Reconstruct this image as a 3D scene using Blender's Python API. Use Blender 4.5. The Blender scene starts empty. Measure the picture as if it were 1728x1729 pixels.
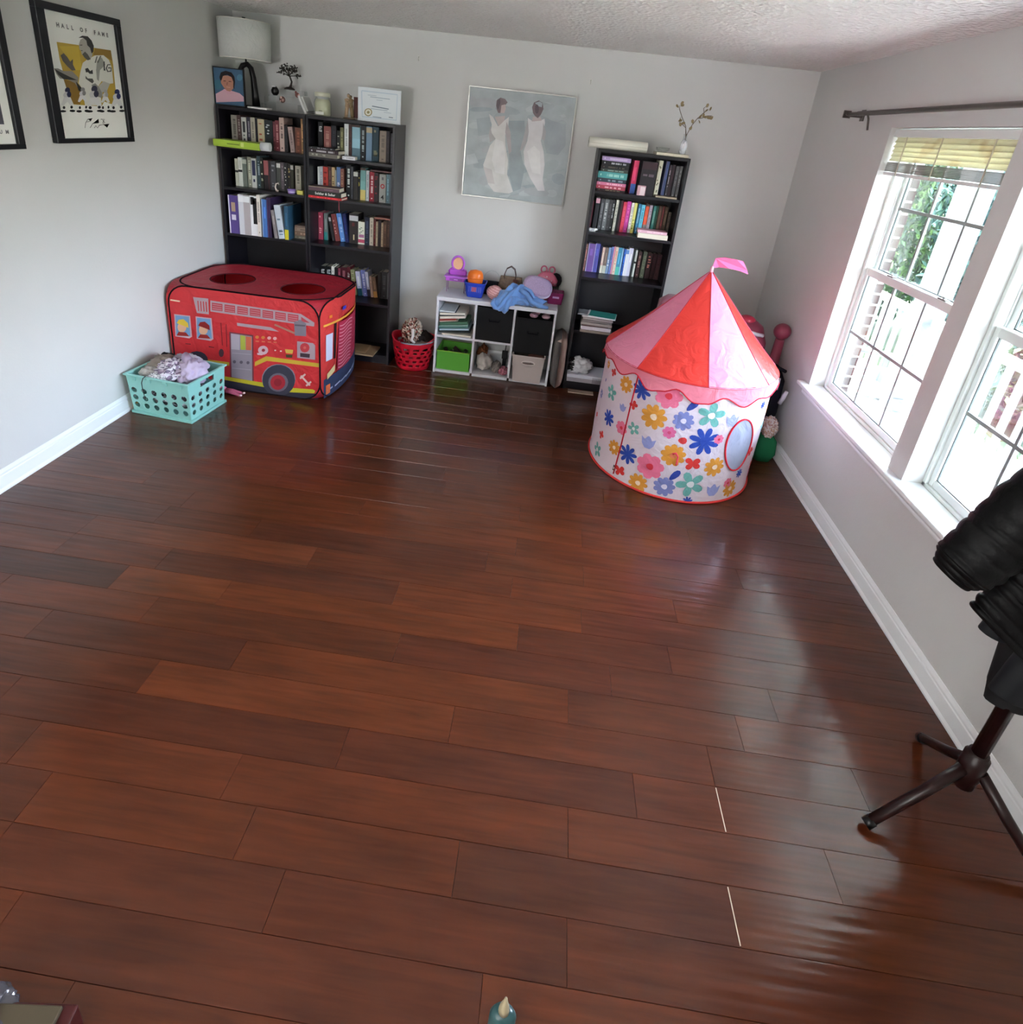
import bpy, bmesh, math, random
from mathutils import Vector, Matrix, Euler, noise
PI = math.pi
scene = bpy.context.scene
col = scene.collection
rnd = random.Random(11)

# ---------------------------------------------------------------- camera, exposure, world, lights
cam_d = bpy.data.cameras.new('camera'); cam = bpy.data.objects.new('camera', cam_d); col.objects.link(cam)
cam_d.sensor_fit = 'HORIZONTAL'; cam_d.sensor_width = 36.0; cam_d.lens = 36.0 * 1012.53 / 1728
cam_d.shift_x = 10.84 / 1728; cam_d.shift_y = -238.2 / 1728
cam.location = (2.4831, -4.7638, 1.887); cam.rotation_euler = (1.1806, -0.1022, 0.093)
cam_d.clip_start = 0.05; cam_d.clip_end = 200
scene.camera = cam
vs = scene.view_settings
vs.view_transform = 'Standard'; vs.look = 'None'; vs.gamma = 1.0; vs.use_curve_mapping = False
vs.exposure = 3.78
scene.cycles.max_bounces = 10; scene.cycles.diffuse_bounces = 6; scene.cycles.transparent_max_bounces = 12
scene.cycles.sample_clamp_indirect = 6.0
scene.cycles.use_denoising = True

world = bpy.data.worlds.new('sky_world'); scene.world = world; world.use_nodes = True
nt = world.node_tree; nt.nodes.clear()
wo = nt.nodes.new('ShaderNodeOutputWorld'); bg = nt.nodes.new('ShaderNodeBackground')
sky = nt.nodes.new('ShaderNodeTexSky'); sky.sky_type = 'NISHITA'; sky.sun_disc = False
sky.sun_elevation = math.radians(52); sky.sun_rotation = math.radians(20); sky.air_density = 1.0; sky.dust_density = 2.5
bg.inputs['Strength'].default_value = 1.0
hs = nt.nodes.new('ShaderNodeHueSaturation'); hs.inputs['Saturation'].default_value = .72
nt.links.new(sky.outputs[0], hs.inputs['Color']); nt.links.new(hs.outputs[0], bg.inputs[0]); nt.links.new(bg.outputs[0], wo.inputs[0])
bg.inputs['Strength'].default_value = 0.85

def light(kind, name, loc, rot, energy, color=(1, 1, 1), **kw):
    d = bpy.data.lights.new(name, kind); d.energy = energy; d.color = color
    for k, v in kw.items(): setattr(d, k, v)
    o = bpy.data.objects.new(name, d); o.location = loc; o.rotation_euler = rot; col.objects.link(o); return o
light('SUN', 'sun', (0, 0, 10), (math.radians(38), 0, math.radians(145)), 5.5, (1, .95, .87), angle=math.radians(1.0))
for yc in (-1.69, -2.79):                     # portals that guide sky sampling through the windows
    p = light('AREA', 'window_portal', (4.35, yc, 1.33), (0, PI / 2, 0), 1.0, shape='RECTANGLE', size=1.47, size_y=.96)
    p.data.cycles.is_portal = True
# fill lights added behind the camera: one aimed up, one weak one pointing down
light('AREA', 'fill_uplight', (.9, -6.9, .9), (PI, 0, 0), 19, (.97, .98, 1), shape='DISK', size=.8)
light('AREA', 'fill_downlight', (2.0, -5.9, 2.36), (0, 0, 0), .6, (1, .96, .9), shape='DISK', size=.38)

# ---------------------------------------------------------------- materials
def lin(h):
    if not isinstance(h, str): return (*h[:3], 1)
    r = [int(h[i:i + 2], 16) / 255 for i in (0, 2, 4)]
    return (*[(c / 12.92 if c <= .04045 else ((c + .055) / 1.055) ** 2.4) for c in r], 1)
MATS = {}
def mat(name, color='808080', rough=.5, metal=0., spec=.5, trans=0., alpha=1., bump=None, attr=False, var=None, coat=0., sheen=0., objcol=False, ior=1.45, sss=0.):
    if name in MATS: return MATS[name]
    m = bpy.data.materials.new(name); m.use_nodes = True; t = m.node_tree; b = t.nodes['Principled BSDF']
    b.inputs['Roughness'].default_value = rough; b.inputs['Metallic'].default_value = metal
    b.inputs['Specular IOR Level'].default_value = spec; b.inputs['IOR'].default_value = ior
    b.inputs['Transmission Weight'].default_value = trans; b.inputs['Alpha'].default_value = alpha
    b.inputs['Coat Weight'].default_value = coat; b.inputs['Sheen Weight'].default_value = sheen
    b.inputs['Base Color'].default_value = lin(color)
    src = None
    if attr:
        a = t.nodes.new('ShaderNodeAttribute'); a.attribute_name = 'Col'; src = a.outputs['Color']
    if objcol:
        a = t.nodes.new('ShaderNodeObjectInfo'); src = a.outputs['Color']
    tc = t.nodes.new('ShaderNodeTexCoord')
    if var:                                     # (scale, amount): gentle mottling
        n = t.nodes.new('ShaderNodeTexNoise'); n.inputs['Scale'].default_value = var[0]; n.inputs['Detail'].default_value = 5
        t.links.new(tc.outputs['Object'], n.inputs['Vector'])
        mr = t.nodes.new('ShaderNodeMapRange'); mr.inputs['From Min'].default_value = .3; mr.inputs['From Max'].default_value = .7
        mr.inputs['To Min'].default_value = 1 - var[1]; mr.inputs['To Max'].default_value = 1 + var[1]
        t.links.new(n.outputs['Fac'], mr.inputs['Value'])
        mx = t.nodes.new('ShaderNodeVectorMath'); mx.operation = 'SCALE'
        if src: t.links.new(src, mx.inputs[0])
        else: mx.inputs[0].default_value = lin(color)[:3]
        t.links.new(mr.outputs[0], mx.inputs['Scale']); src = mx.outputs[0]
    if src: t.links.new(src, b.inputs['Base Color'])
    if bump:                                    # (scale, strength, distance[, kind])
        kind = bump[3] if len(bump) > 3 else 'noise'
        if kind == 'noise':
            n = t.nodes.new('ShaderNodeTexNoise'); n.inputs['Scale'].default_value = bump[0]; n.inputs['Detail'].default_value = 4; o = n.outputs['Fac']
        elif kind == 'wave':
            n = t.nodes.new('ShaderNodeTexWave'); n.inputs['Scale'].default_value = bump[0]; o = n.outputs['Fac']
        else:
            n = t.nodes.new('ShaderNodeTexVoronoi'); n.inputs['Scale'].default_value = bump[0]; o = n.outputs['Distance']
        t.links.new(tc.outputs['Object'], n.inputs['Vector'])
        bp = t.nodes.new('ShaderNodeBump'); bp.inputs['Strength'].default_value = bump[1]; bp.inputs['Distance'].default_value = bump[2]
        t.links.new(o, bp.inputs['Height']); t.links.new(bp.outputs[0], b.inputs['Normal'])
    MATS[name] = m; return m
def glassy(name, tint=(1, 1, 1), f=.08, rough=.0, milk=0.):
    if name in MATS: return MATS[name]
    m = bpy.data.materials.new(name); m.use_nodes = True; t = m.node_tree; t.nodes.clear()
    o = t.nodes.new('ShaderNodeOutputMaterial'); tr = t.nodes.new('ShaderNodeBsdfTransparent'); gl = t.nodes.new('ShaderNodeBsdfGlossy')
    tr.inputs[0].default_value = (*tint, 1); gl.inputs['Roughness'].default_value = rough
    mx = t.nodes.new('ShaderNodeMixShader'); fr = t.nodes.new('ShaderNodeLayerWeight'); fr.inputs['Blend'].default_value = .25
    mm = t.nodes.new('ShaderNodeMath'); mm.operation = 'MULTIPLY_ADD'; mm.inputs[1].default_value = .3; mm.inputs[2].default_value = f
    t.links.new(fr.outputs['Fresnel'], mm.inputs[0]); t.links.new(mm.outputs[0], mx.inputs[0])
    t.links.new(tr.outputs[0], mx.inputs[1]); t.links.new(gl.outputs[0], mx.inputs[2]); last = mx
    if milk:
        df = t.nodes.new('ShaderNodeBsdfDiffuse'); df.inputs[0].default_value = (*tint, 1); m2 = t.nodes.new('ShaderNodeMixShader'); m2.inputs[0].default_value = milk
        t.links.new(mx.outputs[0], m2.inputs[1]); t.links.new(df.outputs[0], m2.inputs[2]); last = m2
    t.links.new(last.outputs[0], o.inputs[0]); MATS[name] = m; return m
def thin_fabric(name, trans=.4, rough=.45, spec=.3, attr=True, color='ffffff'):
    if name in MATS: return MATS[name]
    m = bpy.data.materials.new(name); m.use_nodes = True; t = m.node_tree; b = t.nodes['Principled BSDF']; o = t.nodes['Material Output']
    b.inputs['Roughness'].default_value = rough; b.inputs['Specular IOR Level'].default_value = spec
    tl = t.nodes.new('ShaderNodeBsdfTranslucent'); mx = t.nodes.new('ShaderNodeMixShader'); mx.inputs[0].default_value = trans
    if attr:
        a = t.nodes.new('ShaderNodeAttribute'); a.attribute_name = 'Col'; t.links.new(a.outputs['Color'], b.inputs['Base Color']); t.links.new(a.outputs['Color'], tl.inputs[0])
    else: b.inputs['Base Color'].default_value = lin(color); tl.inputs[0].default_value = lin(color)
    tc = t.nodes.new('ShaderNodeTexCoord'); n = t.nodes.new('ShaderNodeTexNoise'); n.inputs['Scale'].default_value = 9; n.inputs['Detail'].default_value = 3; n.inputs['Distortion'].default_value = 1.2
    bp = t.nodes.new('ShaderNodeBump'); bp.inputs['Strength'].default_value = .5; bp.inputs['Distance'].default_value = .03
    t.links.new(tc.outputs['Object'], n.inputs['Vector']); t.links.new(n.outputs['Fac'], bp.inputs['Height']); t.links.new(bp.outputs[0], b.inputs['Normal'])
    t.links.new(b.outputs[0], mx.inputs[1]); t.links.new(tl.outputs[0], mx.inputs[2]); t.links.new(mx.outputs[0], o.inputs[0]); MATS[name] = m; return m
PAINT = mat('painted_surface', attr=True, rough=.5, spec=.35)
GLOSSY = mat('glossy_plastic', attr=True, rough=.28, spec=.5)
CLOTH = mat('soft_cloth', attr=True, rough=.9, spec=.15, bump=(260, .3, .002))
FABRIC = thin_fabric('tent_fabric', .22, .38, .45)
BLACKWOOD = mat('black_brown_laminate', '15131a', rough=.34, spec=.45, bump=(40, .08, .002))
WHITEBOARD = mat('white_laminate', 'd6d6dc', rough=.35, spec=.4)
TRIM = mat('white_trim_paint', 'e6e9ea', rough=.32, spec=.5)
VINYL = mat('white_vinyl', 'dfe4e2', rough=.35, spec=.5)
METAL = mat('brushed_nickel', '6c6460', rough=.38, metal=.8)
BLACK = mat('black_gloss', '0b0b0d', rough=.3)
GLASS = glassy('window_glass', (.97, .975, .975), .008)
ACRYL = glassy('clear_acrylic', (.95, .97, .97), .02, .05, .01)

# ---------------------------------------------------------------- mesh builder
class MB:
    def __init__(s): s.v = []; s.f = []; s.c = []; s.m = []; s.tf = None; s.mi = 0; s.sm = []; s.smooth = False
    def add(s, vs_, fs, c='808080', mi=None):
        n = len(s.v)
        s.v += [tuple(s.tf @ Vector(p)) if s.tf else tuple(p) for p in vs_]
        c = lin(c)
        for f in fs: s.f.append(tuple(i + n for i in f)); s.c.append(c); s.m.append(s.mi if mi is None else mi); s.sm.append(s.smooth)
        return s
    def box(s, a, b, c='808080', mi=None):
        x0, y0, z0 = a; x1, y1, z1 = b
        return s.add([(x0, y0, z0), (x1, y0, z0), (x1, y1, z0), (x0, y1, z0), (x0, y0, z1), (x1, y0, z1), (x1, y1, z1), (x0, y1, z1)],
                     [(0, 3, 2, 1), (4, 5, 6, 7), (0, 1, 5, 4), (1, 2, 6, 5), (2, 3, 7, 6), (3, 0, 4, 7)], c, mi)
    def loft(s, rings, c='808080', caps=True, closed=True, mi=None, cf=None):
        n = len(rings[0]); base = len(s.v); vs_ = [p for r in rings for p in r]
        s.add(vs_, [], c)
        for i in range(len(rings) - 1):
            for j in range(n if closed else n - 1):
                k = (j + 1) % n
                s.f.append((base + i * n + j, base + i * n + k, base + (i + 1) * n + k, base + (i + 1) * n + j))
                s.c.append(lin(cf(i, j)) if cf else lin(c)); s.m.append(s.mi if mi is None else mi); s.sm.append(s.smooth)
        if caps and closed:
            for r, flip in ((0, True), (len(rings) - 1, False)):
                f = tuple(base + r * n + j for j in range(n))
                s.f.append(f[::-1] if flip else f); s.c.append(lin(cf(min(r, len(rings) - 2), 0)) if cf else lin(c)); s.m.append(s.mi if mi is None else mi); s.sm.append(False)
        return s
    def tube(s, pts, r, n=8, c='808080', caps=True, closed=False, mi=None):
        pts = [Vector(p) for p in pts]; rs = r if isinstance(r, (list, tuple)) else [r] * len(pts); rings = []; up = None
        N = len(pts)
        for i, p in enumerate(pts):
            if closed: t = pts[(i + 1) % N] - pts[i - 1]
            else: t = pts[min(i + 1, N - 1)] - pts[max(i - 1, 0)]
            t.normalize()
            if up is None: up = Vector((0, 0, 1)) if abs(t.z) < .9 else Vector((1, 0, 0))
            sd = t.cross(up)
            if sd.length < 1e-4: sd = t.orthogonal()
            sd.normalize(); up = sd.cross(t).normalized()
            rings.append([tuple(p + (sd * math.cos(2 * PI * k / n) + up * math.sin(2 * PI * k / n)) * rs[i]) for k in range(n)])
        if closed: rings.append(rings[0])
        sm = s.smooth; s.smooth = True; s.loft(rings, c, caps and not closed, mi=mi); s.smooth = sm; return s
    def lathe(s, prof, n=24, ctr=(0, 0, 0), c='808080', caps=False, mi=None, cf=None, sx=1, sy=1):
        rings = [[(ctr[0] + r * math.cos(2 * PI * k / n) * sx, ctr[1] + r * math.sin(2 * PI * k / n) * sy, ctr[2] + z) for k in range(n)] for r, z in prof]
        sm = s.smooth; s.smooth = True; s.loft(rings, c, caps, mi=mi, cf=cf); s.smooth = sm; return s
    def ball(s, ctr, r, c='808080', n=14, mi=None):
        rx, ry, rz = r if isinstance(r, (list, tuple)) else (r, r, r)
        m = max(6, n // 2 + 1)
        rings = [[(ctr[0] + rx * math.sin(a) * math.cos(2 * PI * k / n), ctr[1] + ry * math.sin(a) * math.sin(2 * PI * k / n), ctr[2] - rz * math.cos(a)) for k in range(n)]
                 for a in [max(.02, min(PI - .02, PI * i / m)) for i in range(m + 1)]]
        sm = s.smooth; s.smooth = True; s.loft(rings, c, True, mi=mi); s.smooth = sm; return s
    def poly(s, pts, c='808080', mi=None): return s.add(pts, [tuple(range(len(pts)))], c, mi)
    def mesh(s, name, mats):
        me = bpy.data.meshes.new(name); me.from_pydata(s.v, [], s.f)
        a = me.color_attributes.new('Col', 'FLOAT_COLOR', 'CORNER'); buf = []
        for f, c in zip(s.f, s.c): buf += list(c) * len(f)
        a.data.foreach_set('color', buf)
        me.polygons.foreach_set('material_index', s.m); me.polygons.foreach_set('use_smooth', s.sm)
        for m in (mats if isinstance(mats, (list, tuple)) else [mats]): me.materials.append(m)
        me.update(); return me
    def build(s, name, mats=None, parent=None, loc=None, rot=None):
        return link(name, s.mesh(name, mats or PAINT), parent, loc, rot)
def link(name, me, parent=None, loc=None, rot=None):
    o = bpy.data.objects.new(name, me); col.objects.link(o)
    if parent: o.parent = parent
    if loc: o.location = loc
    if rot: o.rotation_euler = rot
    return o
def empty(name, loc=(0, 0, 0), rot=(0, 0, 0)):
    o = bpy.data.objects.new(name, None); o.empty_display_size = .05; o.location = loc; o.rotation_euler = rot; col.objects.link(o); return o
def tag(o, label=None, cat=None, group=None, kind=None):
    for k, v in (('label', label), ('category', cat), ('group', group), ('kind', kind)):
        if v: o[k] = v
    return o
def bevel(o, w, seg=2):
    m = o.modifiers.new('bevel', 'BEVEL'); m.width = w; m.segments = seg; m.limit_method = 'ANGLE'; m.angle_limit = math.radians(40); return o
def solid(o, t, off=0):
    m = o.modifiers.new('solid', 'SOLIDIFY'); m.thickness = t; m.offset = off; return o
def subs(o, n=1):
    m = o.modifiers.new('sub', 'SUBSURF'); m.levels = n; m.render_levels = n; return o
def bake(fn_bm, name, mats, c='808080', smooth=False):
    """mesh from a bmesh with one flat colour attribute"""
    me = bpy.data.meshes.new(name); fn_bm.to_mesh(me); fn_bm.free()
    a = me.color_attributes.new('Col', 'FLOAT_COLOR', 'CORNER'); n = len(me.loops); a.data.foreach_set('color', list(lin(c)) * n)
    me.polygons.foreach_set('use_smooth', [smooth] * len(me.polygons))
    for m in (mats if isinstance(mats, (list, tuple)) else [mats]): me.materials.append(m)
    return me
def lump(ctr, r, seed=0, amp=.25, freq=2.2, c='a0a0a0', sub=4, ridge=False, cf=None, flat=None):
    """a cloth-like lump: noise-pushed icosphere; flat cuts it off below z"""
    bm = bmesh.new(); bmesh.ops.create_icosphere(bm, subdivisions=sub, radius=1)
    off = Vector((seed * 3.1, seed * 1.7, seed * .9))
    for v in bm.verts:
        p = v.co.copy(); n = noise.fractal(p * freq + off, .6, 2.2, 4)
        if ridge: n = 1 - 2.2 * abs(noise.noise(p * freq + off)) + .4 * n
        v.co = p * (1 + amp * n)
        v.co = Vector((v.co.x * r[0], v.co.y * r[1], v.co.z * r[2])) + Vector(ctr)
        if flat is not None and v.co.z < flat: v.co.z = flat
    me = bpy.data.meshes.new('lump'); bm.to_mesh(me)
    a = me.color_attributes.new('Col', 'FLOAT_COLOR', 'CORNER')
    for p in me.polygons:
        cc = lin(cf(p.center) if cf else c); p.use_smooth = True
        for li in p.loop_indices: a.data[li].color = cc
    bm.free(); return me
def textverts(s, size, bold=0.):
    cu = bpy.data.curves.new('lettering', 'FONT'); cu.body = s; cu.size = size; cu.align_x = 'CENTER'; cu.align_y = 'CENTER'; cu.offset = bold
    cu.resolution_u = 2
    o = bpy.data.objects.new('lettering', cu); col.objects.link(o); dg = bpy.context.evaluated_depsgraph_get(); me = o.evaluated_get(dg).to_mesh()
    vs_ = [tuple(v.co) for v in me.vertices]; fs = [tuple(p.vertices) for p in me.polygons]
    o.evaluated_get(dg).to_mesh_clear(); bpy.data.objects.remove(o); bpy.data.curves.remove(cu); return vs_, fs
# ================================================================ THE ROOM
W, H, YB = 4.175, 2.44, -7.2
WALL = mat('grey_wall_paint', 'cacac8', rough=.62, spec=.3, bump=(90, .12, .004), var=(1.5, .02))
def struct(o): o['kind'] = 'structure'; return o
struct(MB().box((-.12, 0, -.1), (W + .225, .12, H + .1)).build('wall_back', WALL))
struct(MB().box((-.12, YB, -.1), (0, 0, H + .1)).build('wall_left', WALL))
struct(MB().box((-.12, YB - .12, -.1), (W + .225, YB, H + .1)).build('wall_front', WALL))
WIN = [(-2.183, -1.205), (-3.281, -2.303)]; Z0, Z1 = .60, 2.078; XO = W + .182
b = MB(); b.box((W, YB, -.1), (XO, 0, Z0)); b.box((W, YB, Z1), (XO, 0, H + .1))
ys = [YB] + [v for w in sorted(WIN) for v in w] + [0]
for i in range(0, len(ys), 2): b.box((W, ys[i], Z0), (XO, ys[i + 1], Z1))
struct(b.build('wall_right', WALL))
# ceiling with brushed knockdown texture
cm = mat('textured_ceiling', 'ebe9e5', rough=.85, spec=.2)
t = cm.node_tree; bs = t.nodes['Principled BSDF']; tc = t.nodes.new('ShaderNodeTexCoord')
n1 = t.nodes.new('ShaderNodeTexNoise'); n1.inputs['Scale'].default_value = 16; n1.inputs['Detail'].default_value = 6; n1.inputs['Distortion'].default_value = 1.5
n2 = t.nodes.new('ShaderNodeTexVoronoi'); n2.inputs['Scale'].default_value = 45
ad = t.nodes.new('ShaderNodeMath'); ad.operation = 'ADD'; bp = t.nodes.new('ShaderNodeBump'); bp.inputs['Strength'].default_value = .9; bp.inputs['Distance'].default_value = .018
t.links.new(tc.outputs['Object'], n1.inputs['Vector']); t.links.new(tc.outputs['Object'], n2.inputs['Vector'])
t.links.new(n1.outputs['Fac'], ad.inputs[0]); t.links.new(n2.outputs['Distance'], ad.inputs[1]); t.links.new(ad.outputs[0], bp.inputs['Height']); t.links.new(bp.outputs[0], bs.inputs['Normal'])
struct(MB().box((-.12, YB - .12, H), (XO, .12, H + .1)).build('ceiling', cm))

# floor: one plank per object, joints where the photograph shows them
fm = bpy.data.materials.new('hand_scraped_wood'); fm.use_nodes = True; t = fm.node_tree; bs = t.nodes['Principled BSDF']
tc = t.nodes.new('ShaderNodeTexCoord'); oi = t.nodes.new('ShaderNodeObjectInfo')
off = t.nodes.new('ShaderNodeVectorMath'); off.operation = 'SCALE'; off.inputs[0].default_value = (3.1, 17.0, 5.3)
t.links.new(oi.outputs['Random'], off.inputs['Scale'])
ad = t.nodes.new('ShaderNodeVectorMath'); ad.operation = 'ADD'; t.links.new(tc.outputs['Object'], ad.inputs[0]); t.links.new(off.outputs[0], ad.inputs[1])
mp = t.nodes.new('ShaderNodeMapping'); mp.inputs['Scale'].default_value = (1.6, 22, 1); t.links.new(ad.outputs[0], mp.inputs['Vector'])
gr = t.nodes.new('ShaderNodeTexNoise'); gr.inputs['Scale'].default_value = 2.2; gr.inputs['Detail'].default_value = 8; gr.inputs['Distortion'].default_value = .6; t.links.new(mp.outputs[0], gr.inputs['Vector'])
mp2 = t.nodes.new('ShaderNodeMapping'); mp2.inputs['Scale'].default_value = (2.0, 7, 1); t.links.new(ad.outputs[0], mp2.inputs['Vector'])
bl = t.nodes.new('ShaderNodeTexNoise'); bl.inputs['Scale'].default_value = 1.6; bl.inputs['Detail'].default_value = 3; t.links.new(mp2.outputs[0], bl.inputs['Vector'])
mixv = t.nodes.new('ShaderNodeMath'); mixv.operation = 'ADD'; t.links.new(gr.outputs['Fac'], mixv.inputs[0]); t.links.new(bl.outputs['Fac'], mixv.inputs[1])
mr = t.nodes.new('ShaderNodeMapRange'); mr.inputs['From Min'].default_value = .65; mr.inputs['From Max'].default_value = 1.35; mr.inputs['To Min'].default_value = .62; mr.inputs['To Max'].default_value = 1.3
t.links.new(mixv.outputs[0], mr.inputs['Value'])
sc_ = t.nodes.new('ShaderNodeVectorMath'); sc_.operation = 'SCALE'; t.links.new(oi.outputs['Color'], sc_.inputs[0]); t.links.new(mr.outputs[0], sc_.inputs['Scale']); t.links.new(sc_.outputs[0], bs.inputs['Base Color'])
mp3 = t.nodes.new('ShaderNodeMapping'); mp3.inputs['Scale'].default_value = (.9, 17, 1); t.links.new(ad.outputs[0], mp3.inputs['Vector'])
sr = t.nodes.new('ShaderNodeTexNoise'); sr.inputs['Scale'].default_value = 2.0; sr.inputs['Detail'].default_value = 1; t.links.new(mp3.outputs[0], sr.inputs['Vector'])
bp = t.nodes.new('ShaderNodeBump'); bp.inputs['Strength'].default_value = .5; bp.inputs['Distance'].default_value = .0036; t.links.new(sr.outputs['Fac'], bp.inputs['Height'])
bp2 = t.nodes.new('ShaderNodeBump'); bp2.inputs['Strength'].default_value = .15; bp2.inputs['Distance'].default_value = .002; t.links.new(gr.outputs['Fac'], bp2.inputs['Height']); t.links.new(bp.outputs[0], bp2.inputs['Normal'])
t.links.new(bp2.outputs[0], bs.inputs['Normal']); bs.inputs['Roughness'].default_value = .4; bs.inputs['Specular IOR Level'].default_value = .12; bs.inputs['Coat Weight'].default_value = .85; bs.inputs['Coat Roughness'].default_value = .15; t.links.new(bp.outputs[0], bs.inputs['Coat Normal'])
fl = empty('floor'); struct(fl)
sub = MB().box((-.1, YB, -.1), (W + .02, 0, -.0165)).build('subfloor', mat('dark_joint', '1a0f0b', rough=.9), fl)
PW, Y0 = .1386, -3.4153
JO = {-4: [.89, 1.34, 2.559, 3.165], -6: [.54, 1.6, 2.51, 3.233], -5: [.54, .996, 2.024, 2.817], -3: [.492, 1.113, 2.1, 2.921, 3.526], -7: [.806, 1.268, 2.38, 2.834], -2: [.78, 1.546, 2.76, 3.365], -1: [.31, 1.297, 2.362, 3.234, 3.721],
      -8: [.852, 2.51, 3.587], -9: [.564, 1.7, 2.834], -10: [1.2, 2.508, 3.4], -12: [.9, 2.05, 2.968], 1: [.5, 1.741, 2.757, 3.521], 0: [.9, 2.033, 2.967], 2: [1.089, 1.853, 2.448, 3.203], 3: [1.236, 2.0, 2.753, 3.9], 4: [.3, 1.389, 2.55, 3.3], 5: [.8, 1.632, 2.9]}
JO[2] = [1.236, 1.853, 2.448, 3.203]; JO[1] = [1.089, 1.741, 2.757, 3.521]
DARK = {(-4, .492): 1, (-4, 0): 0, (-7, .54): .72, (-2, .78): .66, (-6, .806): 1.15, (-4, .89): 1.18}
TINTS = ['5e3322', '6b3a25', '733f28', '633525', '7a452b', '54302a', '6d3d29', '59322a', '6f4029']
pr = random.Random(5)
SPEC = {(-4, 0): '43302c', (-4, .89): '86502f', (-5, .996): '5b3730', (-6, .54): '84513a', (-7, 0): '573a36', (-3, 1.113): '5e3826', (-2, .78): '4e2e28', (-1, .31): '5a3426', (-1, 1.297): '7c472c', (-2, 1.546): '754227', (-4, 2.559): '5c3328', (-4, 1.34): '7a4629',
        (-5, 2.817): '5f3327', (-3, 2.921): '543027', (0, .9): '4f2c25', (1, 1.741): '6b3b28', (2, 2.448): '4b2d28', (2, 3.203): '6a4330', (3, 1.236): '54302a', (-2, 2.76): '623a2a', (3, 2.0): '5a3127', (1, 2.757): '6c3d2a', (2, 1.236): '6d3d27'}
k = -25
while Y0 - (k + 1) * PW > -6.1:
    yt, yb = min(Y0 - k * PW, -.0), Y0 - (k + 1) * PW
    if yt <= yb + .01: k += 1; continue
    js = JO.get(k)
    if js is None:
        js = []; x = pr.uniform(.2, .9)
        while x < W - .2: js.append(round(x, 3)); x += pr.uniform(.55, 1.2)
    xs = [0.0] + js + [W]
    for a, c_ in zip(xs[:-1], xs[1:]):
        g, bv, dz = .0003, .0004, pr.uniform(-.0004, .0003)
        m = MB(); x0, x1, y0, y1 = a + g, c_ - g, yb + g, yt - g
        m.add([(x0, y0, -.016), (x1, y0, -.016), (x1, y1, -.016), (x0, y1, -.016), (x0, y0, -.0016 + dz), (x1, y0, -.0016 + dz), (x1, y1, -.0016 + dz), (x0, y1, -.0016 + dz),
               (x0 + bv, y0 + bv * 1.6, dz), (x1 - bv, y0 + bv * 1.6, dz), (x1 - bv, y1 - bv * 1.6, dz), (x0 + bv, y1 - bv * 1.6, dz)],
              [(8, 9, 10, 11), (4, 5, 9, 8), (5, 6, 10, 9), (6, 7, 11, 10), (7, 4, 8, 11), (0, 1, 5, 4), (1, 2, 6, 5), (2, 3, 7, 6), (3, 0, 4, 7)])
        p = m.build('plank', fm, fl); tn = lin(SPEC.get((k, a), pr.choice(TINTS))); p.color = (*[(q * .45 + m_ * .55) for q, m_ in zip(tn[:3], (.132, .043, .019))], 1); p.color = (p.color[0] * .56, p.color[1] * .41, p.color[2] * .28, 1)
    k += 1
rest = MB().box((0, YB, -.016), (W, Y0 - k * PW - .0007, -.0006)).build('far_planks', fm, fl); rest.color = (.06, .02, .009, 1)
for (a, b_) in (((1 / 1, 0), (0, 0)),): pass
# two joints opened up and show a pale line of filler
for x, r in ((3.234, 0), (3.203, 2)):
    MB().box((x - .0014, Y0 - (r + 1) * PW + .004, -.004), (x + .0014, Y0 - r * PW - .004, .0004)).build('joint_filler', mat('pale_filler', 'c8b8a0', rough=.7), fl)

# baseboards with shoe moulding
prof = [(0, 0), (.017, 0), (.017, .008), (.013, .016), (.011, .02), (.011, .078), (.0085, .083), (.0085, .092), (.004, .104), (.0025, .109), (0, .109)]
def board(name, p0, p1, nrm):
    d = Vector(nrm); r0 = [tuple(Vector(p0) + d * a + Vector((0, 0, z))) for a, z in prof]; r1 = [tuple(Vector(p1) + d * a + Vector((0, 0, z))) for a, z in prof]
    m = MB(); m.loft([r0, r1], caps=True); o = m.build(name, TRIM); return struct(o)
board('baseboard_left', (0, YB, 0), (0, 0, 0), (1, 0, 0)); board('baseboard_right', (W, YB, 0), (W, 0, 0), (-1, 0, 0)); board('baseboard_back', (0, 0, 0), (W, 0, 0), (0, -1, 0))
# window sill (stool) and apron
s = MB(); s.box((4.128, -3.36, .580), (4.262, -1.135, .602)); bevel(struct(s.build('trim_1', TRIM)), .006, 3)
s = MB(); pa = [(0, 0), (.012, .004), (.014, .012), (.012, .02), (.016, .03), (.022, .04), (.024, .05), (0, .05)]
for y0, y1 in ((-3.33, -1.165),):
    s.loft([[(W - a, y0, .53 + z) for a, z in pa], [(W - a, y1, .53 + z) for a, z in pa]])
struct(s.build('trim_2', TRIM))

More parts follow.
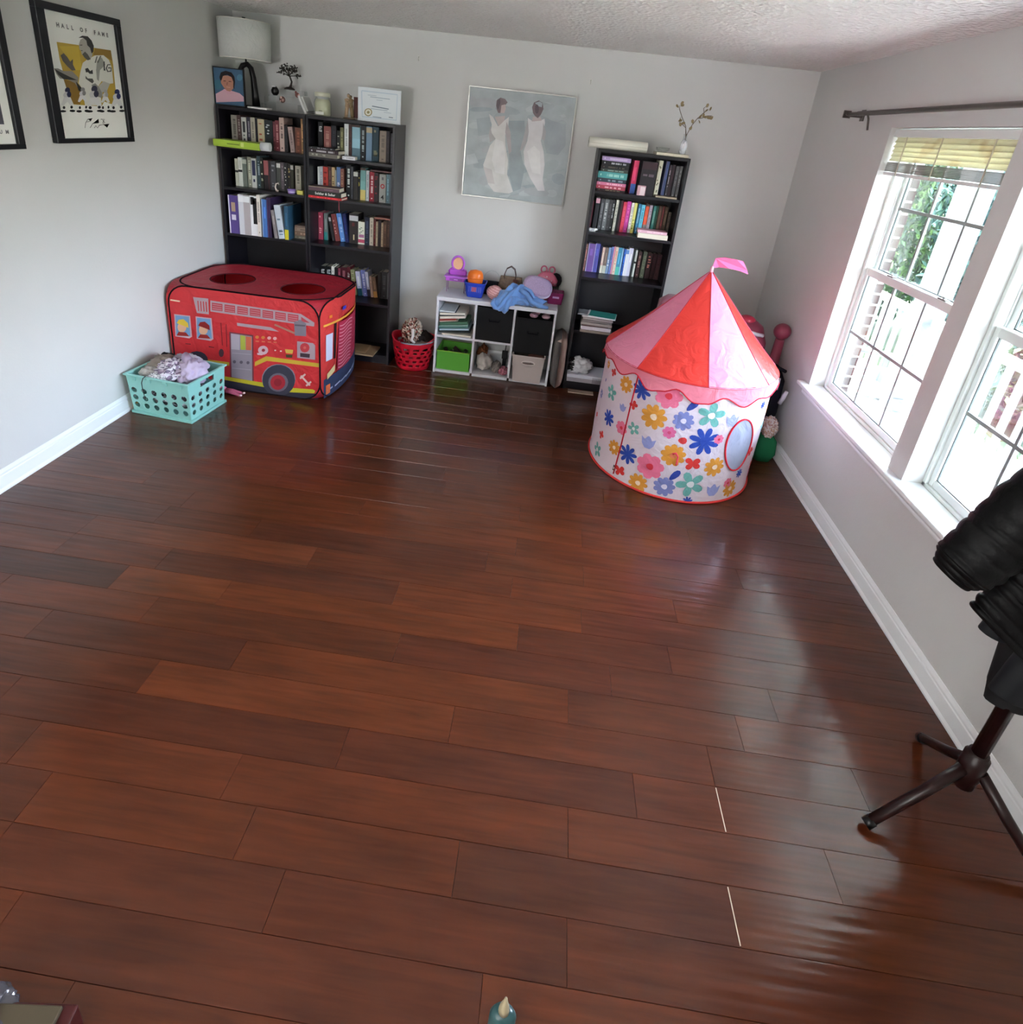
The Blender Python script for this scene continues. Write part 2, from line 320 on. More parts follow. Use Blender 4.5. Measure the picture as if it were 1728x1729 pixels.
# windows: vinyl single-hung units
def window(i, y0, y1):
    w = struct(empty('window_%d' % i, (0, 0, 0)))
    f = MB()
    X0, X1 = 4.262, 4.354
    f.box((X0, y0, Z0), (X1, y0 + .022, Z1)); f.box((X0, y1 - .022, Z0), (X1, y1, Z1)); f.box((X0, y0, Z1 - .02), (X1, y1, Z1)); f.box((X0, y0, Z0), (X1, y1, Z0 + .018))
    for z in (.0,): f.box((4.300, y0 + .022, Z0), (4.306, y0 + .030, Z1)); f.box((4.300, y1 - .030, Z0), (4.306, y1 - .022, Z1))
    bevel(f.build('window_frame', VINYL, w), .003)
    for (xa, xb, za, zb, low) in ((4.272, 4.296, Z0 + .018, 1.355, True), (4.31, 4.334, 1.318, Z1 - .02, False)):
        s = MB(); ya, yb = y0 + .024, y1 - .024; st = .03
        s.box((xa, ya, za), (xb, ya + st, zb)); s.box((xa, yb - st, za), (xb, yb, zb)); s.box((xa, ya + st, za), (xb, yb - st, za + (.035 if low else .03))); s.box((xa, ya + st, zb - (.042 if low else .03)), (xb, yb - st, zb))
        so = s.build('sash', VINYL, w); bevel(so, .004)
        ga, gb, gc, gd = ya + st, yb - st, za + .035, zb - .04
        xm = (xa + xb) / 2
        g = MB().box((xm - .003, ga, gc - .003), (xm + .003, gb, gd + .004)).build('glass', GLASS, so)
        MUN = mat('backlit_grille_bar', '8c918e', rough=.5)  # backlit darkness of the bars is put into this grey
        for q in (1, 2):
            y = ga + (gb - ga) * q / 3; MB().box((xm - .0055, y - .007, gc), (xm + .0055, y + .007, gd)).build('muntin', MUN, so)
        zm = (gc + gd) / 2; MB().box((xm - .0057, ga, zm - .008), (xm + .0057, gb, zm + .008)).build('muntin', MUN, so)
        # dark glazing gasket round the glass
        k_ = MB(); 
        for (A, B) in (((xm - .004, ga - .001, gc), (xm + .004, ga + .004, gd)), ((xm - .004, gb - .004, gc), (xm + .004, gb + .001, gd)), ((xm - .004, ga, gc - .001), (xm + .004, gb, gc + .004)), ((xm - .004, ga, gd - .004), (xm + .004, gb, gd + .001))): k_.box(A, B)
        k_.build('gasket', mat('gasket_grey', '4c5250', rough=.6), so)
        if low:
            for q in (.27, .77):
                y = yb - (yb - ya) * q; l = MB(); l.box((xa + .002, y - .03, zb), (xb, y + .03, zb + .006)); l.tube([(xm, y, zb + .006), (xm - .004, y, zb + .014), (xa - .006, y - .03, zb + .014)], .004, 6); l.build('sash_lock', mat('lock_grey', '74746e', rough=.4), so)
    return w
for i, (a, b_) in enumerate(WIN): window(i + 1, a, b_)

# ---------------- raised blind in the first window
bl_ = empty('window_blind', (4.215, -1.694, 2.07)); tag(bl_, 'cream slatted blind pulled up at the top of the window nearest the back wall', 'blind')
SL = bpy.data.materials.new('cream_slat'); SL.use_nodes = True; t = SL.node_tree; bs = t.nodes['Principled BSDF']; bs.inputs['Base Color'].default_value = lin('d8d2b0'); bs.inputs['Roughness'].default_value = .45
tl = t.nodes.new('ShaderNodeBsdfTranslucent'); mx = t.nodes.new('ShaderNodeMixShader'); mx.inputs[0].default_value = .42; t.links.new(bs.outputs[0], mx.inputs[1]); t.links.new(tl.outputs[0], mx.inputs[2]); t.links.new(mx.outputs[0], t.nodes['Material Output'].inputs[0])
n = t.nodes.new('ShaderNodeTexNoise'); n.inputs['Scale'].default_value = 7; tc = t.nodes.new('ShaderNodeTexCoord'); t.links.new(tc.outputs['Object'], n.inputs['Vector'])
cr = t.nodes.new('ShaderNodeValToRGB'); cr.color_ramp.elements[0].color = lin('b8a274'); cr.color_ramp.elements[0].position = .22; cr.color_ramp.elements[1].color = lin('dcd8c0'); cr.color_ramp.elements[1].position = .42
t.links.new(n.outputs['Fac'], cr.inputs[0]); t.links.new(cr.outputs[0], bs.inputs['Base Color']); t.links.new(cr.outputs[0], tl.inputs[0])
hw = .478
MB().box((-.02, -hw, -.036), (.022, hw, -.002)).build('headrail', VINYL, bl_)
for q in range(5):
    zc = -.049 - q * .0225; m = MB(); rr = []
    for e in (-1, 1):
        rr.append([( -.004 + .0035 * math.cos(s_ * PI / 2) + s_ * .0045, e * (hw - .004), zc + s_ * .0125) for s_ in (-1, -.5, 0, .5, 1)])
    m.add(rr[0] + rr[1], [(i, i + 1, i + 6, i + 5) for i in range(4)]); o = m.build('slat', SL, bl_); solid(o, .0022)
STK = mat('shaded_slat', '7a746c', rough=.5)  # same slats darker: shade of the unlit stack is put into the colour
for q in range(11): MB().box((-.014 + .001 * (q % 2), -hw + .003, -.163 - q * .0042), (.012, hw - .003, -.1596 - q * .0042)).build('slat', STK, bl_)
MB().box((-.014, -hw + .002, -.224), (.013, hw - .002, -.2095)).build('bottom_rail', VINYL, bl_)
for y in (.35, .04, -.33): MB().box((-.0165, y - .004, -.222), (-.0145, y + .004, -.036)).build('ladder_cord', mat('cord_white', 'c8c2b0', rough=.8), bl_)

# ---------------- curtain rod
rod = empty('curtain_rod', (4.095, -.83, 2.143)); tag(rod, 'bare brushed nickel curtain rod above the windows', 'curtain rod')
MB().tube([(0, .02, 0), (0, -.4, 0)], .0095, 10).build('thin_rod', METAL, rod)
MB().tube([(0, -.12, 0), (0, -3.0, 0)], .0125, 12).build('rod', METAL, rod)
m = MB(); m.box((-.02, .02, -.02), (.02, .03, .02)); m.build('finial', METAL, rod)
for y in (-.005, -1.45, -2.9):
    m = MB(); m.box((.074, y - .022, -.03), (.0795, y + .022, .03)); m.box((.0, y - .006, -.014), (.076, y + .006, -.004)); m.tube([(.004, y, -.002), (-.012, y, -.004), (-.014, y, .01)], .005, 6); m.build('bracket', METAL, rod)
MB().tube([(0, -.245, -.012), (.006, -.25, -.03), (.012, -.262, -.085)], .0055, 6).build('tie_hook', METAL, rod)
# hooks on the back wall
for x, z, lb in ((1.375, 2.262, 'small white hook on the back wall near the lamp bookcases'), (2.619, 2.23, 'small white hook on the back wall above the painting corner')):
    m = MB(); m.box((x - .009, -.006, z - .016), (x + .009, -.0005, z + .016), 'cfcfca'); m.tube([(x, -.006, z + .008), (x, -.018, z), (x, -.02, z - .012), (x, -.01, z - .016)], .003, 6, 'bcbcb6'); tag(m.build('wall_hook'), lb, 'hook')

# ================================================================ OUTSIDE THE WINDOWS
gm = mat('lawn_green', '26361a', rough=.95, var=(3, .35)); 
g = MB(); g.box((6.3, -12, -.75), (40, 14, -.6)); struct(g.build('ground', gm))
d = empty('porch_deck'); struct(d)
for q in range(14): MB().box((XO + .004 + q * .139, -9, -.26), (XO + .139 + q * .139, 6, -.22)).build('board', mat('deck_grey', 'aeb2b2', rough=.8, var=(6, .08)), d)
MB().box((XO + .2, -9, -.6), (XO + 1.9, 6, -.262)).build('deck_base', mat('deck_skirt', '4a4a48', rough=.9), d)
pc = MB(); pc.box((XO - .1, -9, 2.62), (6.12, 6, 2.72)); pc.box((5.86, -9, 2.5), (6.0, 6, 2.62)); struct(pc.build('roof_porch', mat('porch_white', 'f6f6f4', rough=.6)))
# brick return beside the window
bw = empty('brick_pier', (4.61, -.43, -.25)); tag(bw, 'red brick pier with pale mortar outside the window beside the porch post', 'brick pier')
MB().box((-.205, -.062, 0), (.178, .07, 3.0)).build('mortar', mat('mortar', '98948c', rough=.9), bw)
BR = [mat('brick_%s' % n_, h_, rough=.85, var=(30, .15)) for n_, h_ in (('red', '33201c'), ('brown', '2e201b'), ('dusky', '382620'), ('clay', '3e2c22'))]
bmesh_cache = {}
q = 0; z = .01
while z < 2.85:
    sh = 0 if q % 2 == 0 else .1
    for x0, x1 in (((-.2, -.015), (.0, .182)) if q % 2 == 0 else ((-.2, -.11), (-.098, .087), (.1, .182))):
        key = round(x1 - x0, 3)
        if key not in bmesh_cache: bmesh_cache[key] = MB().box((0, -.068, 0), (key, .06, .062)).mesh('brick', BR[0])
        me = bmesh_cache[key]; o = link('brick', me, bw, (x0, 0, z)); o.material_slots[0].link = 'OBJECT'; o.material_slots[0].material = rnd.choice(BR)
    z += .0775; q += 1
# porch posts
WP = mat('porch_paint', '747876', rough=.5)
def post(x, y, lb, s=.14):
    p = empty('porch_post', (x, y, -.22)); tag(p, lb, 'post')
    bevel(MB().box((-s, -s, .12), (s, s, 2.6)).build('shaft', WP, p), .008); bevel(MB().box((-s - .03, -s - .03, 0), (s + .03, s + .03, .12)).build('plinth', WP, p), .01); bevel(MB().box((-s - .03, -s - .03, 2.6), (s + .03, s + .03, 2.82)).build('capital', WP, p), .01)
post(5.92, .75, 'white square porch post outside the window nearest the back wall', .1); post(5.93, -2.3, 'white square porch post outside the second window', .15)
def railing(y0, y1, lb, group):
    r = empty('porch_railing', (5.93, y0, -.22)); tag(r, lb, 'railing', group); L = y1 - y0
    bevel(MB().box((-.045, 0, .86), (.045, L, .92)).build('top_rail', WP, r), .006); MB().box((-.03, 0, .08), (.03, L, .17)).build('bottom_rail', WP, r)
    me = MB().box((-.019, -.019, .17), (.019, .019, .86)).mesh('baluster', WP); y = .1
    while y < L - .05: link('baluster', me, r, (0, y, 0)); y += .15
railing(-2.12, .60, 'white porch railing with square balusters behind the windows', 'porch railings'); railing(.9, 4.5, 'white porch railing beyond the post toward the brick pier', 'porch railings'); railing(-6.5, -2.48, 'white porch railing outside the far end of the room', 'porch railings')
# white porch chair seen as a pale shape through the lower sash
ch = empty('porch_chair', (5.15, .15, -.22), (0, 0, 1.2)); tag(ch, 'white slatted porch chair outside the lower sash of the window nearest the back wall', 'chair')
for x in (-.25, .25):
    for y in (-.22, .24): MB().box((x - .025, y - .025, 0), (x + .025, y + .025, .62 if y < 0 else .4)).build('leg', WP, ch)
    MB().box((x - .05, -.28, .62), (x + .05, .3, .645)).build('armrest', WP, ch)
for q in range(6): MB().box((-.24, -.22 + q * .08, .38), (.24, -.155 + q * .08, .4)).build('seat_slat', WP, ch)
for q in range(6):
    o = MB().box((-.22 + q * .076, -.012, 0), (-.155 + q * .076, .012, .62)).build('back_slat', WP, ch); o.location = (0, .24, .38); o.rotation_euler = (-.25, 0, 0)
# shrubs and trees: many leaf cards round an inner crown
def leaves(n, R, seed, s=.05, cols=('2c4424', '38582a', '1c3420', '4c6830')):
    r = random.Random(seed); m = MB()
    for i in range(n):
        while True:
            p = Vector([r.uniform(-1, 1) for _ in range(3)])
            if .3 < p.length < 1: break
        p *= (1 + .25 * noise.noise(p * 2.5 + Vector((seed, 0, 0)))); p = Vector((p.x * R[0], p.y * R[1], p.z * R[2]))
        e = Euler((r.uniform(0, 6), r.uniform(0, 6), r.uniform(0, 6))).to_matrix(); a = s * r.uniform(.6, 1.5)
        q = [e @ Vector(v) * a + p for v in ((-1, 0, 0), (0, -.38, .1), (1, 0, 0), (0, .38, .1))]
        m.add([tuple(v) for v in q], [(0, 1, 2), (0, 2, 3)], r.choice(cols))
    return m
LEAF = mat('leaf_green', attr=True, rough=.6)
for i, (x, y, z, R, n, lb) in enumerate(((8.0, 5.75, 1.2, (.9, 1.0, 1.9), 12000, 'tall green shrub seen between the brick pier and the porch post'), (8.4, 3.7, 1.2, (.9, .85, 1.9), 12000, 'tall blue-green shrub behind the porch post'), (10.5, 7.5, 1.9, (1.6, 1.9, 2.6), 9000, 'dark green tree behind the tall shrubs'),
                                          (8.2, 1.7, -.1, (.8, 1.0, .55), 6000, 'low yellow-green bush beyond the porch railing'), (14.5, 1.0, 1.4, (2, 3.2, 2.2), 6000, 'distant pale green tree across the lawn'))):
    t_ = empty('garden_shrub', (x, y, -.6)); tag(t_, lb, 'shrub')
    cs = ('2c4428', '3c5c2e', '1e3826', '567838') if i in (0, 4) else (('1c3c34', '284c40', '163028', '385c4c') if i in (1, 2) else ('3c4c1c', '48581e', '2c4020', '344c3c'))
    o = leaves(n, R, i + 3, .06 if i < 4 else .14, cs).build('foliage', LEAF, t_); o.location = (0, 0, z + .6); o['kind'] = 'stuff'
    MB().tube([(0, 0, 0), (.05, .02, z * .6 + .3), (0, 0, z + .7)], [.06, .045, .02], 8, '5c4a3a').build('trunk', PAINT, t_)
# thin branch silhouettes on the lawn: tufts
gr_ = MB(); r = random.Random(8)
for i in range(5000):
    x, y = r.uniform(6.4, 11), r.uniform(-5, 5); h = r.uniform(.04, .11); a = r.uniform(0, 6)
    gr_.add([(x, y, -.6), (x + .012 * math.cos(a), y + .012 * math.sin(a), -.6), (x + r.uniform(-.03, .03), y + r.uniform(-.03, .03), -.6 + h)], [(0, 1, 2)], r.choice(('2c401c', '384c22', '223418', '40502a')))
tag(gr_.build('lawn_grass', LEAF), 'short sunlit grass beyond the porch', 'grass', kind='stuff')
BOOKS = [
(1.54,-0.3,0.155,'top shelf of the corner bookcase',[
 (0.0962, 0.045, 0.209, 0.0, '8f8a82', '4a4640', 'v', 'tall grey-beige book'),
 (0.1419, 0.029, 0.213, 0.0, '4c3838', '9a8c8c', 'v', 'brown-maroon book'),
 (0.1716, 0.037, 0.202, 0.0, 'b9bab6', '2c2f33', 'p', 'pale grey book with dark lettering'),
 (0.2122, 0.028, 0.206, 0.0, '2b2a38', '8a8590', 'v', 'dark navy book'),
 (0.2418, 0.032, 0.207, 0.0, 'a8a294', '', '', 'cream-grey book'),
 (0.2745, 0.018, 0.205, 0.0, '16171f', '', '', 'thin black book'),
 (0.2934, 0.049, 0.202, 0.0, 'b5a98c', '9a4c3c', 'm', 'tan book with small red marks'),
 (0.3431, 0.059, 0.201, 0.0, '20282a', 'c8ccd0', 'd', 'thick black book with white diamond'),
 (0.404, 0.017, 0.197, 0.0, '5c3038', '', '', 'thin maroon book'),
 (0.422, 0.03, 0.206, 0.0, '6e2f38', 'c08a8a', 'v', 'dark red book'),
 (0.453, 0.034, 0.227, 0.0, 'b9a29a', '3a2f33', 'v', 'tall pinkish book with black lettering'),
 (0.4877, 0.025, 0.183, 0.0, '232226', '', '', 'short black book'),
 (0.534, 0.033, 0.173, 0.1094, 'a8928e', '', '', 'leaning pale mauve book'),
 (0.5675, 0.044, 0.173, 0.0, '6d4130', '', '', 'wide brown book'),
 (0.6122, 0.019, 0.234, 0.0, 'a07c55', '', '', 'narrow tan book'),
 (0.6319, 0.014, 0.229, 0.0, '5a2226', '', '', 'narrow dark red book'),
]),
(1.54,-0.255,0.155,'top shelf of the middle bookcase',[
 (0.72, 0.034, 0.226, 0.0, '17171a', 'd8d8d8', 'E', 'black book with a white letter E'),
 (0.7636, 0.052, 0.203, 0.0, '8d5450', 'b98a80', 'v', 'dusty rose book'),
 (0.8184, 0.036, 0.211, 0.0, '24242a', '', '', 'charcoal book'),
 (0.8584, 0.025, 0.182, 0.0, '1f2220', 'c0bfae', 'm', 'black book with a pale mark'),
 (0.8848, 0.023, 0.206, 0.0, '6c6c4c', '', '', 'olive book'),
 (0.9142, 0.03, 0.233, 0.0, 'dfe2e0', '9aa0a0', 'v', 'tall white book'),
 (0.9462, 0.023, 0.232, 0.0, '3a2320', '', '', 'thin dark brown book'),
 (0.9722, 0.058, 0.235, 0.0, '8fb8c6', '5b7a88', 'h', 'wide sea-blue book with brown top'),
 (1.0326, 0.036, 0.235, 0.0, '101318', 'a8b4b8', 'v', 'black book with silver lettering'),
 (1.0746, 0.043, 0.233, 0.0, '6f8ba4', 'b8a888', 't', 'blue-grey book with tan top'),
 (1.1232, 0.044, 0.235, 0.0, '1d3a44', '8a8a70', 'm', 'dark teal book'),
 (1.1726, 0.048, 0.214, 0.0, '97897a', '6d6258', 'v', 'taupe book'),
 (1.2222, 0.025, 0.215, 0.0, '2a2226', '', '', 'brown-black book'),
 (1.2534, 0.019, 0.204, 0.0, '35343a', '', '', 'dark grey book'),
]),
(1.255,-0.26,0.15,'second shelf of the corner bookcase',[
 (0.0808, 0.024, 0.194, 0.0, 'cfd0bf', '202222', 'B', 'cream book with a black band'),
 (0.1092, 0.03, 0.206, 0.0, 'd8dad2', '2a2c2c', 'B', 'white book with a black band'),
 (0.1402, 0.032, 0.2, 0.0, '6a746c', 'b4b8ac', 't', 'grey-green book with pale top'),
 (0.1784, 0.031, 0.216, 0.0, '8e8f80', '', '', 'tall grey-beige book'),
 (0.211, 0.034, 0.21, 0.0, 'c9ccc8', '23284a', 'N', 'white book with a navy panel'),
 (0.2498, 0.028, 0.23, 0.0, '33444a', '9fb0b8', 'v', 'slate book with pale lettering'),
 (0.2786, 0.021, 0.22, 0.0, '20221f', 'c9c8b0', 'm', 'black book with cream patches'),
 (0.3044, 0.034, 0.205, 0.0, '9c5a5c', '241f22', 'T', 'rose-topped black book'),
 (0.3391, 0.018, 0.204, 0.0, '2a2226', '', '', 'narrow brown-black book'),
 (0.3578, 0.038, 0.207, 0.0, '45464a', '8d9096', 'm', 'grey and black book'),
 (0.4018, 0.029, 0.201, 0.0, '4a4c48', 'd8d8d4', 't', 'dark green-grey book with white label'),
 (0.4324, 0.025, 0.205, 0.0, '5c545a', '', '', 'mauve-grey book'),
 (0.4581, 0.027, 0.204, 0.0, '232326', 'b8b8b4', 'd', 'black book with grey flecks'),
 (0.4858, 0.022, 0.203, 0.0, '25221e', 'a08e60', 'm', 'black book with tan flecks'),
 (0.5085, 0.021, 0.198, 0.0, '3a3a2c', 'c8c8c0', 't', 'dark olive book with pale dots'),
 (0.5454, 0.042, 0.192, 0.0, 'b4b0a0', '5c5c50', 'v', 'cream book with faded lettering'),
]),
(1.255,-0.25,0.15,'second shelf of the middle bookcase',[
 (0.7096, 0.014, 0.204, 0.0, 'e4e8e8', '', '', 'thin white book'),
 (0.7266, 0.023, 0.208, 0.0, 'b8bcc2', '8890a0', 'v', 'pale grey book'),
 (0.7516, 0.037, 0.209, 0.0, 'a8362f', '6a1f1c', 'm', 'bright red book'),
 (0.7906, 0.025, 0.213, 0.0, '4c3430', '', '', 'dark brown book'),
 (0.8184, 0.022, 0.212, 0.0, 'b0966e', '3a3024', 'm', 'tan book with black mark'),
 (0.8411, 0.011, 0.195, 0.0, '8a8e8c', '', '', 'thin grey book'),
 (0.8542, 0.028, 0.216, 0.0, '5876a4', 'c8d0e0', 'm', 'blue book'),
 (0.8834, 0.026, 0.209, 0.0, '7c5046', 'a8846a', 'v', 'brown-red book'),
 (0.9254, 0.037, 0.243, 0.0, '14161a', 'cfd6d0', 'v', 'tall black book with white lettering'),
 (0.9632, 0.015, 0.231, 0.0, '3a3c42', '', '', 'thin charcoal book'),
 (0.9822, 0.033, 0.203, 0.0, '2b2826', 'c0c0b8', 't', 'dark brown book with white top'),
 (1.0168, 0.014, 0.195, 0.0, '151515', 'b0a048', 'm', 'thin black book'),
 (1.0344, 0.039, 0.231, 0.0, '6f9a98', 'c6b46a', 'h', 'book fading from teal to yellow'),
 (1.0778, 0.021, 0.217, 0.0, 'b4b8ba', '70808a', 'v', 'pale grey-blue book'),
 (1.1024, 0.035, 0.21, 0.0, '8f1f30', 'e0c8c8', 'v', 'crimson book with white lettering'),
 (1.1394, 0.032, 0.208, 0.0, '2d1f22', '7a2028', 'm', 'black-red book'),
 (1.1758, 0.05, 0.202, 0.0, 'a9aba6', 'b02a2a', '4', 'grey book with a red ring and the number 4'),
 (1.2282, 0.026, 0.206, 0.0, '5f7c86', '', '', 'blue-grey book'),
 (1.2549, 0.014, 0.211, 0.0, '58646c', '', '', 'slate grey book'),
]),
(0.915,-0.36,0.24,'third shelf of the corner bookcase',[
 (0.064, 0.075, 0.281, 0.0, '56448a', 'e4dcf0', 'S', 'wide purple binder with a white square label'),
 (0.143, 0.04, 0.293, 0.0, 'd6dae2', 'f4f6fa', 't', 'white binder'),
 (0.1837, 0.047, 0.294, 0.0, 'b4aeb2', 'eef0f4', 't', 'grey binder with white top'),
 (0.2314, 0.053, 0.294, 0.0, 'eef0f4', '17171c', 'K', 'white binder with black patches'),
 (0.2851, 0.025, 0.305, 0.0, 'e8e2da', '', '', 'tall cream folder'),
 (0.322, 0.036, 0.278, 0.0, '4a78c0', 'a8c4e8', 's', 'blue binder'),
 (0.3612, 0.028, 0.294, 0.0, '35264a', '6a4a78', 's', 'dark purple book'),
 (0.4128, 0.023, 0.208, 0.1101, '8c8688', '6a6466', 's', 'speckled grey leaning book'),
 (0.446, 0.046, 0.247, 0.1328, 'c8d4e0', '7c98b0', 'm', 'pale blue leaning book'),
 (0.4923, 0.03, 0.249, 0.0, '28506c', 'd8cc30', 'Y', 'blue book with yellow bottom'),
]),
(0.915,-0.2,0.15,'third shelf of the middle bookcase',[
 (0.6918, 0.034, 0.207, 0.0, 'a03c54', 'e8a8b0', 'm', 'rose-red book'),
 (0.734, 0.027, 0.204, 0.0, '6c7474', '2c8080', 'Y', 'grey book with teal bottom'),
 (0.802, 0.018, 0.183, 0.1837, '2f2c30', 'b4b0b4', 't', 'narrow black leaning book'),
 (0.827, 0.036, 0.206, 0.1777, '7c3c3c', 'd8a8a0', 'd', 'leaning maroon floral book'),
 (0.867, 0.038, 0.215, 0.1704, '5c8cd0', 'a8c4ec', 'v', 'leaning sky-blue book'),
 (0.906, 0.028, 0.219, 0.1361, '101c50', '', '', 'leaning navy book'),
 (0.9345, 0.069, 0.227, 0.0, '2c2526', 'c0c0c4', 'C', 'thick dark book with silver top and candle'),
 (1.0042, 0.051, 0.172, 0.0, 'e4e6d4', 'c04c68', 'F', 'short white book with pink flower'),
 (1.0559, 0.037, 0.213, 0.0, '23283a', '4a5470', 'v', 'dark navy book'),
 (1.0936, 0.029, 0.212, 0.0, 'cfc6b4', '', '', 'cream book'),
 (1.1233, 0.02, 0.205, 0.0, '5c2422', '', '', 'narrow maroon book'),
 (1.144, 0.015, 0.187, 0.0, 'c4b496', '', '', 'thin cream book'),
 (1.1597, 0.025, 0.197, 0.0, '2a1c1a', '', '', 'black-brown book'),
 (1.1854, 0.015, 0.183, 0.0, 'bca486', '', '', 'thin buff book'),
 (1.2011, 0.027, 0.198, 0.0, '5c4030', '', '', 'brown book'),
 (1.2288, 0.02, 0.201, 0.0, '4a3024', '', '', 'chestnut book'),
 (1.2495, 0.02, 0.204, 0.0, '3c261c', '', '', 'dark chocolate book'),
]),
(0.495,-0.18,0.16,'fourth shelf of the middle bookcase',[
 (0.6912, 0.044, 0.207, 0.0, '121416', 'e8e8e8', 'J', 'black book with white squiggle'),
 (0.7368, 0.047, 0.208, 0.0, '14181a', 'dce0e0', 'J', 'black book with white swirl'),
 (0.7845, 0.022, 0.215, 0.0, 'f0ede2', '', '', 'narrow white book'),
 (0.8074, 0.027, 0.206, 0.0, '1c1a1c', '', '', 'black book beside the white one'),
 (0.8368, 0.021, 0.204, 0.0, '8a4454', '', '', 'rose book'),
 (0.8606, 0.048, 0.218, 0.0, '4c1420', 'b06a74', 'v', 'thick maroon book'),
 (0.9094, 0.025, 0.224, 0.0, '5a1824', 'c8c0b8', 'm', 'maroon book with slip of paper'),
 (0.959, 0.033, 0.206, 0.1064, '8a8a64', 'd8d0b0', 'm', 'olive and cream book'),
 (1.004, 0.036, 0.198, 0.1405, 'c8c4dc', '1c4c58', 'Y', 'lilac book with teal bottom'),
 (1.047, 0.033, 0.212, 0.1359, '7478b4', 'e0dcf0', 'v', 'periwinkle book'),
 (1.0841, 0.025, 0.204, 0.1508, 'b8b6cc', '383040', 'Y', 'pale lilac book'),
 (1.1099, 0.017, 0.17, 0.1171, 'c8a898', '', '', 'thin peach book'),
 (1.1319, 0.031, 0.168, 0.1419, '7c6450', 'c0904c', 'Y', 'tan-brown book'),
 (1.1633, 0.025, 0.214, 0.0, '1e1c1a', '', '', 'black leather-like book'),
 (1.189, 0.048, 0.218, 0.0, '26282a', '4a4e50', 'v', 'wide charcoal book'),
 (1.2377, 0.03, 0.212, 0.0, '5c5f62', '', '', 'dim grey book'),
]),
(1.525,-0.27,0.155,'top shelf of the tall bookcase by the tent',[
 (2.993, 0.0344, 0.223, 0.0, 'e0406c', '4c70c0', 'Y', 'pink book with blue bottom'),
 (3.1638, 0.0275, 0.24, 0.0, 'd4d2bc', '4c4c30', 'd', 'cream book with black leaf pattern'),
 (3.2119, 0.0226, 0.24, 0.0, '3c4870', '6c6478', 's', 'dark blue book'),
 (3.241, 0.0147, 0.22, 0.0, '322c34', 'b0a4ac', 'v', 'narrow black book with white lettering'),
 (3.2581, 0.0216, 0.222, 0.0, '2c1a22', '', '', 'dark plum book'),
 (3.2848, 0.0226, 0.216, 0.0, '5f5f62', '888888', 'v', 'medium grey book'),
 (3.3113, 0.0197, 0.218, 0.0, '787878', '', '', 'light grey book'),
]),
(1.238,-0.18,0.155,'second shelf of the tall bookcase by the tent',[
 (2.754, 0.0087, 0.2, 0.0, '602030', '', '', 'thin wine-red book'),
 (2.7759, 0.029, 0.227, 0.0, '2a2a2e', 'e0a8b8', 't', 'charcoal book with pink top'),
 (2.8138, 0.0252, 0.22, 0.0, '4c4c50', '8c8c90', 'v', 'dark grey book'),
 (2.842, 0.03, 0.221, 0.0, '6c6e70', 'c4c4c4', 'v', 'mid grey book'),
 (2.8727, 0.0252, 0.22, 0.0, '3c3a3c', '', '', 'sooty grey book'),
 (2.8985, 0.0193, 0.222, 0.0, '1c1c1e', 'c8c8c8', 'v', 'black book with white dots'),
 (2.9241, 0.0184, 0.224, 0.0, 'd0ccbc', '', '', 'narrow cream book'),
 (2.9452, 0.0174, 0.222, 0.0, '151517', '', '', 'thin black book'),
 (2.9633, 0.0106, 0.224, 0.0, '5c2c38', '', '', 'thin dusty wine book'),
 (2.9777, 0.0252, 0.217, 0.0, 'dc4058', 'f06c80', 'v', 'red-pink book'),
 (3.005, 0.0281, 0.223, 0.0, 'c8409c', 'e878c4', 'v', 'magenta book'),
 (3.0371, 0.0193, 0.217, 0.0, 'f0ece0', '', '', 'white book'),
 (3.0582, 0.0193, 0.218, 0.0, 'e4e080', '6c8030', 'm', 'yellow book'),
 (3.0798, 0.0058, 0.218, 0.0, '24401c', '', '', 'very thin green book'),
 (3.088, 0.0193, 0.214, 0.0, '3c80a8', 'a8d0e0', 'v', 'steel-blue book'),
 (3.1112, 0.0252, 0.211, 0.0, '6cc8e4', '', '', 'light cyan book'),
 (3.1416, 0.0242, 0.219, 0.0, 'e05838', '9c8c88', 'h', 'orange-red book'),
 (3.1683, 0.0213, 0.215, 0.0, 'b8a8b4', '8c7c90', 'v', 'lilac-grey book'),
 (3.199, 0.0203, 0.212, 0.0, '3f8880', '9cc8b8', 'v', 'teal book'),
 (3.2224, 0.0126, 0.214, 0.0, '20503c', '', '', 'thin dark green book'),
 (3.2373, 0.0232, 0.216, 0.0, '5c4438', '', '', 'umber book'),
 (3.2627, 0.0164, 0.217, 0.0, '6c3434', '', '', 'russet book'),
 (3.2811, 0.0223, 0.215, 0.0, '584838', '', '', 'drab brown book'),
 (3.3107, 0.0203, 0.181, 0.0, '4c4038', '', '', 'short dark brown book'),
]),
(0.91,-0.155,0.155,'third shelf of the tall bookcase by the tent',[
 (2.7548, 0.0158, 0.207, 0.0, 'a4746c', '', '', 'dusty brick-pink book'),
 (2.7739, 0.0523, 0.214, 0.0, '8060a8', 'd8cce4', 'S', 'wide violet book with pale stripe'),
 (2.8269, 0.0355, 0.219, 0.0, '5858a8', 'ccc8e8', 'S', 'violet-blue book with pale stripe'),
 (2.8679, 0.0099, 0.207, 0.0, '161c48', '', '', 'thin navy book'),
 (2.8831, 0.0178, 0.197, 0.0, 'dcbcb0', 'e8e8d8', 'Y', 'peach and cream book'),
 (2.9032, 0.0247, 0.197, 0.0, '7c6c64', 'c8ccc0', 'Y', 'brown-grey book'),
 (2.9295, 0.0188, 0.2, 0.0, '88a4c8', 'e8ecf4', 'm', 'pale steel-blue book'),
 (2.9506, 0.0148, 0.209, 0.0, '7888c8', '', '', 'thin periwinkle book'),
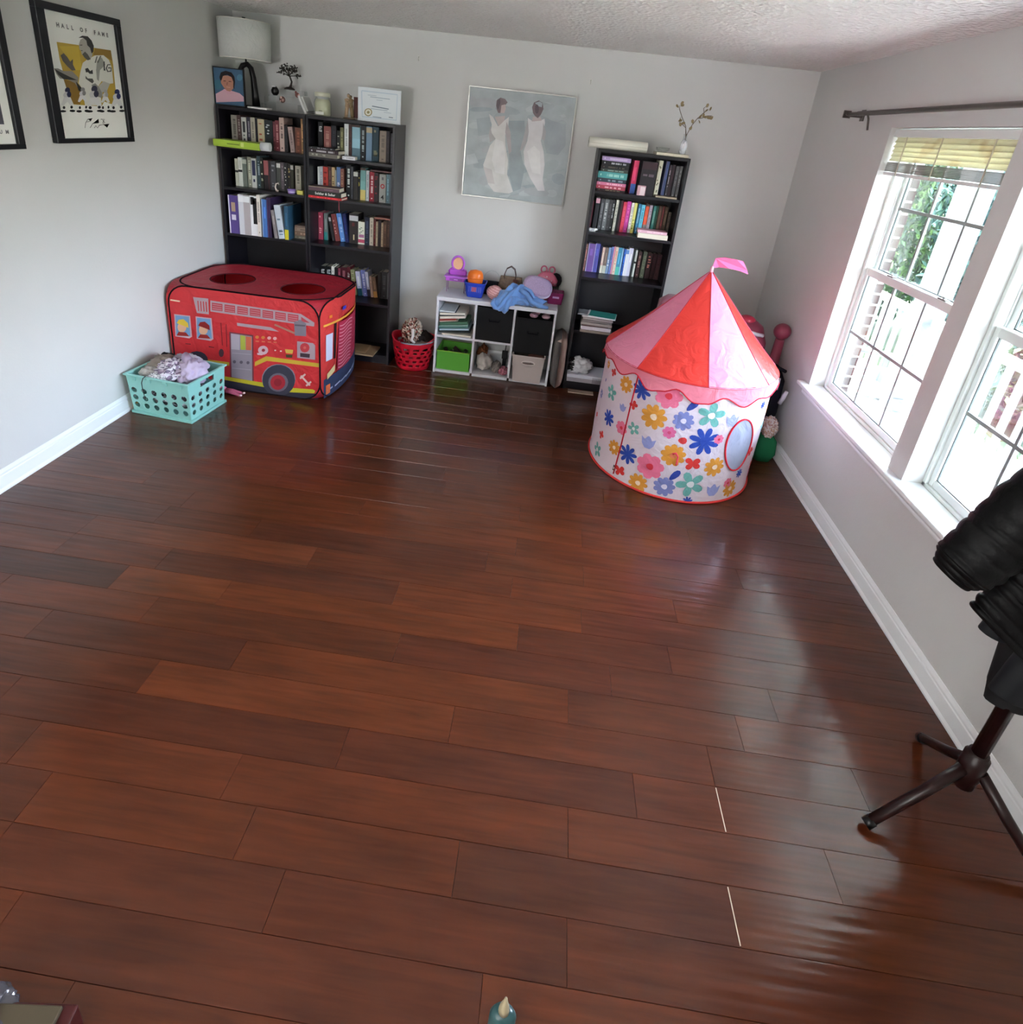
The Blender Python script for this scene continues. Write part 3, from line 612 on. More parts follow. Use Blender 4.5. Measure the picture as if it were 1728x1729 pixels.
 (2.9676, 0.0109, 0.211, 0.0, 'e49cb0', '', '', 'thin pink book'),
 (2.98, 0.0207, 0.211, 0.0, 'ecd4c0', 'e08878', 'v', 'peach-cream book'),
 (3.0014, 0.0286, 0.209, 0.0, '4c98b8', '60c8b8', 'Y', 'teal-blue book'),
 (3.0317, 0.0099, 0.205, 0.0, 'a0c8e8', '', '', 'thin icy blue book'),
 (3.0454, 0.0148, 0.203, 0.0, '2c5cb0', '', '', 'royal blue book'),
 (3.0612, 0.0217, 0.204, 0.0, 'e8ecf4', '7098d8', 't', 'white book with blue edge'),
 (3.0836, 0.0306, 0.214, 0.0, 'dcdcf0', 'f4f4ff', 's', 'tall white-lavender book'),
 (3.1149, 0.0168, 0.204, 0.0, '20282a', '', '', 'thin black-green book'),
 (3.1323, 0.0148, 0.204, 0.0, 'd0d4cc', '202420', 'B', 'narrow white book with dark band'),
 (3.1563, 0.0257, 0.195, 0.0, '3c2224', 'b88c84', 'v', 'dark brown book with pink lettering'),
 (3.1918, 0.0286, 0.2, 0.0, '5f6654', '', '', 'olive-grey book'),
 (3.227, 0.0355, 0.192, 0.0, '32161a', 'd89080', 'm', 'maroon book with a pink rose'),
 (3.2659, 0.0276, 0.192, 0.0, '2c1418', '', '', 'blackish maroon book'),
 (3.2965, 0.0345, 0.194, 0.0, '341a1e', '', '', 'wide maroon-brown book'),
]),
]
PRINTS = {
'poster': [
 ('b89a3a',1,[(-1.723,2.031),(-1.577,2.034),(-1.468,2.034),(-1.351,2.036),(-1.347,1.968),(-1.352,1.876),(-1.354,1.83),(-1.396,1.768),(-1.454,1.78),(-1.48,1.756),(-1.594,1.756),(-1.682,1.757),(-1.703,1.811),(-1.711,1.894),(-1.721,1.953)]),
 ('96742c',2,[(-1.468,2.034),(-1.351,2.036),(-1.351,1.985),(-1.413,2.005),(-1.47,1.995),(-1.488,2.002)]),
 ('8a6a2a',2,[(-1.717,1.869),(-1.64,1.861),(-1.613,1.816),(-1.632,1.759),(-1.681,1.76),(-1.703,1.811)]),
 ('c8ac3c',2,[(-1.712,2.014),(-1.584,2.029),(-1.585,1.971),(-1.583,1.921),(-1.628,1.917),(-1.68,1.978)]),
 ('d8d8ce',3,[(-1.572,1.955),(-1.533,1.976),(-1.475,1.999),(-1.413,2.006),(-1.375,1.987),(-1.361,1.948),(-1.366,1.875),(-1.407,1.868),(-1.454,1.879),(-1.483,1.854),(-1.514,1.822),(-1.477,1.801),(-1.479,1.76),(-1.6,1.756),(-1.602,1.834),(-1.622,1.858),(-1.598,1.911)]),
 ('9a9a92',4,[(-1.467,1.974),(-1.429,1.995),(-1.409,1.962),(-1.456,1.931),(-1.475,1.877),(-1.487,1.885),(-1.484,1.929)]),
 ('6a6a64',4,[(-1.467,1.996),(-1.487,1.964),(-1.479,1.963),(-1.458,1.996)]),
 ('6a6a64',4,[(-1.439,2.002),(-1.468,1.966),(-1.46,1.965),(-1.43,2.0)]),
 ('b4b4ac',3,[(-1.44,1.88),(-1.392,1.871),(-1.421,1.836),(-1.459,1.825),(-1.471,1.797),(-1.5,1.822),(-1.48,1.855)]),
 ('a8a49a',4,[(-1.579,2.038),(-1.565,2.06),(-1.53,2.077),(-1.501,2.064),(-1.488,2.032),(-1.496,1.997),(-1.517,1.973),(-1.55,1.983),(-1.57,1.993),(-1.573,2.01),(-1.581,2.017)]),
 ('2c2a28',5,[(-1.576,2.067),(-1.548,2.08),(-1.51,2.082),(-1.487,2.066),(-1.476,2.042),(-1.485,2.015),(-1.5,2.005),(-1.505,2.03),(-1.522,2.04),(-1.524,2.061),(-1.544,2.071)]),
 ('5a5852',5,[(-1.567,1.994),(-1.545,2.009),(-1.528,1.998),(-1.513,1.978),(-1.534,1.97),(-1.554,1.98)]),
 ('3a3834',5,[(-1.576,2.033),(-1.558,2.035),(-1.557,2.039),(-1.575,2.036)]),
 ('3a3834',5,[(-1.573,2.009),(-1.56,2.011),(-1.56,2.013),(-1.572,2.012)]),
 ('8c8880',4,[(-1.767,1.913),(-1.741,1.915),(-1.708,1.906),(-1.654,1.911),(-1.616,1.884),(-1.628,1.858),(-1.602,1.834),(-1.623,1.824),(-1.647,1.857),(-1.693,1.87),(-1.74,1.871),(-1.758,1.89)]),
 ('2e2c2a',5,[(-1.765,1.911),(-1.722,1.897),(-1.678,1.884),(-1.626,1.871),(-1.717,1.869),(-1.747,1.887)]),
 ('2e2c2a',5,[(-1.639,1.866),(-1.602,1.834),(-1.603,1.817),(-1.63,1.824)]),
 ('5c5650',4,[(-1.713,1.974),(-1.69,1.987),(-1.67,1.971),(-1.656,1.952),(-1.635,1.966),(-1.641,1.941),(-1.628,1.917),(-1.653,1.913),(-1.679,1.929),(-1.704,1.951)]),
 ('3c3c3c',5,[(-1.562,1.929),(-1.542,1.935),(-1.529,1.921),(-1.51,1.929),(-1.511,1.909),(-1.535,1.908),(-1.546,1.915),(-1.56,1.912)]),
 ('5a5a56',5,[(-1.566,1.897),(-1.553,1.885),(-1.519,1.887),(-1.512,1.874),(-1.525,1.863),(-1.555,1.876),(-1.569,1.883)]),
 ('3a3a3a',5,[(-1.421,1.976),(-1.411,1.977),(-1.416,1.944),(-1.413,1.933),(-1.427,1.932),(-1.423,1.961)]),
 ('3a3a3a',5,[(-1.369,1.968),(-1.393,1.965),(-1.41,1.944),(-1.401,1.927),(-1.369,1.932),(-1.364,1.952),(-1.39,1.951),(-1.391,1.945),(-1.371,1.948),(-1.375,1.936),(-1.395,1.932),(-1.401,1.945),(-1.388,1.962),(-1.37,1.963)]),
 ('8c8c86',4,[(-1.533,1.856),(-1.504,1.866),(-1.481,1.85),(-1.465,1.824),(-1.471,1.797),(-1.518,1.804)]),
 ('2a2c4c',6,[(-1.687,1.821),(-1.692,1.813),(-1.702,1.808),(-1.712,1.807),(-1.72,1.812),(-1.721,1.82),(-1.716,1.828),(-1.706,1.833),(-1.696,1.834),(-1.688,1.83)]),
 ('c8c8c8',6,[(-1.689,1.799),(-1.696,1.79),(-1.709,1.783),(-1.724,1.783),(-1.734,1.788),(-1.737,1.797),(-1.73,1.806),(-1.717,1.813),(-1.702,1.813),(-1.691,1.808)]),
 ('2a2c4c',7,[(-1.683,1.803),(-1.69,1.793),(-1.701,1.788),(-1.711,1.792),(-1.713,1.802),(-1.706,1.812),(-1.695,1.816),(-1.685,1.813)]),
 ('d8d8d6',6,[(-1.735,1.787),(-1.691,1.789),(-1.678,1.757),(-1.7,1.751),(-1.716,1.769),(-1.746,1.749),(-1.758,1.754)]),
 ('1c1c20',7,[(-1.733,1.724),(-1.741,1.72),(-1.757,1.718),(-1.772,1.719),(-1.778,1.723),(-1.77,1.727),(-1.754,1.729),(-1.739,1.727)]),
 ('1c1c20',7,[(-1.673,1.728),(-1.68,1.723),(-1.694,1.721),(-1.708,1.723),(-1.713,1.726),(-1.707,1.731),(-1.692,1.733),(-1.678,1.731)]),
 ('24242a',7,[(-1.736,1.741),(-1.742,1.734),(-1.751,1.734),(-1.754,1.74),(-1.748,1.747),(-1.739,1.747)]),
 ('24242a',7,[(-1.685,1.744),(-1.691,1.738),(-1.701,1.737),(-1.704,1.744),(-1.698,1.751),(-1.688,1.751)]),
 ('8a8a88',6,[(-1.585,1.83),(-1.59,1.823),(-1.598,1.818),(-1.607,1.818),(-1.614,1.821),(-1.615,1.828),(-1.611,1.835),(-1.602,1.84),(-1.593,1.84),(-1.586,1.837)]),
 ('c8c8c8',6,[(-1.587,1.811),(-1.593,1.803),(-1.604,1.798),(-1.617,1.797),(-1.626,1.801),(-1.629,1.809),(-1.623,1.817),(-1.612,1.822),(-1.599,1.823),(-1.589,1.819)]),
 ('8a8a88',7,[(-1.582,1.814),(-1.588,1.806),(-1.598,1.802),(-1.606,1.805),(-1.608,1.813),(-1.602,1.822),(-1.592,1.826),(-1.584,1.823)]),
 ('d8d8d6',6,[(-1.627,1.8),(-1.589,1.802),(-1.577,1.775),(-1.596,1.771),(-1.61,1.786),(-1.636,1.769),(-1.647,1.772)]),
 ('1c1c20',7,[(-1.629,1.727),(-1.636,1.722),(-1.65,1.72),(-1.663,1.722),(-1.668,1.726),(-1.662,1.73),(-1.647,1.732),(-1.634,1.731)]),
 ('1c1c20',7,[(-1.577,1.73),(-1.583,1.726),(-1.596,1.724),(-1.608,1.725),(-1.612,1.729),(-1.606,1.734),(-1.593,1.736),(-1.581,1.734)]),
 ('24242a',7,[(-1.631,1.744),(-1.637,1.737),(-1.645,1.737),(-1.647,1.744),(-1.642,1.75),(-1.634,1.751)]),
 ('24242a',7,[(-1.587,1.748),(-1.593,1.741),(-1.601,1.74),(-1.603,1.747),(-1.598,1.754),(-1.589,1.754)]),
 ('34344a',6,[(-1.494,1.839),(-1.501,1.828),(-1.513,1.821),(-1.528,1.82),(-1.538,1.826),(-1.54,1.836),(-1.533,1.846),(-1.52,1.853),(-1.506,1.854),(-1.496,1.849)]),
 ('c8c8c8',6,[(-1.496,1.811),(-1.505,1.799),(-1.523,1.791),(-1.542,1.79),(-1.556,1.796),(-1.56,1.808),(-1.551,1.819),(-1.534,1.827),(-1.514,1.828),(-1.5,1.822)]),
 ('34344a',7,[(-1.489,1.816),(-1.498,1.803),(-1.513,1.797),(-1.525,1.802),(-1.528,1.814),(-1.52,1.826),(-1.505,1.832),(-1.492,1.828)]),
 ('d8d8d6',6,[(-1.556,1.795),(-1.499,1.798),(-1.481,1.758),(-1.509,1.751),(-1.531,1.773),(-1.571,1.749),(-1.587,1.754)]),
 ('1c1c20',7,[(-1.55,1.729),(-1.56,1.724),(-1.581,1.722),(-1.601,1.723),(-1.608,1.727),(-1.599,1.732),(-1.578,1.734),(-1.558,1.733)]),
 ('1c1c20',7,[(-1.47,1.733),(-1.479,1.729),(-1.498,1.727),(-1.517,1.728),(-1.524,1.732),(-1.515,1.736),(-1.496,1.739),(-1.477,1.737)]),
 ('24242a',7,[(-1.555,1.747),(-1.562,1.739),(-1.575,1.739),(-1.579,1.746),(-1.571,1.753),(-1.559,1.753)]),
 ('24242a',7,[(-1.488,1.751),(-1.496,1.744),(-1.508,1.743),(-1.513,1.75),(-1.505,1.757),(-1.493,1.758)]),
 ('a8a8a4',6,[(-1.422,1.829),(-1.426,1.823),(-1.434,1.818),(-1.444,1.818),(-1.45,1.821),(-1.451,1.828),(-1.447,1.834),(-1.439,1.839),(-1.43,1.839),(-1.423,1.836)]),
 ('c8c8c8',6,[(-1.423,1.812),(-1.429,1.804),(-1.44,1.799),(-1.453,1.799),(-1.462,1.803),(-1.464,1.81),(-1.459,1.817),(-1.448,1.822),(-1.435,1.823),(-1.426,1.819)]),
 ('a8a8a4',7,[(-1.419,1.815),(-1.424,1.807),(-1.434,1.803),(-1.442,1.806),(-1.444,1.814),(-1.439,1.822),(-1.429,1.825),(-1.421,1.823)]),
 ('d8d8d6',6,[(-1.462,1.802),(-1.425,1.804),(-1.413,1.778),(-1.431,1.774),(-1.445,1.788),(-1.471,1.773),(-1.481,1.776)]),
 ('1c1c20',7,[(-1.464,1.731),(-1.47,1.727),(-1.484,1.725),(-1.497,1.726),(-1.502,1.73),(-1.495,1.735),(-1.481,1.737),(-1.468,1.735)]),
 ('1c1c20',7,[(-1.412,1.735),(-1.418,1.731),(-1.431,1.728),(-1.442,1.73),(-1.447,1.734),(-1.441,1.738),(-1.428,1.741),(-1.416,1.739)]),
 ('24242a',7,[(-1.465,1.749),(-1.471,1.742),(-1.479,1.742),(-1.481,1.749),(-1.476,1.756),(-1.468,1.757)]),
 ('24242a',7,[(-1.422,1.753),(-1.428,1.746),(-1.436,1.746),(-1.438,1.753),(-1.433,1.76),(-1.425,1.76)]),
 ('283060',6,[(-1.325,1.833),(-1.331,1.823),(-1.343,1.817),(-1.356,1.817),(-1.365,1.822),(-1.367,1.83),(-1.362,1.84),(-1.35,1.846),(-1.337,1.847),(-1.327,1.842)]),
 ('c8c8c8',6,[(-1.327,1.808),(-1.334,1.797),(-1.351,1.79),(-1.369,1.789),(-1.382,1.795),(-1.386,1.805),(-1.378,1.816),(-1.362,1.823),(-1.344,1.824),(-1.33,1.818)]),
 ('283060',7,[(-1.32,1.812),(-1.328,1.801),(-1.341,1.796),(-1.353,1.8),(-1.356,1.811),(-1.349,1.822),(-1.335,1.827),(-1.323,1.823)]),
 ('d8d8d6',6,[(-1.382,1.794),(-1.329,1.796),(-1.311,1.761),(-1.338,1.755),(-1.358,1.775),(-1.395,1.753),(-1.41,1.757)]),
 ('1c1c20',7,[(-1.375,1.734),(-1.384,1.729),(-1.404,1.727),(-1.423,1.728),(-1.43,1.732),(-1.421,1.737),(-1.402,1.739),(-1.383,1.738)]),
 ('1c1c20',7,[(-1.301,1.738),(-1.309,1.734),(-1.327,1.731),(-1.345,1.733),(-1.351,1.737),(-1.343,1.741),(-1.325,1.744),(-1.307,1.742)]),
 ('24242a',7,[(-1.38,1.752),(-1.387,1.745),(-1.398,1.744),(-1.402,1.752),(-1.395,1.759),(-1.384,1.759)]),
 ('24242a',7,[(-1.317,1.757),(-1.325,1.749),(-1.336,1.749),(-1.341,1.756),(-1.333,1.764),(-1.322,1.764)]),
 ('5a5a58',3,[(-1.623,1.647),(-1.614,1.671),(-1.595,1.689),(-1.562,1.694),(-1.578,1.682),(-1.605,1.677),(-1.605,1.675),(-1.577,1.68),(-1.56,1.696),(-1.596,1.691),(-1.617,1.672),(-1.626,1.647)]),
 ('5a5a58',3,[(-1.587,1.647),(-1.566,1.667),(-1.517,1.692),(-1.548,1.672),(-1.519,1.672),(-1.518,1.674),(-1.544,1.673),(-1.518,1.694),(-1.568,1.668),(-1.59,1.648)]),
 ('5a5a58',3,[(-1.556,1.647),(-1.546,1.657),(-1.534,1.646),(-1.517,1.66),(-1.486,1.663),(-1.457,1.665),(-1.444,1.669),(-1.466,1.651),(-1.462,1.649),(-1.44,1.669),(-1.457,1.668),(-1.486,1.665),(-1.518,1.663),(-1.534,1.649),(-1.545,1.66),(-1.56,1.648)]),
 ('5a5a58',3,[(-1.501,1.69),(-1.474,1.691),(-1.492,1.674),(-1.489,1.673),(-1.471,1.692),(-1.501,1.693)]),
 ('5a5a58',3,[(-1.489,1.686),(-1.475,1.673),(-1.491,1.672),(-1.491,1.67),(-1.471,1.673),(-1.486,1.688)]),
],
'posterpaper': [
 ('e8e9e2',0,[(-1.785,2.163),(-1.309,2.174),(-1.294,1.602),(-1.77,1.595)]),
],
'painting': [
 ('8d979c',1,[(1.994,2.055),(1.988,2.041),(1.962,2.019),(1.928,2.001),(1.902,1.994),(1.896,2.001),(1.914,2.02),(1.946,2.041),(1.978,2.055)]),
 ('a8a6aa',1,[(2.289,1.946),(2.268,1.932),(2.212,1.908),(2.146,1.886),(2.1,1.877),(2.098,1.884),(2.139,1.904),(2.204,1.928),(2.263,1.945)]),
 ('98a4a8',1,[(1.943,2.01),(1.93,1.988),(1.902,1.978),(1.872,1.986),(1.856,2.007),(1.86,2.031),(1.882,2.048),(1.912,2.049),(1.936,2.034)]),
 ('a8a6aa',1,[(1.995,1.906),(1.99,1.88),(1.956,1.85),(1.909,1.828),(1.87,1.827),(1.859,1.845),(1.88,1.875),(1.924,1.902),(1.969,1.915)]),
 ('c0c8c8',1,[(2.331,1.65),(2.32,1.636),(2.284,1.617),(2.24,1.604),(2.209,1.601),(2.205,1.611),(2.23,1.628),(2.273,1.645),(2.313,1.654)]),
 ('9fa8ac',1,[(2.526,1.509),(2.515,1.493),(2.452,1.492),(2.384,1.51),(2.344,1.537),(2.349,1.562),(2.397,1.571),(2.466,1.562),(2.524,1.538)]),
 ('84909a',1,[(2.356,1.481),(2.338,1.459),(2.284,1.438),(2.22,1.426),(2.175,1.43),(2.17,1.448),(2.209,1.47),(2.272,1.488),(2.33,1.492)]),
 ('9fa8ac',1,[(2.05,1.793),(2.046,1.778),(2.026,1.76),(1.997,1.747),(1.974,1.745),(1.968,1.755),(1.981,1.772),(2.008,1.789),(2.035,1.797)]),
 ('a8a6aa',1,[(2.243,1.459),(2.237,1.434),(2.205,1.406),(2.161,1.388),(2.125,1.388),(2.115,1.407),(2.136,1.435),(2.176,1.459),(2.219,1.469)]),
 ('c0c8c8',1,[(2.36,2.058),(2.346,2.034),(2.296,2.006),(2.233,1.988),(2.188,1.988),(2.18,2.006),(2.215,2.033),(2.275,2.057),(2.332,2.067)]),
 ('a8a6aa',1,[(2.131,1.574),(2.129,1.553),(2.106,1.529),(2.072,1.515),(2.044,1.516),(2.034,1.532),(2.048,1.556),(2.078,1.576),(2.111,1.583)]),
 ('b4bcbe',1,[(1.923,1.961),(1.913,1.936),(1.872,1.905),(1.817,1.882),(1.776,1.877),(1.769,1.894),(1.794,1.924),(1.845,1.952),(1.896,1.967)]),
 ('8d979c',1,[(2.487,1.933),(2.478,1.922),(2.459,1.918),(2.44,1.924),(2.429,1.937),(2.432,1.95),(2.447,1.957),(2.467,1.956),(2.483,1.946)]),
 ('98a4a8',1,[(2.524,1.626),(2.509,1.613),(2.452,1.591),(2.385,1.571),(2.34,1.562),(2.338,1.569),(2.379,1.588),(2.445,1.61),(2.505,1.626)]),
 ('8d979c',1,[(2.014,1.637),(2.0,1.608),(1.95,1.577),(1.886,1.56),(1.838,1.564),(1.83,1.588),(1.865,1.62),(1.925,1.645),(1.984,1.652)]),
 ('aab4b6',1,[(1.974,1.78),(1.969,1.765),(1.949,1.751),(1.923,1.746),(1.903,1.751),(1.899,1.765),(1.912,1.78),(1.936,1.79),(1.961,1.79)]),
 ('a8a6aa',1,[(1.829,2.007),(1.813,1.99),(1.786,1.986),(1.767,1.997),(1.767,2.019),(1.767,2.039),(1.78,2.05),(1.808,2.046),(1.827,2.029)]),
 ('8d979c',1,[(2.258,1.824),(2.263,1.799),(2.248,1.775),(2.22,1.764),(2.192,1.771),(2.178,1.792),(2.184,1.818),(2.206,1.837),(2.236,1.839)]),
 ('9fa8ac',1,[(1.914,1.974),(1.896,1.964),(1.849,1.954),(1.795,1.95),(1.768,1.954),(1.768,1.963),(1.793,1.973),(1.847,1.98),(1.895,1.981)]),
 ('98a4a8',1,[(2.249,1.888),(2.24,1.867),(2.221,1.857),(2.2,1.863),(2.188,1.882),(2.191,1.905),(2.206,1.921),(2.227,1.924),(2.244,1.911)]),
 ('84909a',1,[(2.207,1.423),(2.193,1.409),(2.154,1.396),(2.109,1.391),(2.078,1.395),(2.076,1.407),(2.104,1.421),(2.149,1.431),(2.189,1.431)]),
 ('b4bcbe',1,[(2.035,1.783),(2.019,1.766),(1.974,1.752),(1.92,1.746),(1.884,1.752),(1.882,1.768),(1.915,1.784),(1.967,1.795),(2.015,1.795)]),
 ('b4bcbe',1,[(1.852,1.909),(1.843,1.897),(1.817,1.886),(1.785,1.881),(1.769,1.885),(1.769,1.896),(1.78,1.907),(1.811,1.916),(1.839,1.916)]),
 ('8d979c',1,[(2.074,1.839),(2.048,1.833),(1.991,1.842),(1.928,1.861),(1.891,1.881),(1.895,1.893),(1.939,1.892),(2.002,1.877),(2.055,1.856)]),
 ('9fa8ac',1,[(2.214,1.443),(2.199,1.418),(2.153,1.398),(2.097,1.393),(2.059,1.405),(2.055,1.429),(2.088,1.453),(2.141,1.466),(2.191,1.462)]),
 ('aab4b6',1,[(1.944,1.963),(1.929,1.935),(1.879,1.907),(1.815,1.893),(1.769,1.9),(1.769,1.924),(1.797,1.952),(1.857,1.974),(1.916,1.978)]),
 ('b4bcbe',1,[(2.398,1.534),(2.38,1.51),(2.333,1.497),(2.279,1.5),(2.243,1.518),(2.243,1.542),(2.277,1.561),(2.331,1.567),(2.378,1.556)]),
 ('8d979c',1,[(2.387,1.923),(2.361,1.903),(2.301,1.899),(2.235,1.913),(2.196,1.939),(2.201,1.964),(2.247,1.977),(2.313,1.971),(2.369,1.95)]),
 ('aab4b6',1,[(2.06,1.632),(2.049,1.618),(2.022,1.613),(1.993,1.618),(1.975,1.63),(1.976,1.645),(1.997,1.655),(2.027,1.656),(2.052,1.646)]),
 ('c0c8c8',1,[(2.125,1.464),(2.104,1.441),(2.046,1.424),(1.979,1.422),(1.934,1.434),(1.932,1.456),(1.975,1.477),(2.041,1.487),(2.1,1.482)]),
 ('aab4b6',1,[(2.437,1.463),(2.432,1.452),(2.412,1.434),(2.385,1.418),(2.365,1.411),(2.361,1.417),(2.375,1.432),(2.4,1.45),(2.424,1.463)]),
 ('b4bcbe',1,[(2.475,2.032),(2.457,2.01),(2.406,1.994),(2.346,1.991),(2.304,2.004),(2.302,2.025),(2.338,2.046),(2.397,2.055),(2.451,2.05)]),
 ('c0c8c8',1,[(2.478,1.983),(2.457,1.975),(2.41,1.978),(2.358,1.99),(2.326,2.007),(2.329,2.019),(2.365,2.022),(2.418,2.013),(2.462,1.998)]),
 ('98a4a8',1,[(2.176,2.044),(2.157,2.036),(2.11,2.029),(2.055,2.027),(2.019,2.032),(2.019,2.04),(2.054,2.048),(2.108,2.053),(2.156,2.051)]),
 ('9fa8ac',1,[(1.975,1.854),(1.961,1.832),(1.914,1.808),(1.856,1.792),(1.814,1.792),(1.809,1.808),(1.842,1.833),(1.897,1.854),(1.95,1.862)]),
 ('b4bcbe',1,[(2.128,2.02),(2.103,2.008),(2.042,2.006),(1.975,2.015),(1.932,2.031),(1.934,2.046),(1.98,2.053),(2.048,2.05),(2.106,2.037)]),
 ('8d979c',1,[(2.067,1.966),(2.067,1.938),(2.04,1.909),(2.0,1.892),(1.964,1.895),(1.95,1.917),(1.964,1.948),(2.0,1.972),(2.041,1.98)]),
 ('84909a',1,[(2.525,1.541),(2.525,1.518),(2.489,1.509),(2.451,1.52),(2.429,1.545),(2.433,1.573),(2.462,1.59),(2.501,1.589),(2.525,1.57)]),
 ('98a4a8',1,[(2.436,2.02),(2.413,2.016),(2.357,2.022),(2.295,2.037),(2.256,2.053),(2.258,2.063),(2.301,2.062),(2.363,2.05),(2.417,2.034)]),
 ('aab4b6',1,[(2.188,2.06),(2.179,2.042),(2.145,2.019),(2.101,2.003),(2.068,2.0),(2.062,2.012),(2.085,2.033),(2.127,2.054),(2.168,2.065)]),
 ('9fa8ac',1,[(1.963,1.726),(1.949,1.709),(1.916,1.701),(1.879,1.705),(1.855,1.72),(1.856,1.737),(1.882,1.75),(1.919,1.753),(1.951,1.743)]),
 ('c0c8c8',1,[(1.903,1.868),(1.889,1.85),(1.848,1.837),(1.8,1.834),(1.77,1.842),(1.77,1.859),(1.795,1.875),(1.842,1.883),(1.885,1.881)]),
 ('aab4b6',1,[(2.229,1.806),(2.215,1.799),(2.184,1.802),(2.152,1.812),(2.133,1.826),(2.136,1.837),(2.16,1.839),(2.194,1.832),(2.221,1.819)]),
 ('c0c8c8',1,[(2.36,1.619),(2.341,1.608),(2.295,1.605),(2.244,1.612),(2.211,1.625),(2.212,1.638),(2.247,1.645),(2.299,1.643),(2.343,1.632)]),
 ('c0c8c8',1,[(2.33,1.443),(2.318,1.424),(2.28,1.406),(2.234,1.397),(2.201,1.401),(2.197,1.417),(2.223,1.437),(2.268,1.451),(2.31,1.454)]),
 ('84909a',1,[(2.085,1.708),(2.071,1.685),(2.019,1.648),(1.955,1.616),(1.909,1.602),(1.902,1.614),(1.937,1.645),(1.999,1.682),(2.057,1.707)]),
 ('a8a6aa',1,[(1.966,1.499),(1.967,1.472),(1.949,1.45),(1.92,1.442),(1.894,1.453),(1.883,1.477),(1.892,1.503),(1.917,1.519),(1.946,1.517)]),
 ('aab4b6',1,[(2.502,1.669),(2.483,1.655),(2.429,1.634),(2.366,1.616),(2.323,1.609),(2.32,1.617),(2.359,1.635),(2.421,1.656),(2.478,1.669)]),
 ('8d979c',1,[(2.146,1.973),(2.121,1.959),(2.064,1.955),(2.0,1.965),(1.96,1.983),(1.963,2.001),(2.007,2.011),(2.071,2.008),(2.126,1.993)]),
 ('c0c8c8',1,[(2.487,1.443),(2.478,1.424),(2.454,1.414),(2.426,1.417),(2.407,1.431),(2.406,1.451),(2.424,1.466),(2.452,1.47),(2.477,1.461)]),
 ('aab4b6',1,[(2.476,2.019),(2.454,1.994),(2.397,1.98),(2.33,1.983),(2.286,2.002),(2.286,2.028),(2.328,2.048),(2.394,2.054),(2.452,2.043)]),
 ('98a4a8',1,[(2.404,1.565),(2.382,1.544),(2.335,1.539),(2.284,1.551),(2.253,1.574),(2.257,1.599),(2.293,1.612),(2.346,1.609),(2.389,1.59)]),
 ('b4bcbe',1,[(2.395,1.485),(2.39,1.466),(2.366,1.449),(2.335,1.441),(2.31,1.447),(2.304,1.464),(2.319,1.483),(2.349,1.496),(2.378,1.497)]),
 ('84909a',1,[(2.033,1.871),(2.019,1.844),(1.976,1.824),(1.923,1.821),(1.887,1.837),(1.883,1.863),(1.914,1.888),(1.965,1.9),(2.012,1.893)]),
 ('98a4a8',1,[(2.484,1.943),(2.479,1.922),(2.451,1.899),(2.412,1.886),(2.381,1.887),(2.373,1.904),(2.39,1.927),(2.426,1.946),(2.463,1.953)]),
 ('84909a',1,[(2.297,1.609),(2.28,1.595),(2.234,1.585),(2.182,1.585),(2.147,1.594),(2.147,1.609),(2.18,1.621),(2.232,1.626),(2.278,1.622)]),
 ('a8a6aa',1,[(1.99,2.019),(1.967,1.993),(1.907,1.977),(1.837,1.977),(1.791,1.994),(1.79,2.02),(1.834,2.042),(1.903,2.051),(1.965,2.042)]),
 ('c0c8c8',1,[(2.048,2.028),(2.034,2.02),(2.006,2.02),(1.975,2.027),(1.956,2.039),(1.959,2.049),(1.981,2.053),(2.013,2.049),(2.039,2.039)]),
 ('9fa8ac',1,[(2.387,2.05),(2.383,2.036),(2.362,2.019),(2.333,2.009),(2.311,2.009),(2.305,2.02),(2.318,2.036),(2.345,2.05),(2.372,2.056)]),
 ('98a4a8',1,[(2.466,1.673),(2.467,1.644),(2.441,1.61),(2.398,1.588),(2.36,1.588),(2.344,1.611),(2.357,1.644),(2.394,1.674),(2.437,1.685)]),
 ('8d979c',1,[(2.04,1.556),(2.043,1.529),(2.026,1.505),(1.996,1.495),(1.968,1.504),(1.955,1.528),(1.963,1.555),(1.988,1.573),(2.018,1.574)]),
 ('aab4b6',1,[(1.92,1.413),(1.905,1.389),(1.873,1.377),(1.838,1.383),(1.816,1.404),(1.818,1.43),(1.843,1.45),(1.879,1.453),(1.909,1.438)]),
 ('a8a6aa',1,[(2.427,1.438),(2.404,1.417),(2.345,1.406),(2.278,1.411),(2.235,1.428),(2.235,1.451),(2.279,1.468),(2.346,1.471),(2.404,1.459)]),
 ('98a4a8',1,[(2.411,1.74),(2.397,1.728),(2.359,1.717),(2.314,1.711),(2.283,1.713),(2.281,1.723),(2.309,1.735),(2.353,1.744),(2.394,1.746)]),
 ('84909a',1,[(1.944,1.979),(1.923,1.966),(1.868,1.954),(1.803,1.948),(1.768,1.953),(1.768,1.964),(1.8,1.977),(1.864,1.986),(1.921,1.987)]),
 ('9fa8ac',1,[(2.056,1.824),(2.049,1.814),(2.027,1.802),(2.0,1.794),(1.981,1.794),(1.978,1.801),(1.994,1.812),(2.02,1.823),(2.044,1.827)]),
 ('8d979c',1,[(2.374,1.898),(2.352,1.894),(2.299,1.897),(2.24,1.907),(2.203,1.919),(2.204,1.927),(2.244,1.927),(2.303,1.92),(2.354,1.909)]),
 ('aab4b6',1,[(2.456,1.963),(2.437,1.951),(2.395,1.95),(2.349,1.961),(2.321,1.978),(2.324,1.994),(2.356,2.0),(2.403,1.995),(2.443,1.98)]),
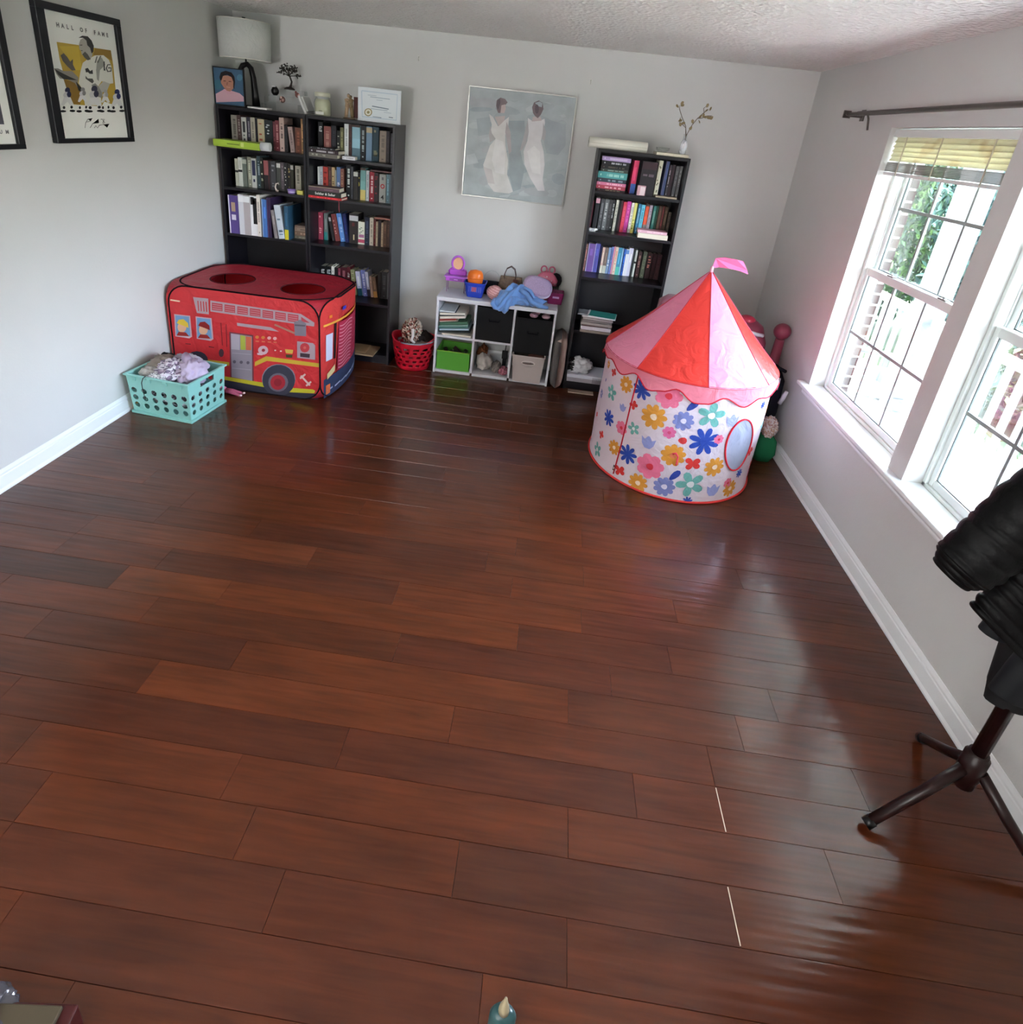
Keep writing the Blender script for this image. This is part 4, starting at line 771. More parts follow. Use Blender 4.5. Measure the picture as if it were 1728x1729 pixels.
 ('84909a',1,[(2.25,1.596),(2.234,1.571),(2.182,1.544),(2.118,1.528),(2.071,1.531),(2.065,1.551),(2.101,1.579),(2.163,1.602),(2.221,1.609)]),
 ('a8a6aa',1,[(1.969,1.715),(1.965,1.697),(1.943,1.681),(1.914,1.675),(1.892,1.681),(1.886,1.696),(1.9,1.714),(1.927,1.726),(1.955,1.726)]),
 ('78848c',2,[(2.069,1.914),(2.181,1.926),(2.2,1.823),(2.177,1.714),(2.22,1.59),(2.206,1.449),(2.151,1.422),(2.108,1.543),(2.094,1.678),(2.066,1.809)]),
 ('88929a',2,[(2.325,1.953),(2.482,1.931),(2.502,1.789),(2.455,1.717),(2.369,1.721),(2.326,1.836)]),
 ('8c969c',2,[(1.829,1.903),(1.926,1.926),(1.937,1.809),(1.853,1.787)]),
 ('c2cccc',2,[(1.773,1.644),(1.835,1.664),(1.87,1.6),(1.784,1.577)]),
 ('cfd6d8',2,[(2.051,1.382),(2.138,1.403),(2.112,1.372),(2.052,1.371)]),
 ('d6d2ce',3,[(1.918,1.945),(1.948,1.928),(1.992,1.868),(2.034,1.911),(2.066,1.94),(2.066,1.875),(2.051,1.814),(2.059,1.742),(2.09,1.644),(2.094,1.542),(2.151,1.422),(2.123,1.405),(2.049,1.404),(2.005,1.406),(1.956,1.457),(1.907,1.59),(1.945,1.73),(1.983,1.781),(1.943,1.823),(1.945,1.876)]),
 ('b8a8a4',4,[(1.962,1.93),(2.038,1.944),(2.034,1.911),(1.996,1.868)]),
 ('a89c9c',3,[(2.052,1.906),(2.088,1.838),(2.109,1.707),(2.093,1.685),(2.07,1.77),(2.049,1.834)]),
 ('a8a0a0',3,[(1.935,1.868),(1.951,1.817),(1.983,1.781),(1.943,1.75),(1.93,1.808)]),
 ('6c5658',5,[(1.965,2.007),(1.965,2.039),(1.991,2.061),(2.026,2.055),(2.046,2.034),(2.031,2.014),(2.026,1.988),(2.001,1.959),(1.984,1.958),(1.971,1.982)]),
 ('4a3a3e',6,[(1.971,2.046),(1.991,2.057),(1.995,2.023),(1.982,1.977),(1.967,2.001)]),
 ('c0a8a4',6,[(2.003,2.011),(2.03,2.02),(2.037,1.989),(2.029,1.962),(2.001,1.959)]),
 ('e2dedc',5,[(1.983,1.781),(2.042,1.767),(2.066,1.675),(2.072,1.539),(2.006,1.546),(1.969,1.631)]),
 ('c4bcba',5,[(1.908,1.577),(1.975,1.563),(2.007,1.462),(1.955,1.464)]),
 ('d8d4d4',3,[(2.203,1.947),(2.233,1.931),(2.292,1.937),(2.325,1.953),(2.332,1.928),(2.324,1.849),(2.316,1.802),(2.346,1.732),(2.365,1.64),(2.364,1.536),(2.389,1.455),(2.338,1.45),(2.27,1.533),(2.216,1.623),(2.198,1.716),(2.218,1.792),(2.221,1.852)]),
 ('a8a0a2',3,[(2.205,1.928),(2.221,1.852),(2.209,1.771),(2.189,1.729),(2.169,1.713),(2.187,1.809),(2.196,1.888)]),
 ('a8a0a2',3,[(2.318,1.927),(2.347,1.865),(2.344,1.805),(2.321,1.816),(2.323,1.862)]),
 ('b8a6a4',4,[(2.24,1.958),(2.296,1.963),(2.306,1.939),(2.234,1.925)]),
 ('5c484c',5,[(2.226,2.02),(2.236,2.053),(2.269,2.069),(2.298,2.056),(2.309,2.016),(2.294,1.976),(2.276,1.952),(2.253,1.965),(2.237,1.983)]),
 ('9ca4ac',6,[(2.243,2.051),(2.276,2.064),(2.298,2.053),(2.295,2.027),(2.266,2.031)]),
 ('3c2c32',6,[(2.277,2.013),(2.275,1.99),(2.266,1.98),(2.254,1.988),(2.247,2.01),(2.248,2.032),(2.258,2.043),(2.27,2.035)]),
 ('e4e0e0',5,[(2.226,1.719),(2.271,1.764),(2.318,1.729),(2.345,1.569),(2.279,1.575)]),
],
'truck': [
 ('a8929a',1,[(0.209,0.637),(0.312,0.64),(0.307,0.531),(0.225,0.53)]),
 ('c82c30',2,[(0.237,0.615),(0.236,0.545),(0.242,0.546),(0.243,0.616)]),
 ('c82c30',2,[(0.256,0.615),(0.254,0.545),(0.26,0.547),(0.262,0.616)]),
 ('c82c30',2,[(0.274,0.615),(0.273,0.546),(0.279,0.547),(0.28,0.617)]),
 ('c82c30',2,[(0.292,0.616),(0.291,0.546),(0.298,0.547),(0.299,0.617)]),
 ('a8929a',1,[(0.326,0.629),(0.934,0.616),(1.024,0.568),(1.021,0.541),(0.912,0.542),(0.32,0.553)]),
 ('b0444e',2,[(0.335,0.616),(0.407,0.615),(0.403,0.565),(0.331,0.564)]),
 ('c8929a',3,[(0.338,0.603),(0.401,0.602),(0.402,0.605),(0.339,0.606)]),
 ('c8929a',3,[(0.337,0.588),(0.4,0.587),(0.401,0.59),(0.338,0.591)]),
 ('c8929a',3,[(0.336,0.573),(0.399,0.572),(0.4,0.576),(0.336,0.577)]),
 ('b0444e',2,[(0.421,0.615),(0.492,0.614),(0.489,0.564),(0.417,0.563)]),
 ('c8929a',3,[(0.424,0.601),(0.487,0.6),(0.488,0.603),(0.425,0.604)]),
 ('c8929a',3,[(0.423,0.587),(0.486,0.586),(0.487,0.589),(0.423,0.59)]),
 ('c8929a',3,[(0.422,0.572),(0.485,0.571),(0.486,0.574),(0.422,0.575)]),
 ('b0444e',2,[(0.507,0.613),(0.578,0.612),(0.575,0.562),(0.503,0.561)]),
 ('c8929a',3,[(0.51,0.6),(0.573,0.599),(0.573,0.602),(0.51,0.603)]),
 ('c8929a',3,[(0.509,0.585),(0.572,0.584),(0.572,0.587),(0.509,0.588)]),
 ('c8929a',3,[(0.508,0.571),(0.571,0.569),(0.571,0.573),(0.508,0.574)]),
 ('b0444e',2,[(0.592,0.612),(0.663,0.611),(0.66,0.561),(0.589,0.56)]),
 ('c8929a',3,[(0.595,0.598),(0.658,0.597),(0.659,0.6),(0.596,0.601)]),
 ('c8929a',3,[(0.594,0.584),(0.657,0.583),(0.658,0.586),(0.595,0.587)]),
 ('c8929a',3,[(0.593,0.569),(0.656,0.568),(0.657,0.571),(0.594,0.572)]),
 ('b0444e',2,[(0.677,0.61),(0.748,0.609),(0.746,0.559),(0.674,0.558)]),
 ('c8929a',3,[(0.68,0.597),(0.743,0.596),(0.744,0.599),(0.681,0.6)]),
 ('c8929a',3,[(0.68,0.582),(0.743,0.581),(0.743,0.584),(0.68,0.585)]),
 ('c8929a',3,[(0.679,0.568),(0.742,0.567),(0.742,0.57),(0.679,0.571)]),
 ('b0444e',2,[(0.762,0.609),(0.833,0.608),(0.831,0.558),(0.76,0.557)]),
 ('c8929a',3,[(0.766,0.595),(0.828,0.594),(0.829,0.597),(0.766,0.598)]),
 ('c8929a',3,[(0.765,0.581),(0.828,0.58),(0.828,0.583),(0.765,0.584)]),
 ('c8929a',3,[(0.764,0.566),(0.827,0.565),(0.828,0.568),(0.765,0.569)]),
 ('b0444e',2,[(0.847,0.607),(0.918,0.606),(0.916,0.556),(0.845,0.555)]),
 ('c8929a',3,[(0.851,0.594),(0.913,0.593),(0.914,0.596),(0.851,0.597)]),
 ('c8929a',3,[(0.85,0.579),(0.913,0.578),(0.913,0.581),(0.851,0.582)]),
 ('c8929a',3,[(0.85,0.565),(0.912,0.564),(0.913,0.567),(0.85,0.568)]),
 ('b0444e',2,[(0.936,0.597),(0.994,0.562),(0.935,0.562)]),
 ('c0a0a8',1,[(0.066,0.502),(0.176,0.504),(0.175,0.357),(0.154,0.342),(0.057,0.344)]),
 ('6c94bc',2,[(0.074,0.495),(0.168,0.497),(0.164,0.358),(0.065,0.353)]),
 ('d8a888',3,[(0.143,0.419),(0.137,0.401),(0.124,0.385),(0.107,0.378),(0.092,0.381),(0.082,0.393),(0.079,0.411),(0.086,0.43),(0.099,0.445),(0.115,0.452),(0.131,0.449),(0.141,0.437)]),
 ('d8b83c',4,[(0.078,0.441),(0.094,0.466),(0.128,0.475),(0.157,0.451),(0.158,0.417),(0.131,0.426),(0.091,0.436)]),
 ('9c2a24',3,[(0.084,0.38),(0.135,0.382),(0.156,0.357),(0.067,0.351)]),
 ('c0a0a8',1,[(0.214,0.505),(0.323,0.507),(0.324,0.36),(0.304,0.344),(0.207,0.347)]),
 ('6c94bc',2,[(0.222,0.498),(0.315,0.499),(0.314,0.361),(0.214,0.356)]),
 ('d8a888',3,[(0.292,0.422),(0.286,0.403),(0.273,0.388),(0.257,0.381),(0.241,0.384),(0.231,0.396),(0.228,0.414),(0.234,0.433),(0.247,0.448),(0.263,0.455),(0.279,0.452),(0.289,0.44)]),
 ('8c2020',4,[(0.227,0.443),(0.242,0.469),(0.276,0.477),(0.305,0.454),(0.306,0.42),(0.28,0.429),(0.239,0.439)]),
 ('9c2a24',3,[(0.234,0.382),(0.284,0.385),(0.305,0.36),(0.216,0.354)]),
 ('7a3a44',1,[(0.439,0.427),(0.604,0.426),(0.587,0.079),(0.421,0.086)]),
 ('8c8490',2,[(0.448,0.418),(0.594,0.416),(0.577,0.088),(0.432,0.097)]),
 ('a8a0ac',3,[(0.451,0.416),(0.511,0.415),(0.503,0.306),(0.445,0.304)]),
 ('a8b048',3,[(0.514,0.413),(0.549,0.412),(0.544,0.312),(0.509,0.309)]),
 ('c8684c',3,[(0.552,0.41),(0.59,0.41),(0.584,0.315),(0.547,0.312)]),
 ('5a5460',4,[(0.472,0.216),(0.468,0.207),(0.459,0.202),(0.451,0.205),(0.448,0.213),(0.452,0.222),(0.461,0.227),(0.469,0.225)]),
 ('5a5460',4,[(0.52,0.22),(0.516,0.21),(0.507,0.206),(0.499,0.208),(0.496,0.216),(0.5,0.225),(0.509,0.23),(0.517,0.228)]),
 ('5a5460',4,[(0.567,0.223),(0.563,0.214),(0.555,0.209),(0.547,0.211),(0.544,0.219),(0.548,0.229),(0.556,0.233),(0.564,0.231)]),
 ('9c94a0',3,[(0.44,0.162),(0.573,0.167),(0.574,0.174),(0.441,0.169)]),
 ('9c94a0',3,[(0.448,0.274),(0.58,0.281),(0.581,0.287),(0.449,0.28)]),
 ('a8929a',1,[(0.496,0.498),(0.727,0.497),(0.782,0.473),(0.497,0.477)]),
 ('b07868',1,[(0.751,0.513),(0.887,0.47),(0.892,0.483),(0.756,0.525)]),
 ('7c7480',2,[(0.887,0.555),(0.928,0.576),(0.968,0.555),(0.966,0.466),(0.889,0.461)]),
 ('5a525c',3,[(0.892,0.54),(0.963,0.544),(0.96,0.533),(0.891,0.529)]),
 ('d88040',2,[(0.643,0.417),(0.639,0.408),(0.629,0.403),(0.62,0.406),(0.616,0.413),(0.621,0.422),(0.63,0.427),(0.64,0.425)]),
 ('d87050',2,[(0.617,0.38),(0.64,0.381),(0.641,0.39),(0.618,0.389)]),
 ('d88040',2,[(0.685,0.419),(0.68,0.411),(0.671,0.406),(0.661,0.408),(0.658,0.416),(0.662,0.425),(0.672,0.429),(0.681,0.427)]),
 ('d87050',2,[(0.659,0.384),(0.682,0.385),(0.683,0.393),(0.66,0.393)]),
 ('d8a0a0',2,[(0.726,0.422),(0.722,0.413),(0.712,0.408),(0.703,0.41),(0.699,0.418),(0.704,0.427),(0.713,0.432),(0.723,0.43)]),
 ('d87050',2,[(0.7,0.387),(0.723,0.388),(0.724,0.397),(0.702,0.396)]),
 ('d8a0a0',2,[(0.765,0.424),(0.761,0.415),(0.751,0.41),(0.742,0.412),(0.738,0.42),(0.743,0.429),(0.752,0.434),(0.762,0.432)]),
 ('d87050',2,[(0.74,0.39),(0.763,0.391),(0.764,0.4),(0.741,0.399)]),
 ('c8a8b0',2,[(0.702,0.331),(0.698,0.317),(0.687,0.304),(0.673,0.296),(0.657,0.293),(0.643,0.298),(0.634,0.308),(0.631,0.322),(0.635,0.336),(0.646,0.349),(0.66,0.357),(0.676,0.36),(0.69,0.355),(0.699,0.345)]),
 ('a03038',3,[(0.681,0.329),(0.677,0.32),(0.668,0.315),(0.659,0.317),(0.656,0.325),(0.66,0.334),(0.669,0.339),(0.678,0.337)]),
 ('c8a8b0',2,[(0.623,0.301),(0.665,0.307),(0.659,0.289),(0.625,0.288)]),
 ('a8929a',1,[(0.903,0.423),(1.011,0.424),(1.026,0.41),(1.024,0.307),(0.9,0.304)]),
 ('b83840',2,[(0.988,0.389),(0.983,0.371),(0.971,0.357),(0.954,0.35),(0.937,0.352),(0.926,0.363),(0.922,0.38),(0.926,0.398),(0.939,0.412),(0.956,0.419),(0.972,0.416),(0.984,0.405)]),
 ('c86058',3,[(0.965,0.386),(0.962,0.378),(0.954,0.373),(0.947,0.376),(0.944,0.383),(0.948,0.391),(0.955,0.395),(0.962,0.393)]),
 ('403038',2,[(0.922,0.342),(0.989,0.344),(0.986,0.316),(0.921,0.314)]),
 ('d8b04c',2,[(0.818,0.355),(0.875,0.357),(0.869,0.329),(0.823,0.328)]),
 ('4c4424',2,[(0.822,0.318),(0.869,0.322),(0.865,0.299),(0.824,0.296)]),
 ('e8e0d0',2,[(0.757,0.338),(0.753,0.333),(0.747,0.332),(0.744,0.336),(0.747,0.341),(0.754,0.342)]),
 ('e8e0d0',2,[(0.797,0.338),(0.793,0.333),(0.786,0.332),(0.782,0.336),(0.786,0.341),(0.794,0.342)]),
 ('c8a838',1,[(0.604,0.233),(0.685,0.286),(0.779,0.284),(1.052,0.284),(1.051,0.256),(0.778,0.255),(0.689,0.253),(0.602,0.201)]),
 ('c8a838',1,[(0.258,0.204),(0.422,0.205),(0.42,0.179),(0.261,0.185)]),
 ('b8b02c',1,[(0.382,0.095),(0.601,0.087),(0.67,0.087),(0.676,0.052),(0.594,0.057),(0.38,0.069)]),
 ('b8b02c',1,[(0.834,0.075),(1.004,0.085),(1.02,0.076),(1.012,0.057),(0.835,0.04)]),
 ('30303c',0,[(0.38,0.067),(0.676,0.054),(0.833,0.04),(1.02,0.056),(1.014,0.038),(0.377,0.032)]),
 ('3a3a48',2,[(0.88,0.135),(0.874,0.101),(0.86,0.069),(0.837,0.04),(0.809,0.018),(0.777,0.003),(0.744,-0.001),(0.712,0.004),(0.685,0.018),(0.665,0.041),(0.652,0.07),(0.65,0.103),(0.656,0.137),(0.671,0.169),(0.694,0.197),(0.722,0.219),(0.754,0.232),(0.786,0.237),(0.817,0.232),(0.843,0.218),(0.864,0.196),(0.876,0.168)]),
 ('8c8490',1,[(0.884,0.147),(0.879,0.115),(0.864,0.084),(0.841,0.057),(0.811,0.036),(0.778,0.022),(0.744,0.017),(0.711,0.021),(0.683,0.034),(0.662,0.056),(0.649,0.083),(0.646,0.113),(0.652,0.145),(0.668,0.176),(0.691,0.203),(0.721,0.224),(0.753,0.237),(0.787,0.241),(0.819,0.237),(0.846,0.224),(0.868,0.204),(0.881,0.178)]),
 ('6c6470',3,[(0.832,0.114),(0.826,0.089),(0.813,0.066),(0.794,0.047),(0.771,0.036),(0.746,0.032),(0.723,0.037),(0.705,0.05),(0.694,0.07),(0.691,0.094),(0.696,0.118),(0.709,0.141),(0.729,0.16),(0.752,0.171),(0.776,0.175),(0.799,0.169),(0.817,0.157),(0.828,0.137)]),
 ('a82c38',4,[(0.812,0.111),(0.808,0.089),(0.795,0.069),(0.777,0.054),(0.757,0.046),(0.736,0.048),(0.719,0.058),(0.709,0.075),(0.706,0.096),(0.711,0.118),(0.723,0.138),(0.741,0.153),(0.761,0.16),(0.782,0.159),(0.798,0.149),(0.809,0.132)]),
 ('8c2430',5,[(0.787,0.107),(0.783,0.092),(0.772,0.08),(0.758,0.074),(0.744,0.076),(0.734,0.085),(0.731,0.1),(0.736,0.115),(0.746,0.127),(0.76,0.133),(0.774,0.131),(0.784,0.122)]),
 ('3a3440',2,[(0.273,0.198),(0.111,0.175),(0.12,0.203),(0.139,0.228),(0.167,0.246),(0.199,0.256),(0.229,0.255),(0.254,0.244),(0.269,0.223)]),
 ('d8b8b0',2,[(0.917,0.172),(0.979,0.108),(0.989,0.118),(0.927,0.182)]),
 ('d8b8b0',2,[(0.95,0.197),(0.912,0.159),(0.92,0.149),(0.958,0.188)]),
 ('d8b8b0',2,[(0.989,0.147),(0.953,0.11),(0.961,0.101),(0.997,0.138)]),
 ('e8c8a8',2,[(0.05,0.593),(0.115,0.591),(0.117,0.601),(0.053,0.603)]),
 ('602c30',2,[(0.123,0.298),(0.16,0.298),(0.161,0.304),(0.124,0.303)]),
 ('602c30',2,[(0.287,0.298),(0.323,0.297),(0.325,0.302),(0.288,0.304)]),
 ('8c2830',2,[(0.383,0.483),(0.381,0.322),(0.387,0.323),(0.389,0.484)]),
 ('7c2830',2,[(0.419,0.477),(0.412,0.316),(0.417,0.317),(0.424,0.478)]),
 ('4c3038',2,[(0.39,0.269),(0.385,0.25),(0.375,0.238),(0.364,0.236),(0.356,0.246),(0.354,0.264),(0.359,0.283),(0.369,0.295),(0.38,0.297),(0.388,0.287)]),
],
'portrait': [
 ('3c5c78',1,[(0.001,2.051),(0.217,2.05),(0.234,1.847),(0.013,1.823)]),
 ('4c7890',2,[(0.218,1.999),(0.213,1.986),(0.202,1.977),(0.189,1.975),(0.179,1.982),(0.176,1.995),(0.181,2.008),(0.192,2.017),(0.205,2.019),(0.215,2.012)]),
 ('3a6878',2,[(0.063,1.94),(0.056,1.92),(0.04,1.906),(0.022,1.904),(0.008,1.915),(0.004,1.934),(0.011,1.954),(0.027,1.968),(0.045,1.97),(0.059,1.959)]),
 ('c8a0ac',3,[(0.016,1.876),(0.073,1.908),(0.095,1.913),(0.153,1.904),(0.19,1.897),(0.219,1.877),(0.233,1.847),(0.016,1.822)]),
 ('c89aa8',4,[(0.076,1.915),(0.14,1.903),(0.152,1.893),(0.105,1.885),(0.077,1.897)]),
 ('b07c68',5,[(0.062,1.977),(0.076,1.998),(0.114,2.002),(0.147,1.992),(0.155,1.96),(0.146,1.922),(0.123,1.901),(0.098,1.904),(0.077,1.926),(0.06,1.951)]),
 ('241c20',6,[(0.052,1.987),(0.065,2.017),(0.1,2.031),(0.141,2.024),(0.16,2.001),(0.164,1.968),(0.154,1.919),(0.147,1.933),(0.151,1.967),(0.139,1.995),(0.11,2.007),(0.078,1.995),(0.065,1.966),(0.056,1.969)]),
 ('5a3430',7,[(0.079,1.963),(0.096,1.963),(0.097,1.968),(0.08,1.968)]),
 ('5a3430',7,[(0.117,1.963),(0.136,1.963),(0.137,1.968),(0.118,1.968)]),
 ('d8a890',7,[(0.098,1.927),(0.125,1.926),(0.126,1.929),(0.098,1.93)]),
 ('6c3c34',6,[(0.105,1.959),(0.101,1.94),(0.105,1.94),(0.109,1.959)]),
],
'cert': [
 ('b8c8d4',1,[(1.052,1.996),(1.302,1.996),(1.299,1.838),(1.061,1.838),(1.056,2.0),(1.048,1.999),(1.056,1.831),(1.304,1.832),(1.307,2.002),(1.052,2.004)]),
 ('8ca0ac',2,[(1.113,1.965),(1.253,1.963),(1.253,1.967),(1.114,1.969)]),
 ('a8b8c0',2,[(1.096,1.975),(1.157,1.975),(1.157,1.979),(1.096,1.979)]),
 ('9cacb8',2,[(1.157,1.95),(1.201,1.95),(1.201,1.953),(1.158,1.953)]),
 ('6c7c88',2,[(1.127,1.906),(1.246,1.898),(1.247,1.904),(1.128,1.912)]),
 ('8c9ca8',2,[(1.119,1.891),(1.238,1.888),(1.238,1.892),(1.119,1.894)]),
 ('9cacb8',2,[(1.212,1.876),(1.264,1.875),(1.265,1.878),(1.212,1.879)]),
 ('7c8c98',2,[(1.133,1.84),(1.195,1.838),(1.196,1.843),(1.134,1.844)]),
 ('5c6c78',2,[(1.248,1.847),(1.278,1.846),(1.279,1.851),(1.248,1.852)]),
 ('8c7c4c',2,[(1.129,1.869),(1.127,1.86),(1.121,1.851),(1.112,1.844),(1.102,1.841),(1.091,1.842),(1.082,1.847),(1.075,1.854),(1.073,1.864),(1.075,1.874),(1.081,1.883),(1.09,1.889),(1.101,1.892),(1.112,1.891),(1.121,1.887),(1.127,1.879)]),
 ('d8d8c8',3,[(1.123,1.869),(1.121,1.86),(1.115,1.852),(1.106,1.848),(1.097,1.847),(1.088,1.85),(1.082,1.856),(1.079,1.864),(1.081,1.873),(1.087,1.881),(1.096,1.886),(1.106,1.887),(1.115,1.884),(1.121,1.877)]),
 ('8c8460',4,[(1.112,1.868),(1.11,1.862),(1.105,1.858),(1.098,1.857),(1.093,1.86),(1.091,1.866),(1.093,1.871),(1.098,1.875),(1.104,1.876),(1.11,1.873)]),
],
}
# ================================================================ BOOKCASES
def bookcase(x0, x1, shelves, lb, top=1.806):
    w = x1 - x0; o = empty('bookcase', (x0, -.36, 0)); tag(o, lb, 'bookcase')
    for x in (0, w - .018): bevel(MB().box((x, 0, 0), (x + .018, .298, top)).build('side_panel', BLACKWOOD, o), .0015)
    bevel(MB().box((.018, .002, top - .022), (w - .018, .298, top - .001)).build('top_panel', BLACKWOOD, o), .0015)
    for z in shelves: bevel(MB().box((.0185, .003, z - .02), (w - .0185, .292, z)).build('shelf', BLACKWOOD, o), .0015)
    MB().box((.018, .02, 0), (w - .018, .035, shelves[0] - .02)).build('kick_board', BLACKWOOD, o)
    MB().box((.004, .2935, .02), (w - .004, .2975, top - .022)).build('back_panel', mat('black_back_panel', '17151a', rough=.55), o)
    return o
bookcase(.022, .668, [.075, .495, .915, 1.255, 1.54], 'tall black bookcase in the corner with a lamp on it')
bookcase(.672, 1.313, [.075, .495, .915, 1.255, 1.54], 'tall black bookcase with a framed certificate on top')
bookcase(2.727, 3.354, [.075, .494, .91, 1.238, 1.525], 'tall black bookcase behind the circus tent', 1.80)

# ================================================================ BOOKS
ORD = 'first second third fourth fifth sixth seventh eighth ninth tenth eleventh twelfth thirteenth fourteenth fifteenth sixteenth seventeenth eighteenth nineteenth twentieth twenty-first twenty-second twenty-third twenty-fourth'.split()
GRAIN = mat('book_cover', attr=True, rough=.5, spec=.4); PAGES = mat('page_edges', 'd8d0be', rough=.9, bump=(300, .3, .001))
def shade(h, k): c = [min(255, int(int(h[i:i + 2], 16) * k)) for i in (0, 2, 4)]; return '%02x%02x%02x' % tuple(c)
def book(w, h, d, c, tc='', st='', seed=0, paper=None):
    """cover mesh (spine toward -y) with a page block as its child; print on the spine is flat"""
    r = random.Random(seed * 7 + 1); m = MB(); t = min(.0028, w * .16)
    m.box((0, 0, 0), (t, d, h), c); m.box((w - t, 0, 0), (w, d, h), c); m.box((t, 0, 0), (w - t, t, h), c)
    f = -.0003
    def q(x0, z0, x1, z1, cc): m.add([(x0 * w, f, z0 * h), (x1 * w, f, z0 * h), (x1 * w, f, z1 * h), (x0 * w, f, z1 * h)], [(0, 1, 2, 3)], cc)
    if st in ('v', ''):
        k = tc or shade(c, 1.5 if sum(lin(c)[:3]) < .8 else .7)
        if st == 'v' or w > .014:
            z = .3 + r.uniform(-.05, .1)
            while z < .86:
                l = r.uniform(.012, .03)
                if r.random() < .8: q(.3, z, .72, z + l, k)
                z += l + .008
            q(.35, .08, .65, .12, k)
    elif st == 'p': q(.25, .5, .75, .86, tc); q(.35, .1, .65, .3, tc); q(.3, .38, .6, .42, tc)
    elif st == 'm':
        for _ in range(5): z = r.uniform(.1, .85); q(.2, z, r.uniform(.5, .85), z + r.uniform(.02, .07), tc)
    elif st == 'd':
        for _ in range(7): z = r.uniform(.1, .85); x = r.uniform(.12, .5); m.add([((x) * w, f, z * h), ((x + .16) * w, f, (z - .03) * h), ((x + .34) * w, f, z * h), ((x + .16) * w, f, (z + .03) * h)], [(0, 1, 2, 3)], tc)
    elif st == 't': q(.0, .82, 1, .97, tc)
    elif st == 'T': q(.0, .0, 1, .5, tc)
    elif st == 'B': q(0, .5, 1, .58, tc); q(.2, .62, .8, .9, shade(c, .9))
    elif st == 'N': q(.12, .42, .88, .93, tc); q(.3, .2, .7, .3, tc)
    elif st == 'h': q(0, .0, 1, .33, tc); q(0, .33, 1, .6, shade(c, 1.08)); q(0, .93, 1, 1, '4a3a34')
    elif st == 'Y': q(0, 0, 1, .3, tc); q(.35, .4, .65, .8, shade(c, 1.3))
    elif st == 's': q(0, 0, .14, 1, tc); q(.45, .5, .7, .8, shade(c, 1.3))
    elif st == 'S': q(0, 0, .12, 1, tc); q(.28, .36, .72, .5, tc if tc == 'e4dcf0' else c); q(.3, .58, .7, .82, 'b89c84' if tc == 'e4dcf0' else shade(c, 1.2))
    elif st == 'K': q(.4, .3, 1, .95, tc); q(.1, .78, .6, .97, tc); q(.55, .8, .8, .9, '8c8c90')
    elif st == 'F': q(0, .07, 1, .22, tc); q(.1, .3, .9, .44, 'a86c90'); [q(.1 + .25 * (i % 3), .48 + .06 * i, .4 + .2 * (i % 3), .51 + .06 * i, '4a5c50') for i in range(5)]
    elif st == 'C': q(0, .76, 1, .93, tc); q(.45, .12, .58, .3, 'd8c8a0'); q(.3, .58, .6, .7, '5a2024')
    elif st in ('E', 'J'): q(.2, .72, .8, .76, tc); q(.2, .72, .35, .88, tc); q(.2, .84, .8, .88, tc); q(.2, .79, .7, .815, tc)
    elif st == '4':
        sm_ = [(.5 + .32 * math.cos(2 * PI * i / 14), .58 + .085 * math.sin(2 * PI * i / 14)) for i in range(14)]; si = [(.5 + .18 * math.cos(2 * PI * i / 14), .58 + .048 * math.sin(2 * PI * i / 14)) for i in range(14)]
        for i in range(14): j = (i + 1) % 14; m.add([(sm_[i][0] * w, f, sm_[i][1] * h), (sm_[j][0] * w, f, sm_[j][1] * h), (si[j][0] * w, f, si[j][1] * h), (si[i][0] * w, f, si[i][1] * h)], [(0, 1, 2, 3)], tc)
        tv, tf_ = textverts('4', w * .95, .0008); m.add([(w * .5 + a, f, h * .18 + b_) for a, b_, _ in tv], tf_, '141414'); q(.35, .8, .65, .9, '6c6c70')
    pm = MB().box((t + .0002, t + .0002, .003), (w - t - .0002, d - .004, h - .003)).mesh('page_block', paper or PAGES)
    return m.mesh('book', GRAIN), pm
def put_book(w, h, d, c, tc, st, loc, rot, lb, group=None, seed=0):
    a, p = book(w, h, d, c, tc, st, seed); o = link('book', a, None, loc, rot); tag(o, lb, 'book', group); link('page_block', p, o); return o
ENDS = {'a': 'lamp corner', 'b': 'lamp corner', 'c': 'painting side'}
sd = 0
for bi, (z, ys, d, where, rows) in enumerate(BOOKS):
    grp = 'books on the ' + where
    sh, bc = where.split(' of the '); bc = {'corner bookcase': 'lamp bookcase', 'middle bookcase': 'certificate bookcase'}.get(bc, 'tent-side bookcase'); shelfshort = bc + ' ' + sh
    for i, (x, w, h, ang, c, tc, st, look) in enumerate(rows):
        sd += 1; dd = d if d + ys < -.069 else -.0695 - ys
        dd = min(dd, -.0695 - ys)
        put_book(w, h, dd, c, tc, st, (x, ys + .003 * math.sin(sd * 2.3), z + .0004), (0, -ang, 0), '%s, %s along %s' % (look, ORD[i], shelfshort), grp, sd)
def flat_book(L, t, d, c, loc, rz=0, tc='', st='', lb='', group=None, tilt=0, cat='book', ttl=None):
    """lying flat: spine length L along x, thickness t, loc = front-left-bottom corner"""
    global sd; sd += 1
    a, p = book(t, L, d, c, tc, st, sd)
    e = Euler((0, 0, rz)).to_matrix() @ Euler((0, -tilt, 0)).to_matrix() @ Euler((0, PI / 2, 0)).to_matrix()
    up_ = Euler((0, 0, rz)).to_matrix() @ Euler((0, -tilt, 0)).to_matrix() @ Vector((0, 0, t))
    o = link('book', a, None, Vector(loc) + up_, e.to_euler()); tag(o, lb, cat, group); link('page_block', p, o)
    if ttl:
        tv, tf_ = textverts(ttl[0], ttl[1], .0004); k = MB(); k.add([(t * .5 - b_, -.0006, L * .5 + a_) for a_, b_, _ in tv], tf_, ttl[2]); k.build('spine_lettering', GRAIN, o)
    return o
